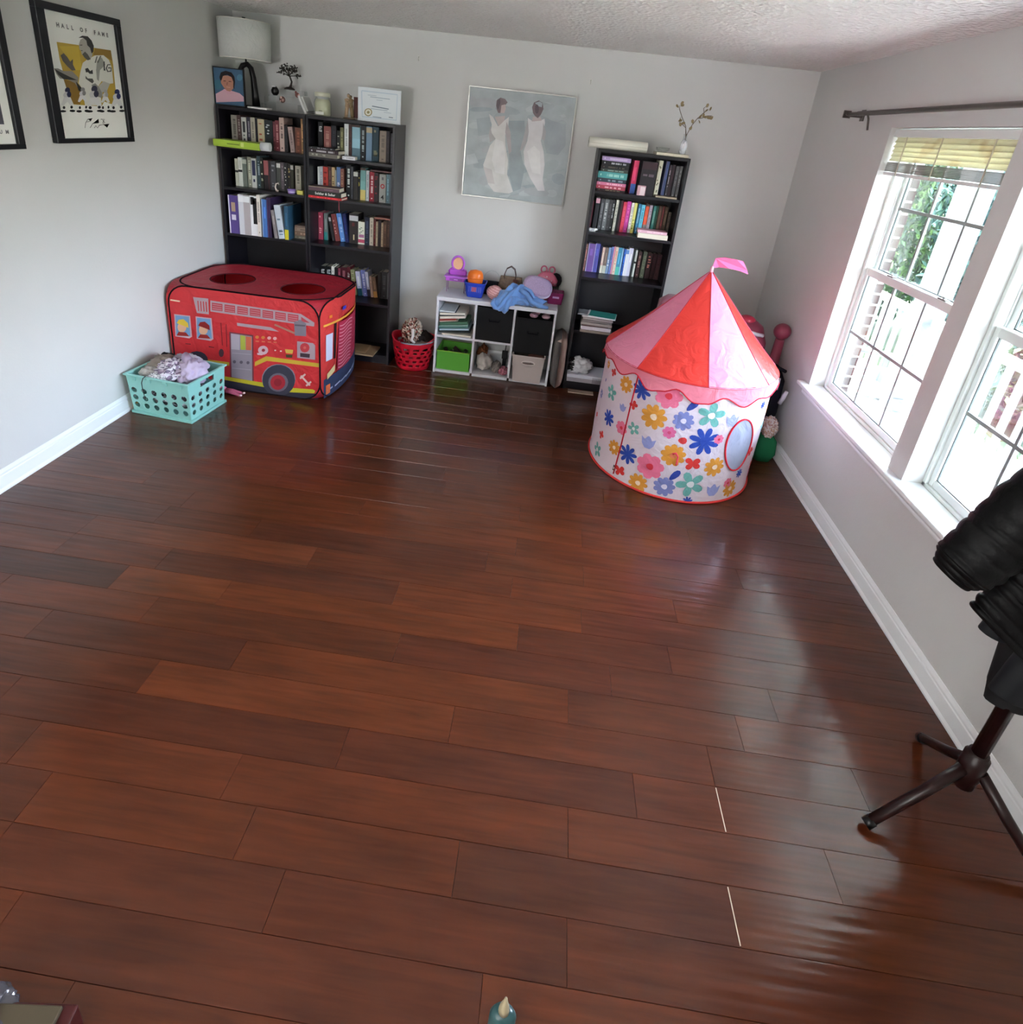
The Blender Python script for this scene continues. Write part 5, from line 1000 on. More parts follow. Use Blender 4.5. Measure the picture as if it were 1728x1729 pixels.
# small stacks lying in front of / on the upright rows
g = 'books stacked flat on the top shelf of the certificate bookcase'
flat_book(.205, .026, .13, '6c6860', (.715, -.42, 1.5402), .0, 'a8a498', 'm', 'grey hardback at the bottom of the flat stack, top shelf of the certificate bookcase', g)
flat_book(.215, .027, .13, '33262a', (.716, -.42, 1.5670), -.03, 'c8c4c8', 'v', 'dark brown book in the middle of the flat stack, top shelf of the certificate bookcase', g)
flat_book(.19, .010, .12, '202226', (.712, -.415, 1.5945), .05, 'b8b8c0', 'v', 'thin black book topping the flat stack, top shelf of the certificate bookcase', g)
flat_book(.09, .022, .1, 'd8d8e0', (.94, -.375, 1.5402), .12, '', '', 'small white book lying beside the flat stack, top shelf of the certificate bookcase', g)
g = 'books stacked flat on the second shelf of the certificate bookcase'
flat_book(.248, .016, .125, 'b82c30', (.70, -.405, 1.2552), -.02, '', '', 'thin red book under the stack, second shelf of the certificate bookcase', g)
flat_book(.236, .033, .125, '1e2420', (.705, -.402, 1.272), .0, '', 'x', 'black book with white title and white pages, second shelf of the certificate bookcase', g, ttl=('Soldier & Sailor', .024, 'e8e8e4'))
flat_book(.225, .030, .12, '5c4650', (.70, -.4, 1.3055), .03, 'a89880', 's', 'mauve-brown book on top of the stack, second shelf of the certificate bookcase', g)
o = MB(); o.tube([(.925, -.4055, 1.262), (.928, -.409, 1.24), (.928, -.409, 1.2), (.931, -.409, 1.175)], .0022, 5, 'b0505a'); tag(o.build('ribbon_bookmark', CLOTH), 'red ribbon bookmark hanging from the thin red book', 'bookmark')
flat_book(.192, .010, .14, '5c3c3e', (1.105, -.24, 1.4695), 0, '8c7468', 's', 'thin maroon book lying across the upright books, second shelf of the certificate bookcase')
flat_book(.168, .013, .13, 'a46c60', (1.126, -.19, 1.1212), 0, 'c8a090', 's', 'rose-brown book lying across the brown books, third shelf of the certificate bookcase')
g = 'books lying flat at the end of the third shelf of the lamp bookcase'
for i, (c, t_, nm) in enumerate((('7a7a6c', .022, 'grey-green'), ('8c7464', .034, 'brown'), ('a89484', .026, 'beige'), ('a08c80', .016, 'thin taupe'))):
    flat_book(.118, t_, .14, c, (.527 + .002 * i, -.27, .9154 + sum((.022, .034, .026, .016)[:i]) + .001 * i), 0, '', '', '%s book lying in the small pile at the shelf end beside the certificate bookcase' % nm, g)
# tall bookcase top shelf: flat pile of nine
g = 'books stacked flat on the top shelf of the tent-side bookcase'; z = 1.5254
for i, (c, tc, t_, L, dx, nm) in enumerate((('2a1c1c', '8c7c60', .014, .2, .004, 'lowest black-brown'), ('a83c50', 'f0c0c8', .026, .205, 0, 'red and pink'), ('d07898', 'f4c8d8', .022, .205, 0, 'pink'), ('343c48', '8c9cac', .028, .2, .003, 'dark slate'), ('4c9898', 'a4d8d0', .046, .205, 0, 'teal'), ('3c4440', '8ca89c', .020, .19, .014, 'dark green'), ('1c1c20', '585048', .026, .19, .014, 'plain black'), ('1a1c20', 'b8bcc0', .030, .19, .016, 'black with white lettering'), ('b49ccc', 'e0d0ec', .030, .2, .012, 'lavender top'))):
    t_ *= .93
    flat_book(L, t_, .14, c, (2.752 + dx, -.3, z), .0, tc, 'v', '%s book in the flat pile at the top of the tent-side bookcase' % nm, g); z += t_ + .0006
flat_book(.148, .012, .12, '9c8c78', (3.168, -.35, 1.5253), 0, '', '', 'thin brown book lying in front of the upright books, top shelf of the tent-side bookcase')
o = MB(); o.box((3.045, -.318, 1.5256), (3.15, -.282, 1.752), '201a20'); tv, tf_ = [], []
o.box((3.06, -.3184, 1.655), (3.09, -.318, 1.668), '6c5c68'); o.box((3.1, -.3184, 1.652), (3.135, -.318, 1.67), '6c5c68'); o.add([(3.0975 + a, -.3184, 1.665 + b_) for a, b_, _ in tv], tf_, '8c7c88'); o.box((3.05, -.3183, 1.70), (3.145, -.318, 1.748), '3a242c'); tag(o.build('book', GRAIN), 'dark maroon book standing face-out beside the pink book', 'book')
o = MB(); o.box((3.035, -.352, 1.5254), (3.092, -.322, 1.592), 'b89098'); o.box((3.055, -.353, 1.53), (3.088, -.352, 1.585), 'd8c8cc'); tag(bevel(o.build('trinket_box'), .006), 'small pink and silver trinket box by the pink book', 'box')
flat_book(.208, .020, .1, 'e0b0c0', (3.0905, -.345, 1.2735), -.02, 'f4d8e0', 'v', 'pink paperback lying on the cream book, second shelf of the tent-side bookcase')
o = flat_book(.212, .034, .1, 'e8e0d0', (3.095, -.352, 1.2385), .0, '', 'x', 'thick cream book lying with pages outward, second shelf of the tent-side bookcase')
m = MB()
for dx in (-.02, .018): m.ball((2.775 + dx, -.30, 1.252), (.02, .012, .009), 'f0f0f0', 8)
m.ball((2.774, -.305, 1.252), .008, 'd8d8e0', 8); m.box((2.752, -.31, 1.2385), (2.796, -.29, 1.244), 'e0e0e0'); tag(m.build('bow_trinket', GLOSSY), 'tiny white bow ornament on the second shelf of the tent-side bookcase', 'ornament')
# front row of the second shelf, lamp bookcase
m = MB(); m.lathe([(.0, 0), (.022, 0), (.027, .004), (.027, .02), (.029, .022), (.029, .034), (.0, .034)], 20, (.545, -.335, 1.2554), '8c74b8'); m.lathe([(.0275, .012), (.0278, .017)], 20, (.545, -.335, 1.2554), 'e0d8f0'); tag(m.build('putty_tub', GLOSSY), 'small round purple tub on the second shelf of the lamp bookcase', 'tub')
m = MB(); m.box((.588, -.345, 1.2554), (.636, -.305, 1.286), 'a8a450'); m.box((.592, -.3455, 1.26), (.632, -.345, 1.282), 'c8c468'); tag(bevel(m.build('yellow_box'), .004), 'small yellow box beside the purple tub', 'box')
m = MB(); m.tube([(.428, -.32, 1.257), (.416, -.323, 1.285), (.424, -.325, 1.312), (.44, -.322, 1.318), (.443, -.32, 1.306)], [.007, .006, .006, .005, .003], 8, 'c8bcb4'); m.ball((.428, -.32, 1.262), (.013, .01, .007), 'b8a8a0', 10); tag(m.build('figurine'), 'little white curled figurine in front of the books, second shelf of the lamp bookcase', 'figurine')
# green game box and white roll on the top shelf
o = empty('game_box', (.048, -.47, 1.5404), (0, 0, .0)); tag(o, 'long lime green box lying in front of the books, top shelf of the lamp bookcase', 'box')
bevel(MB().box((0, 0, 0), (.335, .155, .024), '9ab83c').build('box_tray', PAINT, o), .001); bevel(MB().box((-.001, -.0015, .012), (.336, .156, .046), 'a2c042').build('lid', PAINT, o), .0015)
m = MB(); m.box((.1, -.0022, .02), (.19, -.0016, .027), '6c8430'); m.box((.2, -.0022, .012), (.222, -.0016, .04), 'c8d880'); m.box((.05, .01, .0462), (.11, .06, .0466), 'c8cca0'); m.build('label', PAINT, o)
m = MB(); m.tube([(.388, -.455, 1.5705), (.452, -.45, 1.5705)], .0295, 20, 'd0d4d8'); m.tube([(.3875, -.455, 1.5705), (.3872, -.455, 1.5705)], .011, 12, '5a5c60'); tag(m.build('paper_roll', CLOTH), 'white paper roll at the end of the green box', 'roll')
# notebooks pile, fourth shelf of the tent-side bookcase
g = 'papers and notebooks piled on the tent-side bookcase'; z = .4945
PAP = (('8c8078', .018, .245, -.03, 'tan-grey folder at the bottom of the notebook pile'), ('d8d0d8', .027, .225, .0, 'thick white pad low in the notebook pile'), ('6c4c4a', .008, .2, .03, 'thin dark red notebook in the pile'), ('a89c98', .02, .235, -.05, 'grey-brown magazine in the pile'),
       ('8c8280', .018, .22, .02, 'dull grey booklet in the pile'), ('b4a8a8', .014, .225, -.09, 'pinkish-grey booklet in the pile'), ('d4ccd0', .013, .215, -.06, 'white notebook under the teal one'))
for i, (c, t_, L, rz, lb) in enumerate(PAP):
    o = bevel(MB().box((0, 0, 0), (L, .17, t_), c).build('notebook', PAINT), .003); o.location = (2.79 + .006 * (i % 3), -.385 + .004 * i, z); o.rotation_euler = (0, 0, rz); tag(o, lb, 'notebook', g); z += t_ + .0012
o = empty('notebook', (2.835, -.385, z), (0, .0, -.16)); tag(o, 'teal spiral notebook on top of the notebook pile', 'notebook', g)
MB().box((0, 0, 0), (.205, .15, .010), 'e0e4e8').build('pages', PAINT, o); MB().box((-.002, -.002, .0102), (.2, .152, .012), '2f9088').build('cover', PAINT, o)
m = MB()
for q in range(14): m.tube([(.0 + .008 * math.cos(a) - .002, .008 + q * .0105, .006 + .009 * math.sin(a)) for a in [2 * PI * k / 8 for k in range(8)]], .0012, 5, 'd0d0d0', closed=True)
m.build('spiral', PAINT, o)
z += .0
o = bevel(MB().box((0, 0, 0), (.075, .12, .012), '8c9098').build('notebook'), .002); o.location = (2.757, -.36, z - .0002); o.rotation_euler = (0, 0, -.1); tag(o, 'small grey notebook beside the teal spiral notebook', 'notebook', g)
# bottom shelf of that bookcase
o = empty('flat_box', (2.748, -.375, .0755)); tag(o, 'white flat box with ribbed edge on the bottom shelf of the tent-side bookcase', 'box')
bevel(MB().box((0, 0, 0), (.3, .22, .034), '9a949c').build('box_tray', PAINT, o), .003); bevel(MB().box((-.002, -.003, .0345), (.302, .223, .062), 'c8c8d4').build('lid', PAINT, o), .003)
m = MB()
for q in range(12): m.box((.2 + q * .0075, -.0038, .006), (.203 + q * .0075, -.003, .05), '5a545c')
m.build('ribs', PAINT, o)
o = link('plastic_bag', lump((2.835, -.29, .185), (.075, .06, .052), 3, .5, 2.6, 'b8b8bc', 4, True, lambda p: '2c2a2c' if p.x < 2.79 and p.z > .16 else 'c8c8cc')); o.data.materials.append(mat('crinkled_plastic', attr=True, rough=.15, spec=.8)); tag(o, 'crumpled white and black plastic on the flat white box', 'plastic bag')
o = MB().box((2.77, -.43, .0008), (2.97, -.372, .009), 'a08c80').build('board_book'); tag(bevel(o, .002), 'thin brown booklet on the floor under the bottom shelf by the tent', 'book')
o = MB(); o.box((.985, -.41, .0762), (1.2, -.2, .09), 'a08868'); o.box((1.0, -.39, .0905), (1.13, -.22, .102), '8c7050'); tag(bevel(o.build('board_game'), .002), 'tan flat board on the bottom shelf of the certificate bookcase', 'box')

# ================================================================ THINGS ON TOP OF THE LAMP AND CERTIFICATE BOOKCASES
def prints(name, key, f, parent=None, mats=None, step=.0004):
    m = MB()
    def mix(c, lay):
        if key != 'painting': return c
        a, b_ = [int(c[i:i + 2], 16) for i in (0, 2, 4)], (166, 174, 176); k = .6 if lay < 3 else .22
        return '%02x%02x%02x' % tuple(int(p * (1 - k) + q * k) for p, q in zip(a, b_))
    for i, (c, lay, pts) in enumerate(PRINTS[key]): m.add([f(u, v, .0006 + lay * step + i * .000012) for u, v in pts], [tuple(range(len(pts)))], mix(c, lay))
    return m.build(name, mats or PAINT, parent)
TOP = 1.8065
lamp = empty('table_lamp', (.19, -.215, TOP)); tag(lamp, 'table lamp with white drum shade and black arched base in the corner', 'lamp')
SHADE = thin_fabric('lamp_shade_linen', .25, .85, .1, attr=False, color='dadcd8')
m = MB(); m.lathe([(.168, .312), (.172, .55)], 40, (0, 0, 0)); o = m.build('lamp_shade', SHADE, lamp); solid(o, .0025)
m = MB(); m.tube([(.1685 * math.cos(a), .1685 * math.sin(a), .312) for a in [2 * PI * k / 40 for k in range(40)]], .0028, 6, 'd8d6cc', closed=True); m.tube([(.1725 * math.cos(a), .1725 * math.sin(a), .55) for a in [2 * PI * k / 40 for k in range(40)]], .0028, 6, 'd8d6cc', closed=True); m.build('shade_trim', PAINT, lamp)
m = MB(); m.tube([(-.05, 0, .018), (-.055, 0, .15), (-.05, 0, .235), (-.025, 0, .275), (.01, 0, .285), (.035, 0, .262), (.048, 0, .2), (.055, 0, .1), (.06, 0, .018)], [.022, .019, .018, .018, .018, .018, .02, .023, .028], 14); m.build('arched_stem', BLACK, lamp)
MB().lathe([(0, 0), (.085, 0), (.088, .006), (.08, .018), (0, .02)], 28, (.0, 0, 0)).build('base', BLACK, lamp)
m = MB(); m.tube([(0, 0, .28), (0, 0, .56)], .006, 8); [m.tube([(0, 0, .54), (.17 * math.cos(a), .17 * math.sin(a), .548)], .0018, 5) for a in (0, 2.1, 4.2)]; m.tube([(0, 0, .556), (0, 0, .575)], .012, 10); m.build('harp_and_finial', BLACK, lamp)
# school portrait
pf = empty('photo_frame', (0, 0, 0)); tag(pf, 'portrait photo of a dark-haired child in a pink turtleneck in a black frame', 'photo frame')
cx = [(-.0, 2.058), (.222, 2.05), (.239, 1.8075), (.012, 1.8075)]
m = MB(); m.box((.004, -.331, 1.8075), (.226, -.316, 2.052)); fo = m.build('frame', BLACK, pf)
m = MB(); m.box((.012, -.332, 1.815), (.219, -.3312, 2.045), '3c5c78'); m.build('backdrop', GLOSSY, pf)
def clip(u, v): return (min(max(u, .0125), .2185), min(max(v, 1.8155), 2.0445))
m = MB()
for i, (c, lay, pts) in enumerate(PRINTS['portrait'][1:]):
    m.add([(clip(u, v)[0], -.3322 - lay * .0003 - i * .00001, clip(u, v)[1]) for u, v in pts], [tuple(range(len(pts)))], c)
m.build('portrait_print', GLOSSY, pf)
m = MB(); m.box((.03, -.316, 1.81), (.06, -.28, 1.816)); m.add([(.035, -.3155, 1.95), (.055, -.3155, 1.95), (.055, -.282, 1.8165), (.035, -.282, 1.8165)], [(0, 1, 2, 3)]); m.build('easel_back', BLACK, pf)
# white tray / ornament base
m = MB(); m.box((.245, -.345, TOP + .0006), (.39, -.262, TOP + .014), 'd0d0d0'); o = bevel(m.build('display_base', GLOSSY), .004); tag(o, 'small white slab beside the portrait frame on the lamp bookcase', 'tray')
m = MB(); [m.tube([(x, -.325, TOP + .0150), (x, -.325, TOP + h_)], .004, 8) for x, h_ in ((.345, .042), (.366, .09), (.375, .04))]; m.tube([(.345, -.325, TOP + .042), (.375, -.325, TOP + .04)], .003, 6); tag(m.build('glass_ornament', ACRYL), 'little clear glass ornament on the white slab', 'ornament')
# clear acrylic riser carrying the small pieces
rs = empty('acrylic_riser', (0, 0, TOP)); tag(rs, 'clear stepped acrylic riser on the lamp bookcase', 'display stand')
for q, (y0, y1, z) in enumerate(((-.25, -.195, .055), (-.19, -.135, .10), (-.13, -.075, .148))):
    MB().box((.33, y0, z), (.575, y1, z + .003)).build('step', ACRYL, rs); MB().box((.33, y0, .0005), (.333, y1, z)).build('end_panel', ACRYL, rs); MB().box((.572, y0, .0005), (.575, y1, z)).build('end_panel', ACRYL, rs)
tr = empty('wire_tree', (.452, -.103, TOP + .1515)); tag(tr, 'small dark metal bonsai tree sculpture on the clear riser', 'ornament')
BRZ = mat('dark_bronze', '35302c', rough=.45, metal=.5)
MB().lathe([(0, 0), (.042, .0), (.04, .008), (.02, .018), (0, .02)], 14, (0, 0, 0), sy=.55).build('rock_base', BRZ, tr)
m = MB(); m.tube([(0, 0, .012), (.012, 0, .03), (.018, 0, .055), (.006, 0, .085), (-.004, 0, .105)], [.01, .008, .0065, .006, .004], 8)
r = random.Random(3); tips = []
for a, l, e in ((-1.2, .08, .012), (-.7, .075, .05), (-.25, .06, .06), (.3, .06, .05), (.8, .075, .035), (1.35, .085, -.008), (-1.6, .06, .04), (1.1, .06, .055)):
    q = [(-.002, 0, .09), (math.sin(a) * l * .5, r.uniform(-.012, .012), .1 + e * .5), (math.sin(a) * l, r.uniform(-.015, .015), .1 + e)]; m.tube(q, [.0035, .0025, .0015], 5); tips.append(q)
m.build('trunk', BRZ, tr)
m = MB()
for q in tips:
    for _ in range(16):
        k = r.uniform(.45, 1.1); p = Vector(q[1]).lerp(Vector(q[2]), (k - .45) / .55) + Vector([r.uniform(-.012, .012) for _ in range(3)]); m.ball(tuple(p), (.0055, .003, .0045), '4a4640', 6)
o = m.build('leaves', BRZ, tr); o['kind'] = 'stuff'
m = MB(); m.lathe([(0, 0), (.014, 0), (.026, .016), (.028, .034), (.018, .052), (.012, .056), (.013, .06), (0, .06)], 18, (.37, -.163, TOP + .1035), '101012'); m.box((.36, -.19, TOP + .158), (.382, -.172, TOP + .1655), 'e8e8e8'); tag(m.build('black_bottle', GLOSSY), 'small round black bottle with painted white highlight on the clear riser', 'bottle')  # pale block at the neck is a painted highlight
m = MB(); m.ball((.45, -.224, TOP + .0805), (.022, .016, .022), '6c4c48', 12); m.ball((.444, -.236, TOP + .092), (.009, .008, .010), 'c8a8a0', 8); m.ball((.458, -.236, TOP + .076), (.010, .008, .011), 'b89088', 8); m.ball((.441, -.235, TOP + .071), (.006, .006, .007), 'd0b0a8', 6); tag(m.build('figurine', GLOSSY), 'small pink and brown figurine on the lowest step of the riser', 'figurine')
m = MB(); m.ball((.535, -.165, TOP + .1215), (.017, .012, .018), '8c5c54', 10); m.ball((.55, -.17, TOP + .1165), (.011, .009, .013), 'd8b0a8', 8); m.ball((.528, -.172, TOP + .139), (.008, .008, .009), '6c3c3c', 8); tag(m.build('figurine', GLOSSY), 'tiny rose coloured figurine at the foot of the bonsai tree', 'figurine')
# leaning white frame
o = empty('leaning_frame', (.63, -.27, TOP + .001), (0, -.42, 0)); tag(o, 'white picture frame leaning sideways beside the jar', 'frame')
bevel(MB().box((0, 0, 0), (.016, .15, .125), 'd8d8d6').build('frame', PAINT, o), .003); bevel(MB().box((.0165, .012, .012), (.03, .14, .112), 'b8b8b6').build('easel_back', PAINT, o), .002)
# jar candle
j = empty('jar_candle', (.755, -.25, TOP)); tag(j, 'cream jar candle with a white lid on the certificate bookcase', 'candle')
m = MB(); m.lathe([(0, .004), (.048, .004), (.054, .012), (.054, .088), (.048, .104), (.042, .11), (.042, .112), (0, .112)], 28, c='c4c4a8'); m.build('wax', PAINT, j)
m = MB(); m.lathe([(.03, .0005), (.055, .001), (.0605, .012), (.0605, .088), (.054, .106), (.046, .115), (.046, .128)], 28); m.build('jar_glass', ACRYL, j)
m = MB(); m.lathe([(0, .1285), (.052, .1285), (.054, .132), (.054, .15), (.048, .156), (0, .157)], 28, c='c8c8b4'); m.build('lid', PAINT, j)
m = MB(); m.box((-.03, -.0612, .012), (.03, -.0606, .03), 'e8e8e0'); m.box((-.004, -.0616, .034), (.02, -.0611, .037), '4c4c40'); m.build('label', PAINT, j)
# embracing couple statuette
st = empty('couple_statuette', (.945, -.24, TOP)); tag(st, 'bronze coloured statuette of an embracing couple with a dark red panel', 'statuette')
BZ = mat('antique_bronze', attr=True, rough=.42, metal=.25, spec=.5)
MB().lathe([(0, 0), (.046, 0), (.044, .01), (0, .011)], 16, (0, 0, 0), '6c5c48', sy=.7).build('plinth', BZ, st)
for (x, c, dx, hc) in ((-.02, 'b89c80', .012, '3a2c24'), (.018, '8c7858', -.006, '5a4634')):
    m = MB(); m.tube([(x, 0, .010), (x * .9, 0, .05), (x * .7, 0, .085)], [.008, .011, .014], 8, c); m.tube([(x * 1.5, 0, .01), (x * 1.2, .004, .05), (x * .8, 0, .085)], [.007, .01, .013], 8, c)
    m.tube([(x * .8, 0, .08), (x * .8, 0, .105), (x * .75 + dx * .2, 0, .128), (x * .7 + dx * .3, 0, .136)], [.016, .013, .017, .007], 10, c)
    m.tube([(x * .8 + (.014 if x > 0 else -.014), 0, .128), (x * 1.0, -.014, .105), (-x * .5, -.018, .112)], [.006, .005, .004], 7, c)
    m.ball((x * .55 + dx * .4, -.002, .151 if x < 0 else .142), (.010, .011, .013), c, 10); m.ball((x * .55 + dx * .3, .004, .156 if x < 0 else .147), (.0105, .010, .011), hc, 10)
    m.build('figure', BZ, st)
MB().box((.028, .012, .011), (.062, .02, .15), '4c1c14').build('red_panel', PAINT, st)
# certificate
cf_ = empty('certificate', (0, 0, 0)); tag(cf_, 'white certificate with a gold seal propped on the certificate bookcase', 'certificate')
bevel(MB().box((1.026, -.299, TOP + .001), (1.329, -.285, 2.025), 'd4dce0').build('frame', PAINT, cf_), .002)
prints('certificate_print', 'cert', lambda u, v, l: (min(max(u, 1.03), 1.325), -.299 - l, min(max(v, 1.812), 2.02)), cf_)

# ================================================================ WALL PICTURES
pa_ = empty('canvas_painting', (0, 0, 0)); tag(pa_, 'pale grey painting of two girls in white dresses seen from behind', 'painting')
m = MB(); m.box((1.766, -.0385, 1.362), (2.533, -.002, 2.112), 'a6aeb0'); PT = mat('oil_paint', attr=True, rough=.55, bump=(60, .25, .004), var=(10, .10)); bevel(m.build('canvas', PT, pa_), .003)
def pc_(u, v, l): return (min(max(u, 1.775), 2.524), -.0385 - l, min(max(v, 1.371), 2.103))
prints('painted_figures', 'painting', pc_, pa_, PT)
m = MB()
for a, b_ in (((1.759, -.043, 1.355), (1.7655, -.001, 2.119)), ((2.5335, -.043, 1.355), (2.54, -.001, 2.119)), ((1.7655, -.043, 1.355), (2.5335, -.001, 1.3615)), ((1.7655, -.043, 2.1125), (2.5335, -.001, 2.119))): m.box(a, b_, 'b8bcbc')
m.build('silver_edge', mat('champagne_edge', 'a8a8a2', rough=.3, metal=.6), pa_)
FR = mat('black_frame_wood', '0d0e14', rough=.4)
def wallframe(y0, y1, z0, z1, lb, fw=.052):
    o = empty('framed_poster', (0, 0, 0)); tag(o, lb, 'poster')
    m = MB(); k = .036; m.box((.001, y0, z0), (.03, y1, z0 + k * .62)); m.box((.001, y0, z1 - k * .9), (.03, y1, z1)); m.box((.001, y0, z0 + k * .62), (.03, y0 + fw, z1 - k * .9)); m.box((.001, y1 - k, z0 + k * .62), (.03, y1, z1 - k * .9)); bevel(m.build('frame', FR, o), .002)
    MB().box((.002, y0 + .01, z0 + .01), (.014, y1 - .01, z1 - .01), 'e9eae4').build('poster_paper', GLOSSY, o); return o
p1 = wallframe(-1.835, -1.268, 1.576, 2.194, 'black-framed sports poster with a player on gold, nearest the bookcases', .05)
prints('poster_print', 'poster', lambda y, z, l: (.0138 + l * .6, y, z), p1, GLOSSY, .0003)
m = MB()
for i, ch_ in enumerate('HALL OF FAME'):
    if ch_ == ' ': continue
    tv, tf_ = textverts(ch_, .026, .0012); y = -1.7 + i * .0305; z = 2.105 - .0 * i
    m.add([(.0152, y + a, z + b_) for a, b_, _ in tv], tf_, '6a6a68')
m.build('poster_title', GLOSSY, p1)
p2 = wallframe(-2.62, -2.026, 1.556, 2.18, 'black-framed poster with a grey photo, cut off at the picture edge', .05)
m = MB(); m.box((.0141, -2.54, 1.66), (.0145, -2.105, 2.1), '4c4c54'); m.box((.0146, -2.5, 1.72), (.0149, -2.16, 1.95), '6c6a74'); m.poly([(.0152, -2.4, 1.7), (.0152, -2.2, 1.7), (.0152, -2.22, 1.9), (.0152, -2.32, 2.0), (.0152, -2.4, 1.88)], '9a989c')
for i, ch_ in enumerate('STADIUM'):
    tv, tf_ = textverts(ch_, .022, .0008); m.add([(.0145, -2.29 + i * .032 + a, 1.628 + b_) for a, b_, _ in tv], tf_, '7a7a7c')
m.build('poster_print', GLOSSY, p2)

# ================================================================ ON TOP OF THE TENT-SIDE BOOKCASE
T2 = 1.8005
m = MB(); m.tube([(2.655, -.325, T2 + .0365), (3.055, -.30, T2 + .0365)], .0345, 28, 'e4e2d6'); m.tube([(2.6547, -.325, T2 + .0365), (2.6538, -.325, T2 + .0365)], .034, 24, 'a8a498'); m.tube([(2.6537, -.325, T2 + .0365), (2.6530, -.325, T2 + .0365)], .011, 14, '4c4844'); m.tube([(2.656, -.3595, T2 + .034), (3.054, -.3355, T2 + .034)], .0012, 5, 'c4c2b4'); tag(m.build('paper_roll', CLOTH), 'thick roll of cream paper lying on top of the tent-side bookcase', 'roll')
o = empty('book', (3.122, -.335, T2)); tag(o, 'cream book lying under the vase on top of the tent-side bookcase', 'book'); MB().box((.001, .001, .0025), (.218, .158, .0175), 'd8d4bc').build('page_block', PAGES, o); m = MB(); m.box((0, 0, 0), (.22, .16, .0024), 'a8a48c'); m.box((0, 0, .0176), (.22, .16, .02), 'a8a48c'); m.build('cover', GRAIN, o)
m = MB(); m.lathe([(.002, .001), (.03, .001), (.045, .012), (.05, .028), (.046, .03), (.041, .014), (.025, .006)], 24); o = m.build('dish', ACRYL); o.location = (3.17, -.255, T2 + .0205); tag(o, 'small clear glass dish on the cream book beside the vase', 'dish')
v = empty('bud_vase', (3.305, -.262, T2 + .0205)); tag(v, 'clear glass vase of dried branches wrapped in white on the tent-side bookcase', 'vase')
m = MB(); m.lathe([(0, .0005), (.024, .001), (.026, .01), (.022, .04), (.017, .075), (.011, .10), (.012, .125), (.016, .13)], 24); m.build('glass', ACRYL, v)
me = lump((0, 0, .047), (.019, .019, .042), 51, .3, 3, 'e4e6ec', 4, True); me.materials.append(CLOTH); link('white_wrap', me, v)
m = MB(); tips = []
for P in ([(0, 0, .06), (.004, 0, .12), (.028, 0, .19), (.055, 0, .235), (.09, 0, .275), (.115, 0, .295)], [(.004, 0, .12), (-.01, 0, .17), (-.04, 0, .19), (-.062, 0, .2)], [(.003, 0, .11), (-.012, 0, .18), (-.05, 0, .235), (-.075, 0, .28), (-.08, 0, .305)], [(.055, 0, .235), (.085, .01, .24), (.12, .01, .258), (.15, .01, .262)], [(.09, 0, .275), (.08, -.01, .30), (.095, -.01, .315)]):
    m.tube(P, [.0022] * (len(P) - 1) + [.001], 5, '5c4c3c'); tips += P[2:]
m.build('branch', PAINT, v)
r = random.Random(9)
lm = MB().add([(0, 0, 0), (.009, .002, .008), (.022, 0, .010), (.03, 0, 0), (.021, 0, -.009), (.008, -.002, -.007)], [(0, 1, 2, 3, 4, 5)], '8c7c58').mesh('leaf', LEAF)
for q in tips:
    for _ in range(r.choice((1, 2, 2))): o = link('leaf', lm, v, (q[0] + r.uniform(-.008, .008), q[1] + r.uniform(-.01, .01), q[2] + r.uniform(-.01, .01)), (r.uniform(-.6, .6), r.uniform(0, 6.2), r.uniform(-.6, .6)))
# ================================================================ CUBE ORGANIZER AND ITS CONTENTS
CX0, CX1, CY = 1.679, 2.601, -.368
cu = empty('cube_organizer', (CX0, CY, 0)); tag(cu, 'white six-cube organizer against the back wall', 'shelf unit')
w_ = CX1 - CX0
for x in (0, .298, .598, w_ - .017): bevel(MB().box((x, 0 if x in (0, w_ - .017) else .001, .0 if x in (0, w_ - .017) else .028), (x + .017, .29, .597)).build('upright_panel', WHITEBOARD, cu), .001)
bevel(MB().box((-.002, -.002, .597), (w_ + .002, .292, .628)).build('top_panel', WHITEBOARD, cu), .0015)
for a, b_ in ((.017, .298), (.315, .598), (.615, w_ - .017)):
    MB().box((a + .0003, .001, .302), (b_ - .0003, .29, .320)).build('shelf', WHITEBOARD, cu); MB().box((a + .0003, .001, .006), (b_ - .0003, .29, .028)).build('bottom_panel', WHITEBOARD, cu)
# sloping heap of papers, top-left cube
g = 'papers and books in the upper cube beside the red basket'
SP = (('d8d0c0', .012, .23, 0, 'cream book lying flat at the bottom of the paper heap'), ('2c3434', .010, .25, .10, 'black folder sloping over the cream book'), ('a8c0cc', .014, .235, .12, 'pale blue magazine in the sloping paper heap'), ('4c7870', .014, .232, .13, 'dull teal magazine in the sloping paper heap'),
      ('84a498', .010, .225, .14, 'sage green booklet in the sloping paper heap'), ('4a7058', .022, .222, .15, 'thick green folder in the sloping paper heap'), ('e0d0c0', .005, .15, .16, 'thin cream sheet under the red booklet'), ('9c4038', .018, .13, .17, 'red booklet with tan edge in the paper heap'),
      ('e4d8cc', .019, .2, .15, 'cream pad above the red booklet'), ('1c2028', .006, .2, .13, 'thin black folder between the cream pads'), ('dcd4c8', .018, .2, .10, 'upper cream pad in the paper heap'), ('202838', .007, .12, .06, 'navy folder near the top of the paper heap'), ('d0d8dc', .010, .12, .03, 'white booklet on top of the paper heap'))
z = .3206
for i, (c, t_, L, tl_, lb) in enumerate(SP):
    o = bevel(MB().box((0, 0, 0), (L, .21, t_), c).build('paper_item'), .0025); o.location = (CX0 + .022 + (.03 if i == 0 else .004 * (i % 3)), CY + .015 + .004 * (i % 4), z); o.rotation_euler = (0, -tl_, 0)
    tag(o, lb, 'papers', g); z += t_ * 1.02 + .002
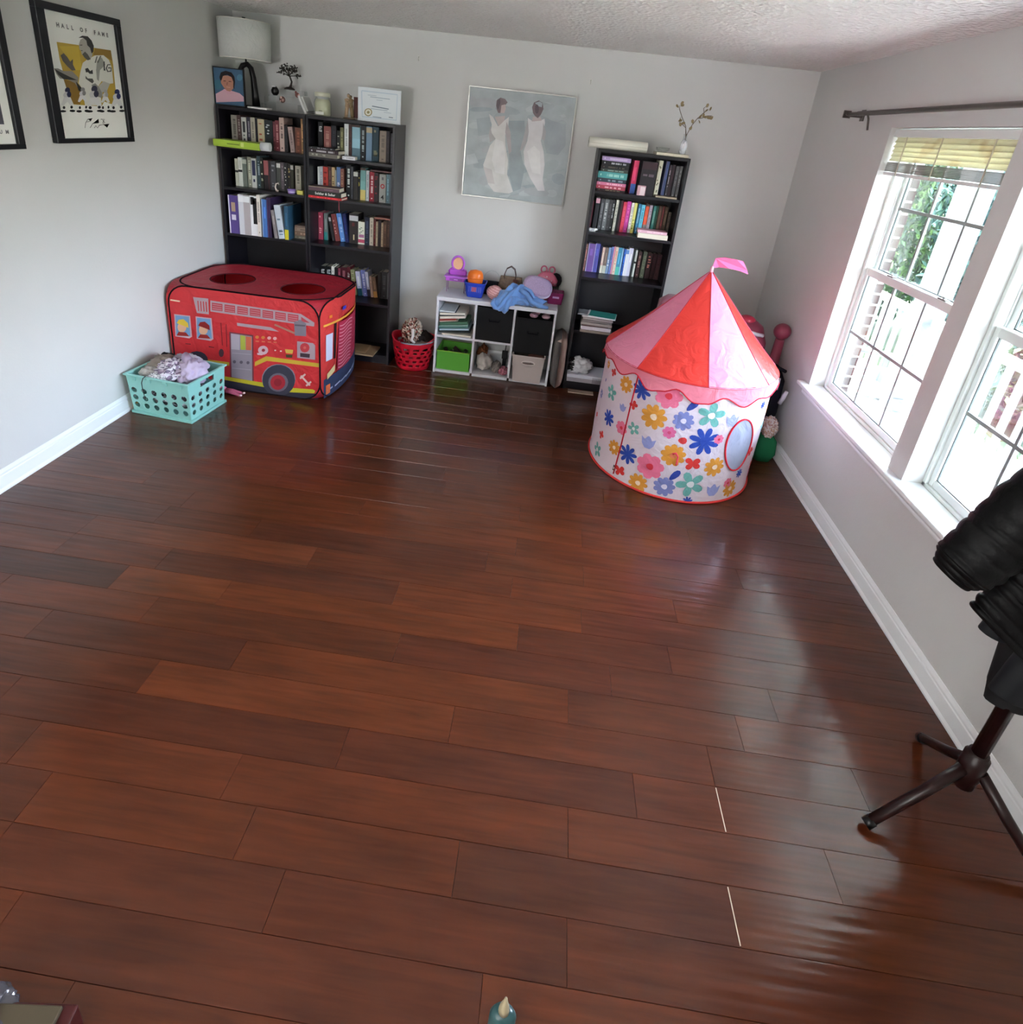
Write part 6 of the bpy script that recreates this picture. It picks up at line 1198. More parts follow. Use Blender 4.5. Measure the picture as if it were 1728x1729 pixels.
# fabric bins
def bin_(name, x0, x1, y0, y1, z0, z1, c, lb, rim=None, taper=0.):
    o = empty(name, ((x0 + x1) / 2, (y0 + y1) / 2, z0)); tag(o, lb, 'storage bin'); hx, hy, h = (x1 - x0) / 2, (y1 - y0) / 2, z1 - z0; t = .005; k = 1 - taper
    m = MB(); R = lambda a, b_, z: [(-a, -b_, z), (a, -b_, z), (a, b_, z), (-a, b_, z)]
    m.loft([R(hx * k, hy * k, 0), R(hx * (k + 1) / 2, hy * (k + 1) / 2, h * .5), R(hx, hy, h), R(hx - t, hy - t, h), R(hx * (k + 1) / 2 - t, hy * (k + 1) / 2 - t, h * .5), R(hx * k - t, hy * k - t, .006)], c)
    bevel(m.build('fabric_body', mat('woven_bin', attr=True, rough=.9, bump=(180, .4, .003)), o), .003)
    if rim:
        m = MB(); m.tube(R(hx + .001, hy + .001, h), .0042, 6, rim, closed=True); m.build('rim_piping', CLOTH, o)
    return o, hx, hy, h
o, hx, hy, h = bin_('fabric_bin', 1.703, 1.965, -.355, -.11, .0285, .185, '58a038', 'bright green fabric bin in the lower cube beside the red basket', '8cb848')
m = MB(); r = random.Random(2)
for i in range(9): m.tube([(r.uniform(-.09, .09), r.uniform(-.08, .08), .05), (r.uniform(-.1, .1), r.uniform(-.09, .09), .125)], r.uniform(.008, .018), 8, r.choice(('3c2c24', '5a4030', '2c3824', '4c3c38')))
m.build('toy_clutter', PAINT, o)['kind'] = 'stuff'
BB = mat('black_bin_cloth', '08080b', rough=.85)
for (x0, x1, y0, z0, z1, lb) in ((1.9955, 2.2755, -.366, .3205, .585, 'black fabric bin filling the middle upper cube'), (2.2955, 2.583, -.374, .262, .545, 'black fabric bin sagging forward above the woven basket')):
    o = empty('fabric_bin', ((x0 + x1) / 2, y0, z0)); tag(o, lb, 'storage bin'); hx = (x1 - x0) / 2 - .002
    m = MB(); m.box((-hx, -.004, 0), (hx, 0, z1 - z0)); m.build('front_panel', BB, o)
    zz = 0 if z0 > .3 else .0595
    m = MB(); m.box((-hx, .0005, zz), (-hx + .004, .26, z1 - z0)); m.box((hx - .004, .0005, zz), (hx, .26, z1 - z0)); m.box((-hx + .004, .256, zz), (hx - .004, .26, z1 - z0)); m.box((-hx + .004, .0005, zz), (hx - .004, .256, zz + .004)); m.build('bin_body', BB, o)
    m = MB(); m.tube([(-.04, -.005, .18), (-.038, -.014, .165), (.038, -.014, .165), (.04, -.005, .18)], .005, 6, '141418'); m.build('handle', CLOTH, o)
m = MB(); m.ball((2.43, -.30, .553), (.035, .045, .018), 'b88a9c', 12); m.ball((2.46, -.27, .566), (.018, .02, .012), 'd0a0b4', 10); m.ball((2.425, -.34, .560), (.012, .014, .010), 'd8b0c0', 8); tag(m.build('doll_shoe', GLOSSY), 'pale pink toy shoe on the black bin above the woven basket', 'toy')
m = MB(); m.ball((2.525, -.30, .553), (.035, .05, .017), 'c09aa4', 12); m.ball((2.535, -.27, .565), (.018, .02, .011), 'b08894', 8); tag(m.build('doll_shoe', GLOSSY), 'dusty pink toy shoe nearest the grey pillow, on the black bin', 'toy')
# cream woven basket pulled out
o, hx, hy, h = bin_('woven_basket', 2.306, 2.558, -.43, -.13, .0288, .255, 'b8aca8', 'cream woven basket pulled forward in the lower cube beside the pillow', 'c8bcb8', .14)
o.location.y -= .0
m = MB(); pts = [(.05 * math.cos(a), -hy * .965 - .004, .17 + .016 * math.sin(a)) for a in [2 * PI * k / 20 for k in range(20)]]; m.tube(pts, .005, 6, 'cfc4c0', closed=True); m.poly([(p[0] * .9, p[1] + .0035, .17 + (p[2] - .17) * .9) for p in pts], '6c605c'); m.build('handle_opening', CLOTH, o)
link('contents', lump((0, 0, .19), (.1, .11, .035), 5, .5, 2.5, '3c3028', 3, True, lambda p: '5c3c34' if p.x > 0 else '2c2824'), o).data.materials.append(CLOTH)
# clutter in the lower middle cube
def lumpobj(name, me, lb, cat, m_=None): o = link(name, me); me.materials.append(m_ or CLOTH); tag(o, lb, cat); return o
lumpobj('cream_cushion', lump((2.075, -.25, .096), (.062, .1, .062), 2, .25, 1.6, 'c4bcb4', 4), 'small cream cushion slumped in the lower middle cube', 'cushion')
lumpobj('stuffed_toy', lump((2.045, -.14, .115), (.04, .04, .08), 4, .4, 2.2, '7c4c30', 4, False), 'ginger brown soft toy behind the cream cushion in the lower middle cube', 'soft toy')
lumpobj('knit_bundle', lump((2.175, -.235, .062), (.034, .075, .030), 6, .4, 2.4, '8c8480', 4, True), 'grey knitted bundle in the lower middle cube', 'bundle')
lumpobj('pink_cloth', lump((2.238, -.275, .052), (.033, .06, .021), 7, .4, 2.4, 'b07080', 4, True), 'dull pink cloth on the bottom of the lower middle cube', 'cloth')
m = MB(); m.box((2.205, -.13, .095), (2.25, -.1, .16), '101214'); m.tube([(2.228, -.115, .16), (2.232, -.105, .22), (2.23, -.1, .30)], .004, 6, '101214'); m.box((2.214, -.14, .03), (2.244, -.1, .094), '16181c'); tag(bevel(m.build('power_adapter'), .003), 'black power adapter with a cord at the back of the lower middle cube', 'adapter')
# pillow between the organizer and the tall bookcase
bm = bmesh.new(); bmesh.ops.create_grid(bm, x_segments=16, y_segments=16, size=.5)
top = [v for v in bm.verts]
ret = bmesh.ops.duplicate(bm, geom=bm.verts[:] + bm.edges[:] + bm.faces[:]); bot = [g_ for g_ in ret['geom'] if isinstance(g_, bmesh.types.BMVert)]
def pill(vv, s_):
    for v in vv:
        u, w2 = v.co.x * 2, v.co.y * 2; th = max(0, (1 - u ** 4) * (1 - w2 ** 4)) ** .3; pinch = 1 - .06 * (abs(u * w2)) ** 2
        v.co = Vector((s_ * th * .054 + .006 * noise.noise(Vector((u * 2, w2 * 2, s_))) * th, v.co.x * .32 * (1.05 - .05 * w2 ** 2) * pinch, v.co.y * .43 * pinch))
pill(top, 1); pill(bot, -1); bmesh.ops.remove_doubles(bm, verts=bm.verts, dist=.0015)
me = bpy.data.meshes.new('throw_pillow'); bm.to_mesh(me); a = me.color_attributes.new('Col', 'FLOAT_COLOR', 'CORNER')
for p in me.polygons:
    p.use_smooth = True; cc = lin('6c6866' if p.center.x < -.008 else 'd8c0b2')
    for li in p.loop_indices: a.data[li].color = cc
bm.free(); me.materials.append(CLOTH); o = link('throw_pillow', me, None, (2.665, -.275, .222), (0, .0, .0)); tag(o, 'throw pillow with grey and beige sides wedged beside the cube organizer', 'pillow')

# ---------------- toys on top
TZ = .6285
va = empty('toy_vanity', (1.79, -.165, TZ)); tag(va, 'purple toy vanity with an oval mirror on the cube organizer', 'toy')
PU = 'b04cc8'
m = MB(); m.box((-.082, -.05, .09), (.082, .04, .12), PU); m.box((-.094, -.056, .12), (.094, .044, .13), 'c070d8'); m.box((-.06, .0, .13), (.07, .04, .17), PU); bevel(m.build('table_top', GLOSSY, va), .006)
for x in (-.07, .07):
    for y in (-.04, .03): MB().tube([(x, y, .0005), (x, y, .09)], .0035, 8, '8c6c94').build('leg', GLOSSY, va)
m = MB(); m.box((-.05, -.0515, .097), (.05, -.05, .113), '7c3890'); m.box((-.015, -.055, .102), (.015, -.0515, .108), 'e0a8f0'); m.build('drawer', GLOSSY, va)
m = MB(); m.tube([(.047 * math.cos(a), .012, .22 + .056 * math.sin(a)) for a in [2 * PI * k / 28 for k in range(28)]], .0085, 8, 'b860d0', closed=True)
for x in (-.06, .062): m.tube([(x, .012, .13), (x * 1.12, .012, .155), (x * .85, .012, .175), (x * .6, .012, .178)], .008, 8, PU)
m.build('mirror_frame', GLOSSY, va)
m = MB(); m.poly([(.045 * math.cos(a), .012, .22 + .054 * math.sin(a)) for a in [2 * PI * k / 28 for k in range(28)]], '8c6450'); m.build('mirror', mat('toy_mirror', '9c7460', rough=.12, metal=.75), va)
# blue plastic basket with orange toy
bb = empty('plastic_basket', (1.95, -.235, TZ)); tag(bb, 'royal blue slotted plastic basket on the cube organizer', 'basket')
def ring(hx, hy, z, r=.02, n=5):
    out = []
    for sx, sy, a0 in ((1, -1, -PI / 2), (1, 1, 0), (-1, 1, PI / 2), (-1, -1, PI)):
        for k in range(n): a = a0 + PI / 2 * k / (n - 1); out.append((sx * (hx - r) + r * math.cos(a), sy * (hy - r) + r * math.sin(a), z))
    return out
m = MB(); m.loft([ring(.06, .05, .0005), ring(.067, .056, .03), ring(.075, .063, .085), ring(.082, .07, .112), ring(.086, .074, .112), ring(.086, .074, .118), ring(.079, .067, .118), ring(.064, .053, .03), ring(.057, .047, .004)], '2440b0'); m.build('body', GLOSSY, bb)
m = MB()
for q in range(7): x = -.045 + q * .015; m.box((x, -.0655, .045), (x + .007, -.0625, .09), '4c58c0')
for q in range(5): m.box((.0705, -.035 + q * .016, .045), (.0745, -.029 + q * .016, .09), '18308c')
m.box((-.02, -.0665, .05), (.015, -.0655, .085), 'a05070'); m.build('slots', GLOSSY, bb)
m = MB(); m.lathe([(0, -.06), (.045, -.055), (.058, -.03), (.062, 0), (.058, .035), (.044, .055), (.0, .066)], 20, (1.944, -.235, .772), 'f07828', sy=.8); m.tube([(1.944 + .0622 * math.cos(a), -.235 + .0505 * math.sin(a), .772) for a in [2 * PI * k / 20 for k in range(20)]], .002, 5, 'c85818', closed=True); tag(m.build('toy_pumpkin', GLOSSY), 'orange toy drum sticking out of the blue basket', 'toy')
# pink striped soft ball
me = lump((2.105, -.262, .6835), (.062, .058, .054), 8, .05, 1.2, 'd8a0a0', 4, False, lambda p: 'e0b0ac' if int((p.z * 1.0 + p.x * .35) * 110) % 2 else 'c88c8c'); lumpobj('pink_ball', me, 'pink striped soft ball between the blue basket and the blanket', 'ball')
# brown purse with two handles
pu = empty('handbag', (2.215, -.14, TZ)); tag(pu, 'brown handbag with two thin loop handles behind the blue blanket', 'handbag')
m = MB(); m.loft([ring(.095, .035, .0, .02), ring(.1, .04, .06, .02), ring(.09, .03, .13, .02), ring(.084, .012, .165, .008)], '6a5444'); m.build('bag_body', mat('worn_leather', attr=True, rough=.6, var=(60, .3), bump=(150, .3, .002)), pu)
for y in (-.018, .014): m = MB(); m.tube([(-.052, y, .135), (-.055, y, .18), (-.04, y, .225), (-.008, y, .245), (.022, y, .225), (.034, y, .18), (.032, y, .13)], .0036, 8, '4a3028'); m.build('handle', GLOSSY, pu)
m = MB(); m.box((.018, -.043, .09), (.05, -.038, .155), '5c3020'); m.build('strap_tab', GLOSSY, pu)
# clear bowl-like hoop behind
m = MB(); m.tube([(.06 * math.cos(a), 0, .065 * math.sin(a)) for a in [PI * k / 12 for k in range(13)]], .003, 6, 'c8d0d4'); m.tube([(.06 * math.cos(a), .0, .01 + .05 * math.sin(a)) for a in [PI * k / 12 for k in range(13)]], .002, 6, 'c8d0d4'); o = m.build('wire_hoop', ACRYL); o.location = (2.06, -.10, TZ + .12)
m = MB(); m.box((-.07, -.02, 0), (.07, .02, .11), '16171a'); o2 = bevel(m.build('black_bag', CLOTH), .012); o2.location = (2.07, -.135, TZ); tag(o2, 'small black pouch standing behind the pink striped ball', 'pouch'); tag(o, 'clear plastic hoop above the black pouch', 'hoop')
# blue blanket: folded heap draped over the front edge
def drape():
    bm = bmesh.new(); n, mm = 70, 46; vv = []
    for i in range(n + 1):
        row = []
        for j in range(mm + 1):
            u, v = i / n, j / mm
            x = 2.10 + .40 * u; y = -.425 + .235 * v
            env = math.exp(-((u - .45) / .33) ** 2) * math.exp(-((v - .62) / .38) ** 2)
            nz = noise.noise(Vector((u * 5.2 + v * 2, v * 3.4, 2.3))); rz = 1 - 2 * abs(noise.noise(Vector((u * 5.6 - v * 3.0, v * 3.6 + 7, .7))))
            z = .636 + .092 * env + .052 * rz * (.3 + env) + .02 * nz
            x += .03 * noise.noise(Vector((u * 3, v * 4, 9))); y += .025 * noise.noise(Vector((u * 4, v * 3, 5)))
            z = max(z, .6315)
            row.append([x, y, z])
        vv.append(row)
    # edge hanging over the front between u .0 and .4
    for i in range(n + 1):
        u = i / n; hang = max(0, 1 - abs(u - .20) / .22) * .07
        for j in range(mm + 1):
            x, y, z = vv[i][j]; lim = CY - .008
            if y < lim:
                over = lim - y
                if hang > .004: vv[i][j] = [x, lim - .012 - .012 * math.sin(u * 30), .640 - min(over * 1.6, hang) + .004 * math.sin(u * 40)]
                else: vv[i][j] = [x, lim + .018 + over * .1, .6335 + .006 * abs(math.sin(u * 24))]
    B = [[bm.verts.new(p) for p in r_] for r_ in vv]
    for i in range(n):
        for j in range(mm): bm.faces.new((B[i][j], B[i + 1][j], B[i + 1][j + 1], B[i][j + 1]))
    return bm
me = bake(drape(), 'blue_blanket', mat('fleece_blue', '6f9bd8', rough=.95, sheen=.4, bump=(200, .5, .004), var=(9, .12)), '6f9bd8', True)
o = link('blue_blanket', me); tag(o, 'light blue fleece blanket crumpled over the front edge of the cube organizer', 'blanket'); solid(o, .005)
m = MB()
for pts, r_ in (([(2.115, -.36, .655), (2.108, -.40, .632), (2.13, -.405, .605), (2.155, -.402, .60), (2.175, -.398, .625), (2.2, -.385, .67), (2.235, -.35, .715), (2.28, -.31, .748)], .017), ([(2.25, -.36, .69), (2.225, -.392, .655), (2.215, -.40, .60), (2.2, -.398, .572)], .020), ([(2.3, -.33, .745), (2.36, -.35, .72), (2.4, -.37, .675), (2.46, -.372, .65), (2.53, -.365, .642)], .018), ([(2.28, -.35, .66), (2.34, -.37, .68), (2.38, -.372, .65)], .016), ([(2.33, -.31, .765), (2.38, -.33, .745), (2.42, -.345, .70)], .015)):
    m.tube(pts, [r_ * k for k in ([.7] + [1] * (len(pts) - 2) + [.7])], 10, '7aa4dc')
o2 = m.build('rolled_fold', MATS['fleece_blue'], o)
# lilac round cushion bag
cb = empty('cushion_bag', (2.43, -.235, .765), (math.radians(38), math.radians(12), 0)); tag(cb, 'sparkly lilac rounded cushion bag leaning above the blue blanket', 'bag')
def oct_(a, b_, z, n=32):
    return [(a * (abs(math.cos(t)) ** .75) * (1 if math.cos(t) > 0 else -1), b_ * (abs(math.sin(t)) ** .75) * (1 if math.sin(t) > 0 else -1), z) for t in [2 * PI * k / n for k in range(n)]]
LI = mat('lilac_glitter', 'b8a0c0', rough=.5, bump=(420, .7, .004), var=(200, .2))
m = MB(); m.smooth = True; m.loft([oct_(.02, .015, -.034), oct_(.085, .06, -.034), oct_(.108, .083, -.024), oct_(.112, .087, 0), oct_(.108, .083, .018), oct_(.08, .06, .026), oct_(.02, .015, .028)]); m.build('bag_body', LI, cb)
m = MB()
for z in (-.02, -.004): m.tube([(x * 1.012, y * 1.012, z) for x, y, _ in oct_(.111, .086, z)], .0035, 6, 'e4d8f0', closed=True)
m.build('piping', GLOSSY, cb)
# pink translucent crown toy and magenta box
cw = empty('toy_bag', (2.49, -.115, TZ)); tag(cw, 'glossy pink toy bag with two round loops at the back of the cube organizer', 'toy')
PG = mat('pink_jelly', 'b85c74', rough=.15, spec=.6)
m = MB(); m.smooth = True; m.loft([ring(.085, .03, .13, .025), ring(.09, .032, .17, .025), ring(.07, .028, .2, .02), ring(.045, .02, .225, .015), ring(.02, .01, .235, .008)], caps=True); m.build('bag_body', PG, cw)
for x in (-.028, .034): m = MB(); m.tube([(x + .022 * math.cos(a), 0, .248 + .026 * math.sin(a)) for a in [2 * PI * k / 16 for k in range(16)]], .006, 8, closed=True); m.build('loop', PG, cw)
m = MB(); [m.ball((x, -.03, z), .006, 'f0c8d0', 8) for x, z in ((-.05, .18), (0, .2), (.04, .17), (.07, .15), (-.02, .16))]; m.build('bead', GLOSSY, cw)
MB().box((-.03, -.02, 0), (.03, .02, .13)).build('stand', PG, cw)
mb_ = empty('magenta_box', (2.575, -.15, TZ)); tag(mb_, 'magenta plastic box with a clear rim at the bookcase end of the organizer', 'box')
m = MB(); m.loft([ring(.055, .045, 0, .01), ring(.066, .056, .095, .012), ring(.062, .052, .095, .012), ring(.051, .041, .004, .01)], '7c1450'); m.build('box_body', mat('magenta_plastic', '7c1c54', rough=.2), mb_)
m = MB()
for q in range(7): m.box((-.05 + q * .016, -.058, .098), (-.044 + q * .016, -.053, .128), 'c8c0c4')
m.box((-.064, -.058, .128), (.064, -.052, .134), 'c8c0c4'); m.box((-.064, -.058, .0955), (.064, -.052, .1), 'c8c0c4'); m.build('rim', ACRYL, mb_)
m = MB(); m.box((-.02, -.0525, .05), (.03, -.0518, .08), 'b890c0'); m.build('sticker', PAINT, mb_)
m = MB(); m.ball((2.562, -.07, .79), (.05, .025, .06), '201c20', 10); m.box((2.53, -.09, TZ), (2.595, -.05, .75), '201c20'); tag(m.build('cloth_hat', CLOTH), 'small black cloth cap behind the magenta box', 'cap')

# ================================================================ RED BASKET ON THE FLOOR
rb = empty('laundry_basket', (1.497, -.285, .0005)); tag(rb, 'small round red plastic basket with holes on the floor by the cube organizer', 'basket')
def basket_side():
    bm = bmesh.new(); n, k = 64, 26; R_ = lambda z: .128 + .042 * (z / .24) ** .8
    V = [[bm.verts.new((R_(z) * math.cos(2 * PI * i / n), R_(z) * math.sin(2 * PI * i / n), z + (.022 * max(0, -math.cos(2 * (2 * PI * i / n) + PI)) * max(0, (z - .18) / .06) if True else 0))) for i in range(n)] for z in [.24 * j / k for j in range(k + 1)]]
    for j in range(k):
        for i in range(n):
            hole = (4 <= j <= 17 and ((j - 4) % 4 < 2) and ((i + (2 if ((j - 4) // 4) % 2 else 0)) % 4 < 2)) or (19 <= j <= 20 and i % 5 < 3)
            if hole: continue
            bm.faces.new((V[j][i], V[j][(i + 1) % n], V[j + 1][(i + 1) % n], V[j + 1][i]))
    bm.faces.new(V[0][::-1]); return bm
me = bake(basket_side(), 'basket_body', GLOSSY, 'c0182c', True); o = link('basket_body', me, rb); solid(o, .0035)
m = MB(); m.tube([(.172 * math.cos(a), .172 * math.sin(a), .24 + .022 * max(0, -math.cos(2 * a + PI))) for a in [2 * PI * k / 48 for k in range(48)]], .006, 8, 'c8283c', closed=True); m.build('rim', GLOSSY, rb)
m = MB(); m.tube([(.175 * math.cos(a), .175 * math.sin(a), .243) for a in [-PI * .62 + PI * .62 * k / 16 for k in range(17)]], .0065, 8, '8c8a94'); m.build('handle_band', GLOSSY, rb)
lumpobj('patterned_toy', lump((1.478, -.275, .285), (.062, .06, .085), 9, .45, 2.6, 'b0a090', 4, True, lambda p: ('c8b8a8', '8c4c44', '4c3c34', 'b4a48c')[int(abs(noise.noise(p * 45)) * 9) % 4]), 'red and tan patterned soft toy sticking out of the red basket', 'soft toy')
m = MB(); m.tube([(1.5, -.36, .335), (1.51, -.385, .285), (1.50, -.395, .255), (1.53, -.40, .235)], [.012, .012, .013, .010], 8, 'd8d0cc'); tag(m.build('white_ribbon', CLOTH), 'white ribbon hanging over the rim of the red basket', 'ribbon')
m = MB(); m.lathe([(0, .205), (.075, .208), (.08, .217), (.0, .222)], 26, (1.568, -.30, .0), '8c7c74', sy=.8); tag(m.build('grey_lid', PAINT), 'round taupe lid lying in the red basket', 'lid')
lumpobj('dark_cloth', lump((1.54, -.23, .20), (.08, .07, .07), 12, .4, 2.4, '2c2422', 4, True), 'dark cloth at the back of the red basket', 'cloth')

# ================================================================ POP-UP FIRE ENGINE TENT
tk = empty('play_tent', (0, 0, 0)); tag(tk, 'red pop-up fire engine play tent by the bookcases', 'play tent')
TX0, TX1, TY0, TY1, TH = .035, 1.055, -1.14, -.43, .705
def rr(a0, a1, b0, b1, r, n=8, r2=None):
    out = []
    for (ca, cb_, s0) in ((a1 - r, b0 + r, -PI / 2), (a1 - r, b1 - r, 0), (a0 + r, b1 - r, PI / 2), (a0 + r, b0 + r, PI)):
        for k in range(n): t_ = s0 + PI / 2 * k / (n - 1); out.append((ca + r * math.cos(t_), cb_ + r * math.sin(t_)))
    return out
def endx(y, z=0): return TX1 + (.05 + .035 * z / TH) * max(0, 1 - ((y - (TY0 + TY1) / 2) / ((TY1 - TY0) / 2)) ** 2)
loops = {'front': [(x, TY0, z) for x, z in rr(TX0, TX1, .004, TH, .13)], 'back': [(x, TY1, z) for x, z in rr(TX0, TX1, .004, TH, .13)],
         'end': [(endx(y, z), y, z) for y, z in rr(TY0, TY1, .004, TH, .12)], 'wallside': [(TX0 - .015, y, z) for y, z in rr(TY0, TY1, .004, TH, .12)], 'top': None}
toploop = []
for x, y in rr(TX0, TX1, TY0, TY1, .21, 12):
    if x > TX1 - .21: x = x + .085 * max(0, 1 - ((y - (TY0 + TY1) / 2) / ((TY1 - TY0) / 2)) ** 2) * (x - (TX1 - .21)) / .21
    toploop.append((x, y, TH))
loops['top'] = toploop
bm = bmesh.new()
for k_, L in loops.items():
    for p in L: bm.verts.new(p)
for x, y in rr(TX0 + .02, TX1 + .02, TY0 + .02, TY1 - .02, .12): bm.verts.new((x, y, .004))
bmesh.ops.remove_doubles(bm, verts=bm.verts, dist=.0008)
res = bmesh.ops.convex_hull(bm, input=bm.verts[:])
bmesh.ops.delete(bm, geom=[v for v in bm.verts if not v.link_faces], context='VERTS')
tops = [f for f in bm.faces if min(v.co.z for v in f.verts) > TH - .002]
bots = [f for f in bm.faces if max(v.co.z for v in f.verts) < .01]
bmesh.ops.delete(bm, geom=tops + bots, context='FACES_ONLY')
bmesh.ops.delete(bm, geom=[e for e in bm.edges if not e.link_faces], context='EDGES')
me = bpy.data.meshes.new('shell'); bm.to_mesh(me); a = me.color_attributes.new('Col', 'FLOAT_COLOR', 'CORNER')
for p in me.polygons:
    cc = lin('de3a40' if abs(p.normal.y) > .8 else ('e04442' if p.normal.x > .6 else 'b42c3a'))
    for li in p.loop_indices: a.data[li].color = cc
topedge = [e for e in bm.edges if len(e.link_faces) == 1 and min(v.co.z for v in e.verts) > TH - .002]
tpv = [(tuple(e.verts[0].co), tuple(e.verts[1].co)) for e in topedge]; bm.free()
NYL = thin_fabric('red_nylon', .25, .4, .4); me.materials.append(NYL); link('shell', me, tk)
bm = bmesh.new(); key = {}
def gv(p):
    k_ = tuple(round(c_, 4) for c_ in p)
    if k_ not in key: key[k_] = bm.verts.new(p)
    return key[k_]
edges = [bm.edges.new((gv(a_), gv(b_))) for a_, b_ in tpv if tuple(round(c_, 4) for c_ in a_) != tuple(round(c_, 4) for c_ in b_)]
HOLES = ((.32, -.83, .145), (.835, -.86, .145))
for hx, hy, hr in HOLES:
    vv = [bm.verts.new((hx + hr * math.cos(2 * PI * k / 36), hy + hr * math.sin(2 * PI * k / 36), TH - .006)) for k in range(36)]
    edges += [bm.edges.new((vv[k], vv[(k + 1) % 36])) for k in range(36)]
bmesh.ops.triangle_fill(bm, use_beauty=True, use_dissolve=False, edges=edges)
# open the two hatches
bmesh.ops.delete(bm, geom=[f for f in bm.faces if any((f.calc_center_median().xy - Vector((hx, hy))).length < hr * .985 for hx, hy, hr in HOLES)], context='FACES_ONLY')
link('roof_panel', bake(bm, 'roof_panel', NYL, 'c43444'), tk)
m = MB()
for nm, L in loops.items():
    if nm == 'wallside': continue
    m.tube(L, .0055, 6, '1c1216', closed=True)
m.build('wire_piping', CLOTH, tk)
m = MB()
for hx, hy, hr in HOLES: m.tube([(hx + hr * math.cos(2 * PI * k / 36), hy + hr * math.sin(2 * PI * k / 36), TH - .005) for k in range(36)], .004, 6, '4c141c', closed=True)
m.build('hatch_piping', CLOTH, tk)
MB().box((TX0 + .01, TY0 + .02, .001), (TX1 - .03, TY1 - .02, .004), '3a3038').build('floor_mat', CLOTH, tk)
prints('side_print', 'truck', lambda x, z, l: (min(max(x, TX0 + .006), TX1 - .006), TY0 - l - .0006, min(max(z, .012), TH - .008)), tk, PAINT, .0005)
m = MB()
m.add([(.1, TY0 - .0007, .006), (.98, TY0 - .0007, .006), (1.03, TY0 - .0007, .045), (.03, TY0 - .0007, .045)], [(0, 1, 2, 3)], '2c2c38')
def ep(y, z, l=1): return (endx(y, z) + .0022 * l + .002, y, z)
def strip(y0, y1, z0f, z1f, c, l=1, n=10):
    P = [(y0 + (y1 - y0) * k / n) for k in range(n + 1)]; vs_ = [ep(y, z0f(y), l) for y in P] + [ep(y, z1f(y), l) for y in P]
    m.add(vs_, [(k, k + 1, n + 2 + k, n + 1 + k) for k in range(n)], c)
ya, yb_ = TY0 + .03, TY1 - .03
strip(ya, yb_, lambda y: .53 + .02 * (y - ya), lambda y: .545 + .02 * (y - ya), 'e0a040')
strip(ya, yb_, lambda y: .01, lambda y: .15 + .03 * (y - ya), '34405c')
for q in range(6): strip(ya + .04 + q * .09, ya + .10 + q * .11, lambda y, q=q: .05 + .1 * ((y - ya - .04 - q * .09)), lambda y, q=q: .062 + .1 * ((y - ya - .04 - q * .09)), 'a8b0cc', 2, 4)
strip(ya + .16, yb_ - .02, lambda y: .16, lambda y: .52, 'b02c48', 1)
for q in range(13): strip(ya + .17, ya + .40, lambda y, q=q: .18 + q * .026 + .008 * math.sin(y * 30), lambda y, q=q: .186 + q * .026 + .008 * math.sin(y * 30), 'e8a8b0', 2, 10)
for q in range(5): strip(ya + .44, yb_ - .03, lambda y, q=q: .2 + q * .065 + .1 * (y - ya - .44), lambda y, q=q: .205 + q * .065 + .1 * (y - ya - .44), 'd88898', 2, 6)
strip(ya + .02, ya + .09, lambda y: .28, lambda y: .47, 'c8c8dc', 2, 3); strip(ya + .105, ya + .13, lambda y: .27, lambda y: .53, '2c1c1c', 2, 2)
strip(ya + .03, ya + .12, lambda y: .13 + .4 * (y - ya), lambda y: .17 + .5 * (y - ya), 'd8c08c', 3, 3); strip(ya + .02, ya + .07, lambda y: .03, lambda y: .10, 'd86c40', 2, 2)
strip(ya + .2, ya + .25, lambda y: .60, lambda y: .625, '3838a8', 2, 2); strip(ya + .05, ya + .08, lambda y: .58, lambda y: .60, 'e88030', 2, 2)
m.build('end_print', PAINT, tk)
m = MB(); m.ball((.25, -.90, .42), .05, '4868c0', 12); m.box((.23, -.92, .005), (.27, -.88, .38), '4868c0'); m.build('inner_toy', GLOSSY, tk)

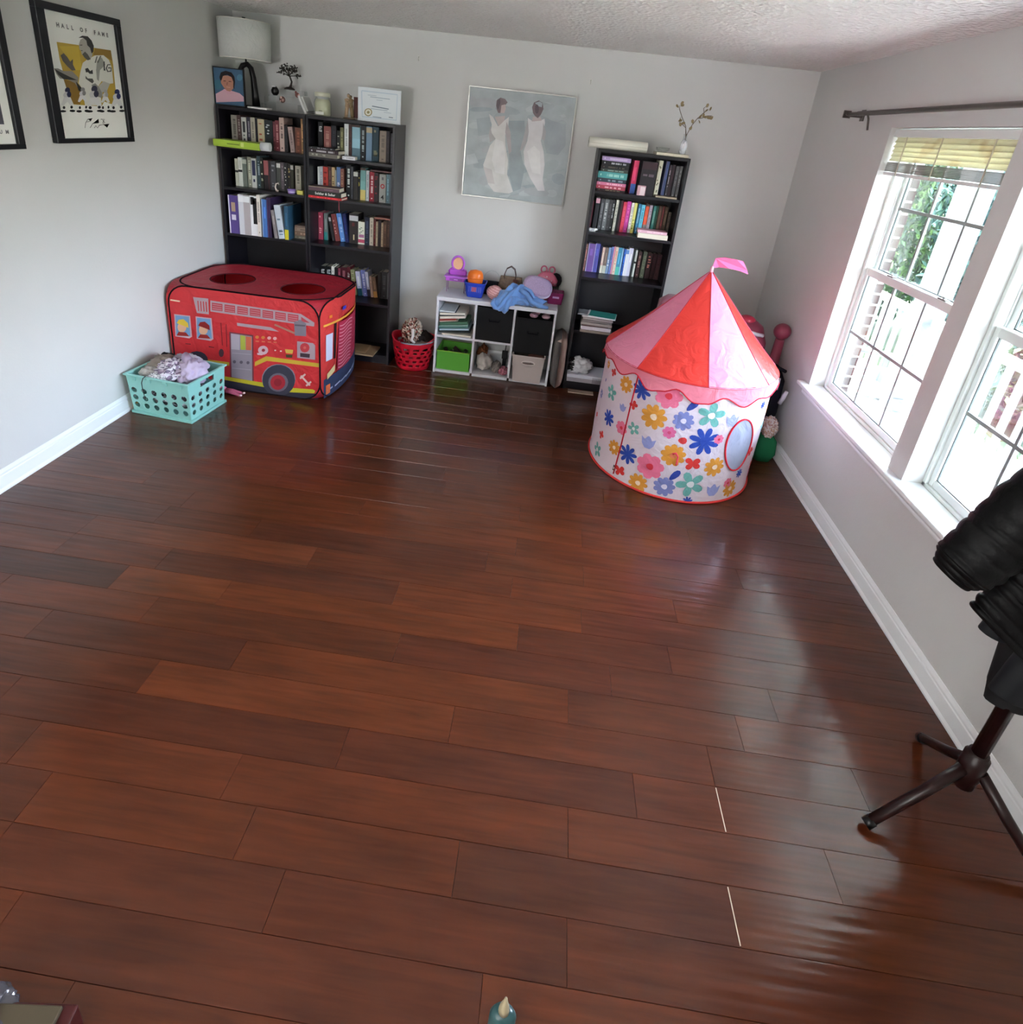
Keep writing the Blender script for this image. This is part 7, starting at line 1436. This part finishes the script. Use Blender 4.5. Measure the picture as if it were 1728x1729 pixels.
# ================================================================ MINT CRATE WITH SOFT THINGS
cr = empty('storage_crate', (.262, -1.472, .0005), (0, 0, math.radians(-6.0))); tag(cr, 'mint green plastic crate with round holes full of soft toys, by the wall', 'crate')
MINT = mat('mint_plastic', '8cc8c0', rough=.42); hxT, hyT, hxB, hyB, CH = .208, .175, .196, .16, .262
def panel(L0, L1, h, nx, nz, r0, name, place, slot=False):
    """perforated side: local (s, z) on a flat panel, L0 bottom half-length, L1 top half-length"""
    bm = bmesh.new(); zb, zt = .035, h - .075; K = 16
    def P(s_, z): k = L0 + (L1 - L0) * z / h; return bm.verts.new(place(s_ * k, z))
    cw_ = 2 / nx; chh = (zt - zb) / nz
    for i in range(nx):
        for j in range(nz):
            cs, cz = -1 + cw_ * (i + .5), zb + chh * (j + .5); rs = r0 / L0
            inner = [(cs + rs * math.cos(2 * PI * k / K), cz + r0 * math.sin(2 * PI * k / K)) for k in range(K)]; outer = []
            for k in range(K):
                c_, s_ = math.cos(2 * PI * k / K), math.sin(2 * PI * k / K); q = max(abs(c_), abs(s_)); outer.append((cs + cw_ / 2 * c_ / q, cz + chh / 2 * s_ / q))
            I = [P(*p) for p in inner]; O = [P(*p) for p in outer]
            for k in range(K): bm.faces.new((I[k], I[(k + 1) % K], O[(k + 1) % K], O[k]))
    def quad(s0, s1, z0, z1): bm.faces.new([P(s0, z0), P(s1, z0), P(s1, z1), P(s0, z1)])
    quad(-1, 1, 0, zb)
    if slot: quad(-1, 1, zt, zt + .018); quad(-1, -.38, zt + .018, h - .02); quad(.38, 1, zt + .018, h - .02); quad(-1, 1, h - .02, h)
    else: quad(-1, 1, zt, h)
    bmesh.ops.remove_doubles(bm, verts=bm.verts, dist=.0006)
    o = link(name, bake(bm, name, MINT, '8cc8c0'), cr); solid(o, .004); return o
for s_ in (-1, 1):
    panel(hxB, hxT, CH, 6, 3, .0185, 'side_panel', lambda a_, z, s_=s_: (a_, s_ * (hyB + (hyT - hyB) * z / CH), z)); panel(hyB, hyT, CH, 5, 3, .0165, 'end_panel', lambda a_, z, s_=s_: (s_ * (hxB + (hxT - hxB) * z / CH), a_, z), True)
m = MB()
def rim(hx, hy, z0, z1, t_): m.box((-hx, -hy, z0), (hx, -hy + t_, z1)); m.box((-hx, hy - t_, z0), (hx, hy, z1)); m.box((-hx, -hy + t_, z0), (-hx + t_, hy - t_, z1)); m.box((hx - t_, -hy + t_, z0), (hx, hy - t_, z1))
rim(hxT + .012, hyT + .012, CH - .006, CH + .004, .018); m2_ = m; m = MB(); rim(hxB + .012, hyB + .012, .0, .016, .016); bevel(m.build('foot_rim', MINT, cr), .002); m = m2_
for x in (-.15, -.05, .06, .16): m.box((x - .012, -hyT - .014, CH - .03), (x + .012, -hyT - .005, CH - .006))
for sx in (-1, 1):
    for sy in (-1, 1): m.box((sx * hxT - .012, sy * hyT - .012, .016), (sx * hxT + .006 * sx, sy * hyT + .006 * sy, CH - .006)) if False else None
bevel(m.build('rim', MINT, cr), .002)
MB().box((-hxB + .003, -hyB + .003, .004), (hxB - .003, hyB - .003, .008)).build('bottom', MINT, cr)
m = MB(); m.tube([(-.055, -hyT - .02, .28), (-.062, -hyT - .032, .272), (-.075, -hyT - .034, .24), (-.078, -hyT - .03, .2), (-.075, -hyT - .026, .15)], .0025, 6, '1c1c20'); o = m.build('black_wire_hook', GLOSSY, cr)
def cl(x, y, z): v = Matrix.Rotation(math.radians(-6), 3, 'Z') @ Vector((x, y, z)); return (v.x + .262, v.y - 1.472, v.z)
for nm, c_, r_, sdd, colr, cf2, lb in (
    ('soft_toy', (-.11, .03, .245), (.075, .085, .06), 21, '8c8278', lambda p: 'e8e0d4' if False else '948a80', 'grey-brown plush heap in the crate nearest the wall'),
    ('floral_cloth', (.01, -.03, .265), (.085, .085, .058), 22, 'a098a0', lambda p: ('d8d4dc', '8c7c94', '6c6878', 'c8b8c8')[int(abs(noise.noise(p * 55)) * 10) % 4], 'grey and lilac flowered cloth in the middle of the crate'),
    ('soft_toy', (.11, .0, .262), (.07, .09, .062), 23, 'b8a8c0', lambda p: 'bcaec6', 'pale lilac plush toy in the crate'),
    ('soft_toy', (.03, .07, .305), (.07, .035, .032), 24, '9c94a0', lambda p: 'a49ca8', 'grey plush arm across the top of the crate'),
    ('lace_cloth', (-.02, -.125, .252), (.06, .028, .024), 25, 'd8d8dc', lambda p: ('e4e4e8', '8c8c94')[int(abs(noise.noise(p * 90)) * 8) % 2], 'white lacy cloth at the front rim of the crate'),
    ('white_cloth', (-.12, -.08, .25), (.05, .045, .028), 26, 'b0aca8', lambda p: 'b8b4b0', 'off-white cloth at the wall-side corner of the crate'),
    ('dark_fur', (-.145, .08, .25), (.045, .06, .05), 27, '18161a', lambda p: '1a181c', 'black fur toy at the back corner of the crate'),
    ('filling_cloth', (0, 0, .105), (.155, .12, .078), 28, '6c686c', lambda p: ('5c5860', 'c8c4cc', '2c2a30', '8c8890')[int(abs(noise.noise(p * 12)) * 8) % 4], 'mixed grey cloth filling the inside of the crate')):
    lumpobj(nm, lump(cl(*c_), r_, sdd, .42 if sdd != 28 else .2, 2.3, colr, 4, True, cf2), lb, 'soft toy' if 'toy' in nm or 'fur' in nm else 'cloth')
m = MB(); m.smooth = True; a_ = cl(.07, .0, .31); m.loft([[cl(.045 + .0 * k, .03 + .035 * math.cos(t_), .345 + .03 * math.sin(t_)) for t_ in [2 * PI * q / 12 for q in range(12)]] for k in (0,)] + [[cl(.10 + .06 * k, .0 - .02 * k + (.045 + .012 * k) * math.cos(t_), .32 - .03 * k + (.012 + .004 * k) * math.sin(t_)) for t_ in [2 * PI * q / 12 for q in range(12)]] for k in (0, .5, 1)], 'c0b0cc'); tag(m.build('plush_ear', CLOTH), 'long lilac plush ear flopping over the top of the crate', 'soft toy')
m = MB()
for dz in (0, .012): m.tube([(.03 + dz, -1.33, .25 + dz), (-.0 + .03, -1.30, .262 + dz), (.10, -1.36, .275), (.13, -1.40, .272)], .004, 6, 'c8c0bc')
tag(m.build('thin_strap', CLOTH), 'thin pale strap trailing from the back of the crate', 'strap')
# yellow toy by the baseboard and doll legs on the floor
m = MB(); m.ball((.036, -1.555, .022), (.016, .018, .021), 'd8b040', 12); m.ball((.04, -1.57, .034), (.009, .009, .008), 'e8d070', 8); tag(m.build('yellow_toy', GLOSSY), 'tiny yellow toy ball between the baseboard and the crate', 'toy')
dl = empty('doll', (.49, -1.2, 0)); tag(dl, 'small pink doll lying on the floor behind the crate, only its legs showing', 'doll')
for dy in (-.013, .012):
    m = MB(); m.tube([(-.08, dy, .018), (-.03, dy, .017), (.02, dy * 1.4 - .012, .015), (.045, dy * 1.6 - .02, .014)], [.015, .013, .010, .008], 10, 'c86888'); m.build('leg', CLOTH, dl); m = MB(); m.tube([(.045, dy * 1.6 - .02, .014), (.062, dy * 1.7 - .03, .024)], [.0085, .006], 8, 'e0b8b8'); m.build('foot', GLOSSY, dl)
m = MB(); m.tube([(-.18, 0, .03), (-.13, 0, .034), (-.08, 0, .022)], [.02, .026, .022], 10, 'd07898'); m.build('torso', CLOTH, dl)

# ================================================================ CIRCUS TENT
TC = (3.405, -1.28); TR, TE, TA = .492, .725, 1.228
ct = empty('circus_tent', (TC[0], TC[1], 0)); tag(ct, 'pink and red striped circus play tent with flowered walls', 'play tent')
def rad(th, z): return TR * (1 + .006 * math.sin(9 * th + 2 * z) * math.sin(PI * min(max(z / TE, 0), 1)) + .006 * math.sin(4 * th + 9 * z) * math.sin(PI * min(max(z / TE, 0), 1))) + .006 * math.exp(-z / .03)
def tp(th, z, off=0.): r_ = rad(th, z) + off; return (r_ * math.cos(th), r_ * math.sin(th), z)
d2 = math.radians
N = 144; ZS = [.004 + (TE - .004) * k / 24 for k in range(25)]
m = MB(); m.smooth = True
OVC, OVA, OVB = d2(-56), 17.5, .17      # oval window: centre angle, half width in degrees, half height
def inoval(thd, z): zc = .365; t_ = thd + 56 + (z - zc) * 18; return (t_ / 12.0) ** 2 + ((z - zc) / .168) ** 2 < 1
vi = [[tp(2 * PI * i / N, z) for i in range(N)] for z in ZS]
base = [p for r_ in vi for p in r_]; fs = []
for j in range(24):
    for i in range(N): fs.append((j * N + i, j * N + (i + 1) % N, (j + 1) * N + (i + 1) % N, (j + 1) * N + i))
m.add(base, fs, 'e4dce4'); m.build('wall_cloth', thin_fabric('white_nylon', .3, .5, .3), ct)
MB().lathe([(0, .001), (TR - .01, .001), (TR - .01, .003), (0, .003)], 48, c='c83840').build('tent_floor', CLOTH, ct)
# flowers printed on the wall
m = MB(); FC = {'o': 'd8963c', 'w': 'd8963c', 't': '6fb0a8', 'b': '2f4ca8', 'p': '8088c0', 'u': '98a0d8', 'k': 'e87898', 'r': 'd83c38', 'l': '34489c', 'e': 'd04040', 's': 'e070a0'}
CEN = {'o': 'f0d8c0', 'w': 'e08058', 't': 'e8e8e8', 'p': 'e0d8e8', 'k': 'd83848', 's': 'd04870'}
lay_ = [0]
def flat_(thc, zc, pts, c, l=0):
    """pts in metres on the unrolled wall"""
    m.add([tp(thc + u / TR, min(max(zc + v, .012), TE - .002), .0022 + .0005 * l) for u, v in pts], [tuple(range(len(pts)))], c)
def petal(thc, zc, a, r0, r1, w, c, l=0):
    ca, sa = math.cos(a), math.sin(a); P = []
    for k in range(10):
        t_ = 2 * PI * k / 10; u = (r0 + r1) / 2 + (r1 - r0) / 2 * math.cos(t_); v = w * math.sin(t_) * (1 + .25 * math.cos(t_)); P.append((u * ca - v * sa, u * sa + v * ca))
    flat_(thc, zc, P, c, l)
def flower(t_, thd, z, R_, rot=0):
    global m; m = MB(); thc = d2(thd); c = FC[t_]
    if t_ in 'ob': n_ = 9 if t_ == 'o' else 8; [petal(thc, z, rot + 2 * PI * k / n_, .12 * R_, R_, R_ * (.225 if t_ == 'o' else .19), c, k % 2) for k in range(n_)]
    elif t_ in 'pw': [petal(thc, z, rot + 2 * PI * k / 9, .1 * R_, R_ * .95, R_ * .24, c, k % 3) for k in range(9)]
    elif t_ == 't': [petal(thc, z, rot + 2 * PI * k / 5, .05 * R_, R_, R_ * .27, c, k % 2) for k in range(5)]
    elif t_ in 'ks': [petal(thc, z, rot + 2 * PI * k / 7, .05 * R_, R_, R_ * .34, c, k % 3) for k in range(7)]
    elif t_ == 'u':
        flat_(thc, z, [(-R_ * .8, R_ * .5), (-R_ * .65, -.3 * R_), (-.3 * R_, -.75 * R_), (.3 * R_, -.75 * R_), (.65 * R_, -.3 * R_), (.8 * R_, R_ * .5), (.4 * R_, R_ * .25), (.1 * R_, .7 * R_), (-.1 * R_, .7 * R_), (-.4 * R_, R_ * .25)], c)
    elif t_ == 'r': [petal(thc, z, rot + a_, 0, R_, R_ * .36, c, 1) for a_ in (.5, 2.4, 3.9, 5.6)]
    elif t_ == 'l': petal(thc, z, .3 + rot, -R_, R_, R_ * .45, c)
    elif t_ == 'e': petal(thc, z, 0, -R_, R_, R_ * .85, c)
    if t_ in 'opwtks': petal(thc, z, 0, -R_ * .26, R_ * .26, R_ * .25, CEN[t_], 4)
    elif t_ == 'b': petal(thc, z, 0, -R_ * .3, R_ * .3, R_ * .3, c, 3)
    m.build('printed_flower', thin_fabric('printed_nylon', .2, .5, .3), ct)
FL = [('o', -142.4, .598, .051), ('o', -117.9, .484, .076), ('o', -142.3, .188, .048), ('w', -100.7, .288, .074), ('o', -72.4, .242, .063), ('o', -118.9, .05, .06), ('o', -53.5, .075, .056), ('o', -168, .632, .027), ('t', -155.4, .497, .051), ('t', -129.7, .367, .041), ('t', -83.5, .559, .078), ('t', -85.7, .123, .083), ('t', -160.4, .087, .05), ('t', -31.2, .436, .033),
      ('b', -129.5, .61, .06), ('b', -153.6, .338, .054), ('b', -130.4, .194, .063), ('b', -83.7, .399, .087), ('b', -41.8, .595, .024), ('b', -85, .013, .03), ('b', -46.5, .16, .03), ('p', -99.5, .503, .062), ('p', -101.7, .08, .066), ('p', -174.6, .414, .033), ('u', -117.9, .325, .053), ('u', -68.4, .534, .051), ('u', -141.6, .456, .033), ('u', -68.8, .089, .054), ('k', -111.6, .627, .077), ('k', -113.5, .18, .082), ('k', -139.5, .332, .044), ('k', -74.5, .418, .03), ('k', -57.2, .12, .033),
      ('r', -157.2, .621, .028), ('r', -87.6, .256, .047), ('r', -158.7, .201, .03), ('r', -133.9, .071, .038), ('r', -40.2, .292, .031), ('r', -133.2, .504, .029), ('r', -175.5, .267, .02), ('l', -96.2, .6, .042), ('l', -96.8, .164, .042), ('l', -168.7, .527, .015), ('l', 179.9, .064, .014), ('e', -97.2, .386, .024), ('s', -106.3, .419, .038)]
r = random.Random(6)
for t_, th, z, R_ in FL: flower(t_, th, z, R_, r.uniform(0, 1))
for k in range(46):                          # the pattern carries on round the back
    th = -28 + r.uniform(0, 205); flower(r.choice('otbpukrs'), th, r.uniform(.06, .66), r.uniform(.03, .06), r.uniform(0, 1))
# oval window with mesh and red binding
ov = [( -56 - (.168 * math.sin(a_)) * 18 + 12.0 * math.cos(a_), .365 + .168 * math.sin(a_)) for a_ in [2 * PI * k / 40 for k in range(40)]]
m = MB(); m.add([tp(d2(-56), .365, .005)] + [tp(d2(a_), z, .0045) for a_, z in ov], [(0, 1 + k, 1 + (k + 1) % 40) for k in range(40)], 'b8c0d0'); m.build('window_mesh', thin_fabric('mesh_cloth', .5, .7, .2), ct)
m = MB(); m.tube([tp(d2(a_), z, .0055) for a_, z in ov], .0048, 6, 'c82834', closed=True); m.build('window_binding', CLOTH, ct)
m = MB(); m.tube([tp(d2(-134 - 4 * k / 12), .69 - .66 * k / 12, .005) for k in range(13)], .0042, 6, 'b02030'); m.tube([tp(2 * PI * k / 96, .006, .003) for k in range(96)], .0065, 6, 'd03c3c', closed=True); m.build('red_binding', CLOTH, ct)
m = MB(); m.add([tp(d2(-137.3), .05, .008), tp(d2(-139.3), .052, .008), tp(d2(-139.1), .088, .008), tp(d2(-137.1), .086, .008)], [(0, 1, 2, 3)], '4c4440'); m.add([tp(d2(-137.6), .06, .0085), tp(d2(-138.9), .061, .0085), tp(d2(-138.8), .075, .0085), tp(d2(-137.5), .074, .0085)], [(0, 1, 2, 3)], 'c8c0b8'); m.build('care_label', CLOTH, ct)
m = MB(); m.tube([tp(d2(-97.6), .235 + .01 * k, .006 + .006 * math.sin(k)) for k in range(6)] + [tp(d2(-99.5), .31, .014), tp(d2(-101.3), .30, .012)], .0052, 7, 'd84858'); m.build('tie_toggle', CLOTH, ct)
# scalloped valance
VAL = [(-181, .685), (-169, .674), (-158.2, .697), (-146.8, .649), (-135.2, .692), (-124.4, .633), (-115.5, .651), (-107.5, .681), (-95.9, .626), (-88.6, .632), (-79, .672), (-64.2, .62), (-53.7, .661), (-40.7, .643), (-23, .686)]
def vz(thd):
    while thd > 179: thd -= 360
    if -181 <= thd <= -23:
        for (a_, za), (b_, zb) in zip(VAL[:-1], VAL[1:]):
            if a_ <= thd <= b_: q = (thd - a_) / (b_ - a_); q = q * q * (3 - 2 * q); return za + (zb - za) * q
    return .66 + .026 * math.cos(d2(thd + 23) * 16)
m = MB(); m.smooth = True; n = 180; A_ = [2 * PI * k / n for k in range(n)]
rows_ = [[tp(a_, TE - (TE - vz(math.degrees(a_))) * q, .010 + .008 * q * (1 + .6 * math.sin(11 * a_))) for a_ in A_] for q in (0, .33, .66, 1)]
m.loft(rows_, 'ee8ca0', caps=False); m.build('valance', thin_fabric('pink_voile', .35, .45, .4), ct)
m = MB(); m.tube([tp(a_, vz(math.degrees(a_)), .019 + .005 * math.sin(11 * a_)) for a_ in A_], .0034, 6, 'c02434', closed=True); m.build('scallop_binding', CLOTH, ct)
m = MB(); m.tube([(TR * 1.018 * math.cos(a_), TR * 1.018 * math.sin(a_), TE) for a_ in A_], .0052, 6, 'b82430', closed=True); m.build('eave_hoop', CLOTH, ct)
# roof panels
AX, AY = .018, .032
for k in range(8):
    a0, a1 = d2(-180 + 45 * k), d2(-135 + 45 * k); c = 'f296b6' if k % 2 == 0 else 'ec423a'; rows_ = []
    for q in range(15):
        f = q / 14; row = []
        for s_ in range(9):
            a_ = a0 + (a1 - a0) * s_ / 8; sag = 1 - .05 * math.sin(PI * s_ / 8) * math.sin(PI * min(1, f * 1.1)) - .035 * math.sin(PI * f); rr_ = TR * 1.02 * f * sag + .006
            row.append((AX * (1 - f) + rr_ * math.cos(a_), AY * (1 - f) + rr_ * math.sin(a_), TA - (TA - TE) * f))
        rows_.append(row)
    m = MB(); m.smooth = True; m.loft(rows_, c, caps=False, closed=False); m.build('roof_panel', FABRIC, ct)
m = MB()
for k in range(8): a_ = d2(-180 + 45 * k); m.tube([(AX * (1 - f) + (TR * 1.02 * f * (1 - .035 * math.sin(PI * f)) + .007) * math.cos(a_), AY * (1 - f) + (TR * 1.02 * f * (1 - .035 * math.sin(PI * f)) + .007) * math.sin(a_), TA - (TA - TE) * f) for f in [q / 10 for q in range(11)]], .0022, 5, 'b02838' if k % 2 else 'c84c68')
m.build('roof_seam', CLOTH, ct)
fg = MB(); fg.tube([(AX, AY, TA - .01), (AX + .0, AY, TA + .03)], [.012, .009], 8, 'e8a8bc')
fg.build('flag_sleeve', CLOTH, ct)
P = [(0, .02), (.008, .078), (.06, .088), (.12, .086), (.165, .078), (.20, .03), (.21, .008), (.15, .024), (.09, .03), (.04, .028)]
m = MB(); fr, bk = [(AX + u, AY + .010 * math.sin(u * 40) - .002, TA + v) for u, v in P], [(AX + u, AY + .010 * math.sin(u * 40) + .002, TA + v) for u, v in P]
nP = len(P); m.add(fr + bk, [tuple(range(nP)), tuple(range(nP, 2 * nP))[::-1]] + [(i, (i + 1) % nP, nP + (i + 1) % nP, nP + i) for i in range(nP)], 'ee6c98'); m.build('flag', CLOTH, ct)

# ================================================================ TOYS BEHIND THE TENT
pt = empty('play_kitchen_toy', (3.90, -.62, .0)); tag(pt, 'large dark pink rounded toy in the corner behind the circus tent', 'toy')
RO = mat('rose_plastic', '8c3c50', rough=.35)
m = MB(); m.smooth = True; m.loft([ring(.15, .13, .0015, .05), ring(.16, .14, .45, .06), ring(.15, .13, .68, .07), ring(.12, .10, .78, .08), ring(.06, .05, .82, .045)], caps=True); m.build('body', RO, pt)
m = MB(); m.tube([(-.095, -.10, .765), (-.03, -.125, .762), (.05, -.13, .748), (.1, -.115, .74)], .013, 8, 'd8d0d8'); m.build('white_handle', GLOSSY, pt)
m = MB(); m.ball((.0, -.02, .812), (.06, .05, .035), 'b02840', 14); m.build('red_knob', GLOSSY, pt)
m = MB(); m.ball((4.11, -.755, .792), .056, 'a83c58', 18); m.tube([(4.11, -.755, .0015), (4.11, -.755, .738)], [.05, .03], 12, '7c3044'); tag(m.build('toy_ball_stand', RO), 'round rose ball on a stand next to the window wall corner', 'toy')
m = MB(); m.smooth = True; m.loft([ring(.09, .07, .0015, .04), ring(.1, .08, .6, .05), ring(.09, .07, .82, .05), ring(.04, .03, .865, .03)], '9c5c70', caps=True); o = m.build('plush_stack', mat('dusty_pink_plush', '9a5c6e', rough=.9, sheen=.4)); o.location = (3.42, -.40, 0); tag(o, 'dusty pink plush toy showing between the tall bookcase and the circus tent', 'soft toy')
bp_ = empty('backpack', (4.06, -.92, .0)); tag(bp_, 'black and white backpack standing behind the circus tent by the window wall', 'backpack')
m = MB(); m.smooth = True; m.loft([ring(.06, .07, .0015, .04), ring(.075, .09, .3, .04), ring(.07, .08, .52, .04), ring(.03, .05, .60, .028)], '1c1c24', caps=True); m.build('bag_body', CLOTH, bp_)
m = MB(); m.box((-.03, -.10, .47), (.02, -.086, .55), 'c8c4c8'); m.tube([(-.04, -.05, .585), (.0, -.09, .615), (.05, -.06, .59)], .012, 8, '16161a'); m.build('top_flap', CLOTH, bp_)
m = MB(); m.tube([(.055, -.105, .38), (.062, -.118, .43), (.072, -.12, .475)], [.014, .015, .011], 10, 'd8d4dc'); m.build('water_tube', GLOSSY, bp_)
gb = empty('green_bag', (4.065, -1.09, 0)); tag(gb, 'dark green cloth bag with a flowered cloth on it beside the baseboard', 'bag')
m = MB(); m.smooth = True; m.loft([ring(.05, .06, .0015, .03), ring(.07, .075, .06, .03), ring(.062, .065, .15, .03), ring(.03, .03, .19, .02)], '1f6a44', caps=True); m.build('bag_body', CLOTH, gb)
me = lump((.0, -.01, .235), (.05, .05, .075), 31, .3, 2.2, 'd8c8c0', 4, False, lambda p: ('e4dcd8', 'c8a890', 'b8908c', 'e0d4d0')[int(abs(noise.noise(p * 60)) * 9) % 4]); me.materials.append(CLOTH); link('flowered_cloth', me, gb)

# ================================================================ COAT RACK WITH JACKETS
RX, RY = 3.955, -3.394
ck = empty('coat_rack', (RX, RY, 0)); tag(ck, 'dark wooden coat rack on three splayed legs by the window wall', 'coat rack')
DW = mat('dark_cherry_wood', '200d0c', rough=.3, spec=.4, var=(14, .25))
MB().tube([(0, 0, .195), (0, 0, 1.8)], .0215, 16).build('pole', DW, ck)
MB().lathe([(0, .15), (.018, .152), (.03, .165), (.031, .2), (.034, .205), (.034, .285), (.027, .29), (.027, .3), (0, .3)], 20).build('hub', DW, ck)
for a_, ln in ((math.radians(194.8), .272), (math.radians(74.6), .268), (math.radians(-45.2), .262)):
    m = MB(); u = Vector((math.cos(a_), math.sin(a_), 0)); m.tube([tuple(u * .028 + Vector((0, 0, .235))), tuple(u * .12 + Vector((0, 0, .15))), tuple(u * ln + Vector((0, 0, .028)))], [.017, .0165, .0155], 12); lg = m.build('leg', DW, ck)
    m = MB(); m.tube([tuple(u * (ln - .006) + Vector((0, 0, .030))), tuple(u * (ln + .014) + Vector((0, 0, .0135)))], .0175, 12); m.build('foot_cap', BLACK, lg)
for a_ in (0.4, 2.0, 3.5, 5.1): m = MB(); m.tube([(0, 0, 1.7), (.06 * math.cos(a_), .06 * math.sin(a_), 1.73), (.09 * math.cos(a_), .09 * math.sin(a_), 1.8)], .009, 8); m.build('peg', DW, ck)
PUF = mat('black_puffer_nylon', '030304', rough=.55, spec=.22, bump=(60, .4, .006)); SHL = mat('charcoal_softshell', '15171b', rough=.6, spec=.3)
def ribbed(path, radii, name, mt, parent, freq=0., amp=0., n=28, sub=60, sq=.8):
    """lofted garment tube: quilt ridges run round it"""
    pts = [Vector(p) for p in path]; rings = []
    for s_ in range(sub + 1):
        f = s_ / sub * (len(pts) - 1); i = min(int(f), len(pts) - 2); q = f - i; q = q * q * (3 - 2 * q) * .5 + q * .5
        p = pts[i].lerp(pts[i + 1], q); ra = radii[i][0] * (1 - q) + radii[i + 1][0] * q; rb_ = radii[i][1] * (1 - q) + radii[i + 1][1] * q
        t_ = (pts[i + 1] - pts[i]).normalized()
        if s_: t_ = (t_ * .35 + pt0 * .65).normalized()
        pt0 = t_; sd_ = t_.cross(Vector((0, 1, 0))); sd_.normalize(); up_ = sd_.cross(t_).normalized()
        k = 1 + amp * (abs(math.sin(PI * freq * s_ / sub)) ** .6 - .6)
        ring_ = []
        for j in range(n):
            a_ = 2 * PI * j / n; w2 = k * (1 + .05 * noise.noise(Vector((math.cos(a_) * 2, math.sin(a_) * 2, s_ * .12)) + p * 3)); ring_.append(tuple(p + (sd_ * math.cos(a_) * ra + up_ * math.sin(a_) * rb_) * w2))
        rings.append(ring_)
    m = MB(); m.smooth = True; m.loft(rings, caps=True); return m.build(name, mt, parent)
jk = empty('puffer_jacket', (RX, RY, 0)); tag(jk, 'black quilted puffer jacket hanging on the coat rack', 'jacket')
ribbed([(.0, -.085, 1.72), (.0, -.11, 1.5), (-.03, -.12, 1.25), (-.07, -.125, 1.05), (-.14, -.125, .91), (-.205, -.125, .82)], [(.06, .045), (.14, .065), (.18, .075), (.2, .08), (.19, .075), (.165, .06)], 'jacket_body', PUF, jk, 24, .055, 36, 220)
ribbed([(-.10, -.12, 1.64), (-.20, -.13, 1.45), (-.29, -.135, 1.28), (-.36, -.14, 1.14), (-.415, -.14, 1.045), (-.435, -.14, 1.012)], [(.055, .05), (.075, .065), (.08, .07), (.078, .07), (.07, .062), (.045, .04)], 'sleeve', PUF, jk, 17, .06, 28, 150)
j2 = empty('softshell_jacket', (RX, RY, 0)); tag(j2, 'charcoal jacket hanging below the puffer jacket on the coat rack', 'jacket')
ribbed([(.03, .02, 1.6), (.03, .03, 1.2), (.04, .03, .8), (.06, .02, .56), (.065, .02, .5)], [(.05, .03), (.12, .05), (.13, .06), (.12, .06), (.11, .05)], 'jacket_body', mat('black_lining', '0c0d10', rough=.7), j2, 0, 0, 28, 40)
ribbed([(-.08, -.045, 1.2), (-.13, -.05, .98), (-.158, -.052, .86), (-.172, -.052, .785)], [(.045, .03), (.055, .034), (.056, .034), (.054, .032)], 'sleeve', SHL, j2, 0, 0, 24, 30)
ribbed([(-.01, -.06, 1.1), (-.035, -.065, .85), (-.062, -.065, .68), (-.078, -.065, .60)], [(.05, .036), (.06, .04), (.062, .04), (.058, .036)], 'sleeve', SHL, j2, 0, 0, 24, 30)

# ================================================================ THINGS AT THE BOTTOM EDGE OF THE PHOTOGRAPH
wb = empty('wooden_box', (1.62, -4.235, 0), (0, 0, .1)); tag(wb, 'low wooden box with a tan lid at the near corner of the floor', 'box')
m = MB(); m.box((-.12, -.1, .0006), (.085, .06, .075), '3c1010'); bevel(m.build('box_body', mat('dark_red_lacquer', attr=True, rough=.4), wb), .004); m = MB(); m.box((-.122, -.102, .0755), (.06, .052, .088), '463e30'); bevel(m.build('lid', PAINT, wb), .003)
me = lump((1.50, -4.225, .06), (.075, .06, .05), 41, .3, 1.8, 'c8c4cc', 5, True); me.materials.append(mat('clear_wrap', '5c5a60', rough=.16, spec=.9, metal=.5)); o = link('plastic_wrap', me); tag(o, 'crumpled shiny clear plastic beside the wooden box', 'plastic wrap')
gt = empty('glue_bottle', (2.600, -4.064, 0)); tag(gt, 'small teal bottle with a cream pointed tip on the near floor', 'bottle')
MB().lathe([(0, .0006), (.026, .001), (.03, .006), (.03, .07), (.024, .085), (.012, .09), (0, .09)], 24, c='2c4e50', sy=.7).build('bottle_body', GLOSSY, gt)
MB().lathe([(0, .0905), (.0125, .0905), (.011, .105), (.006, .125), (.0035, .14), (0, .142)], 16, c='a4987c').build('nozzle', PAINT, gt)
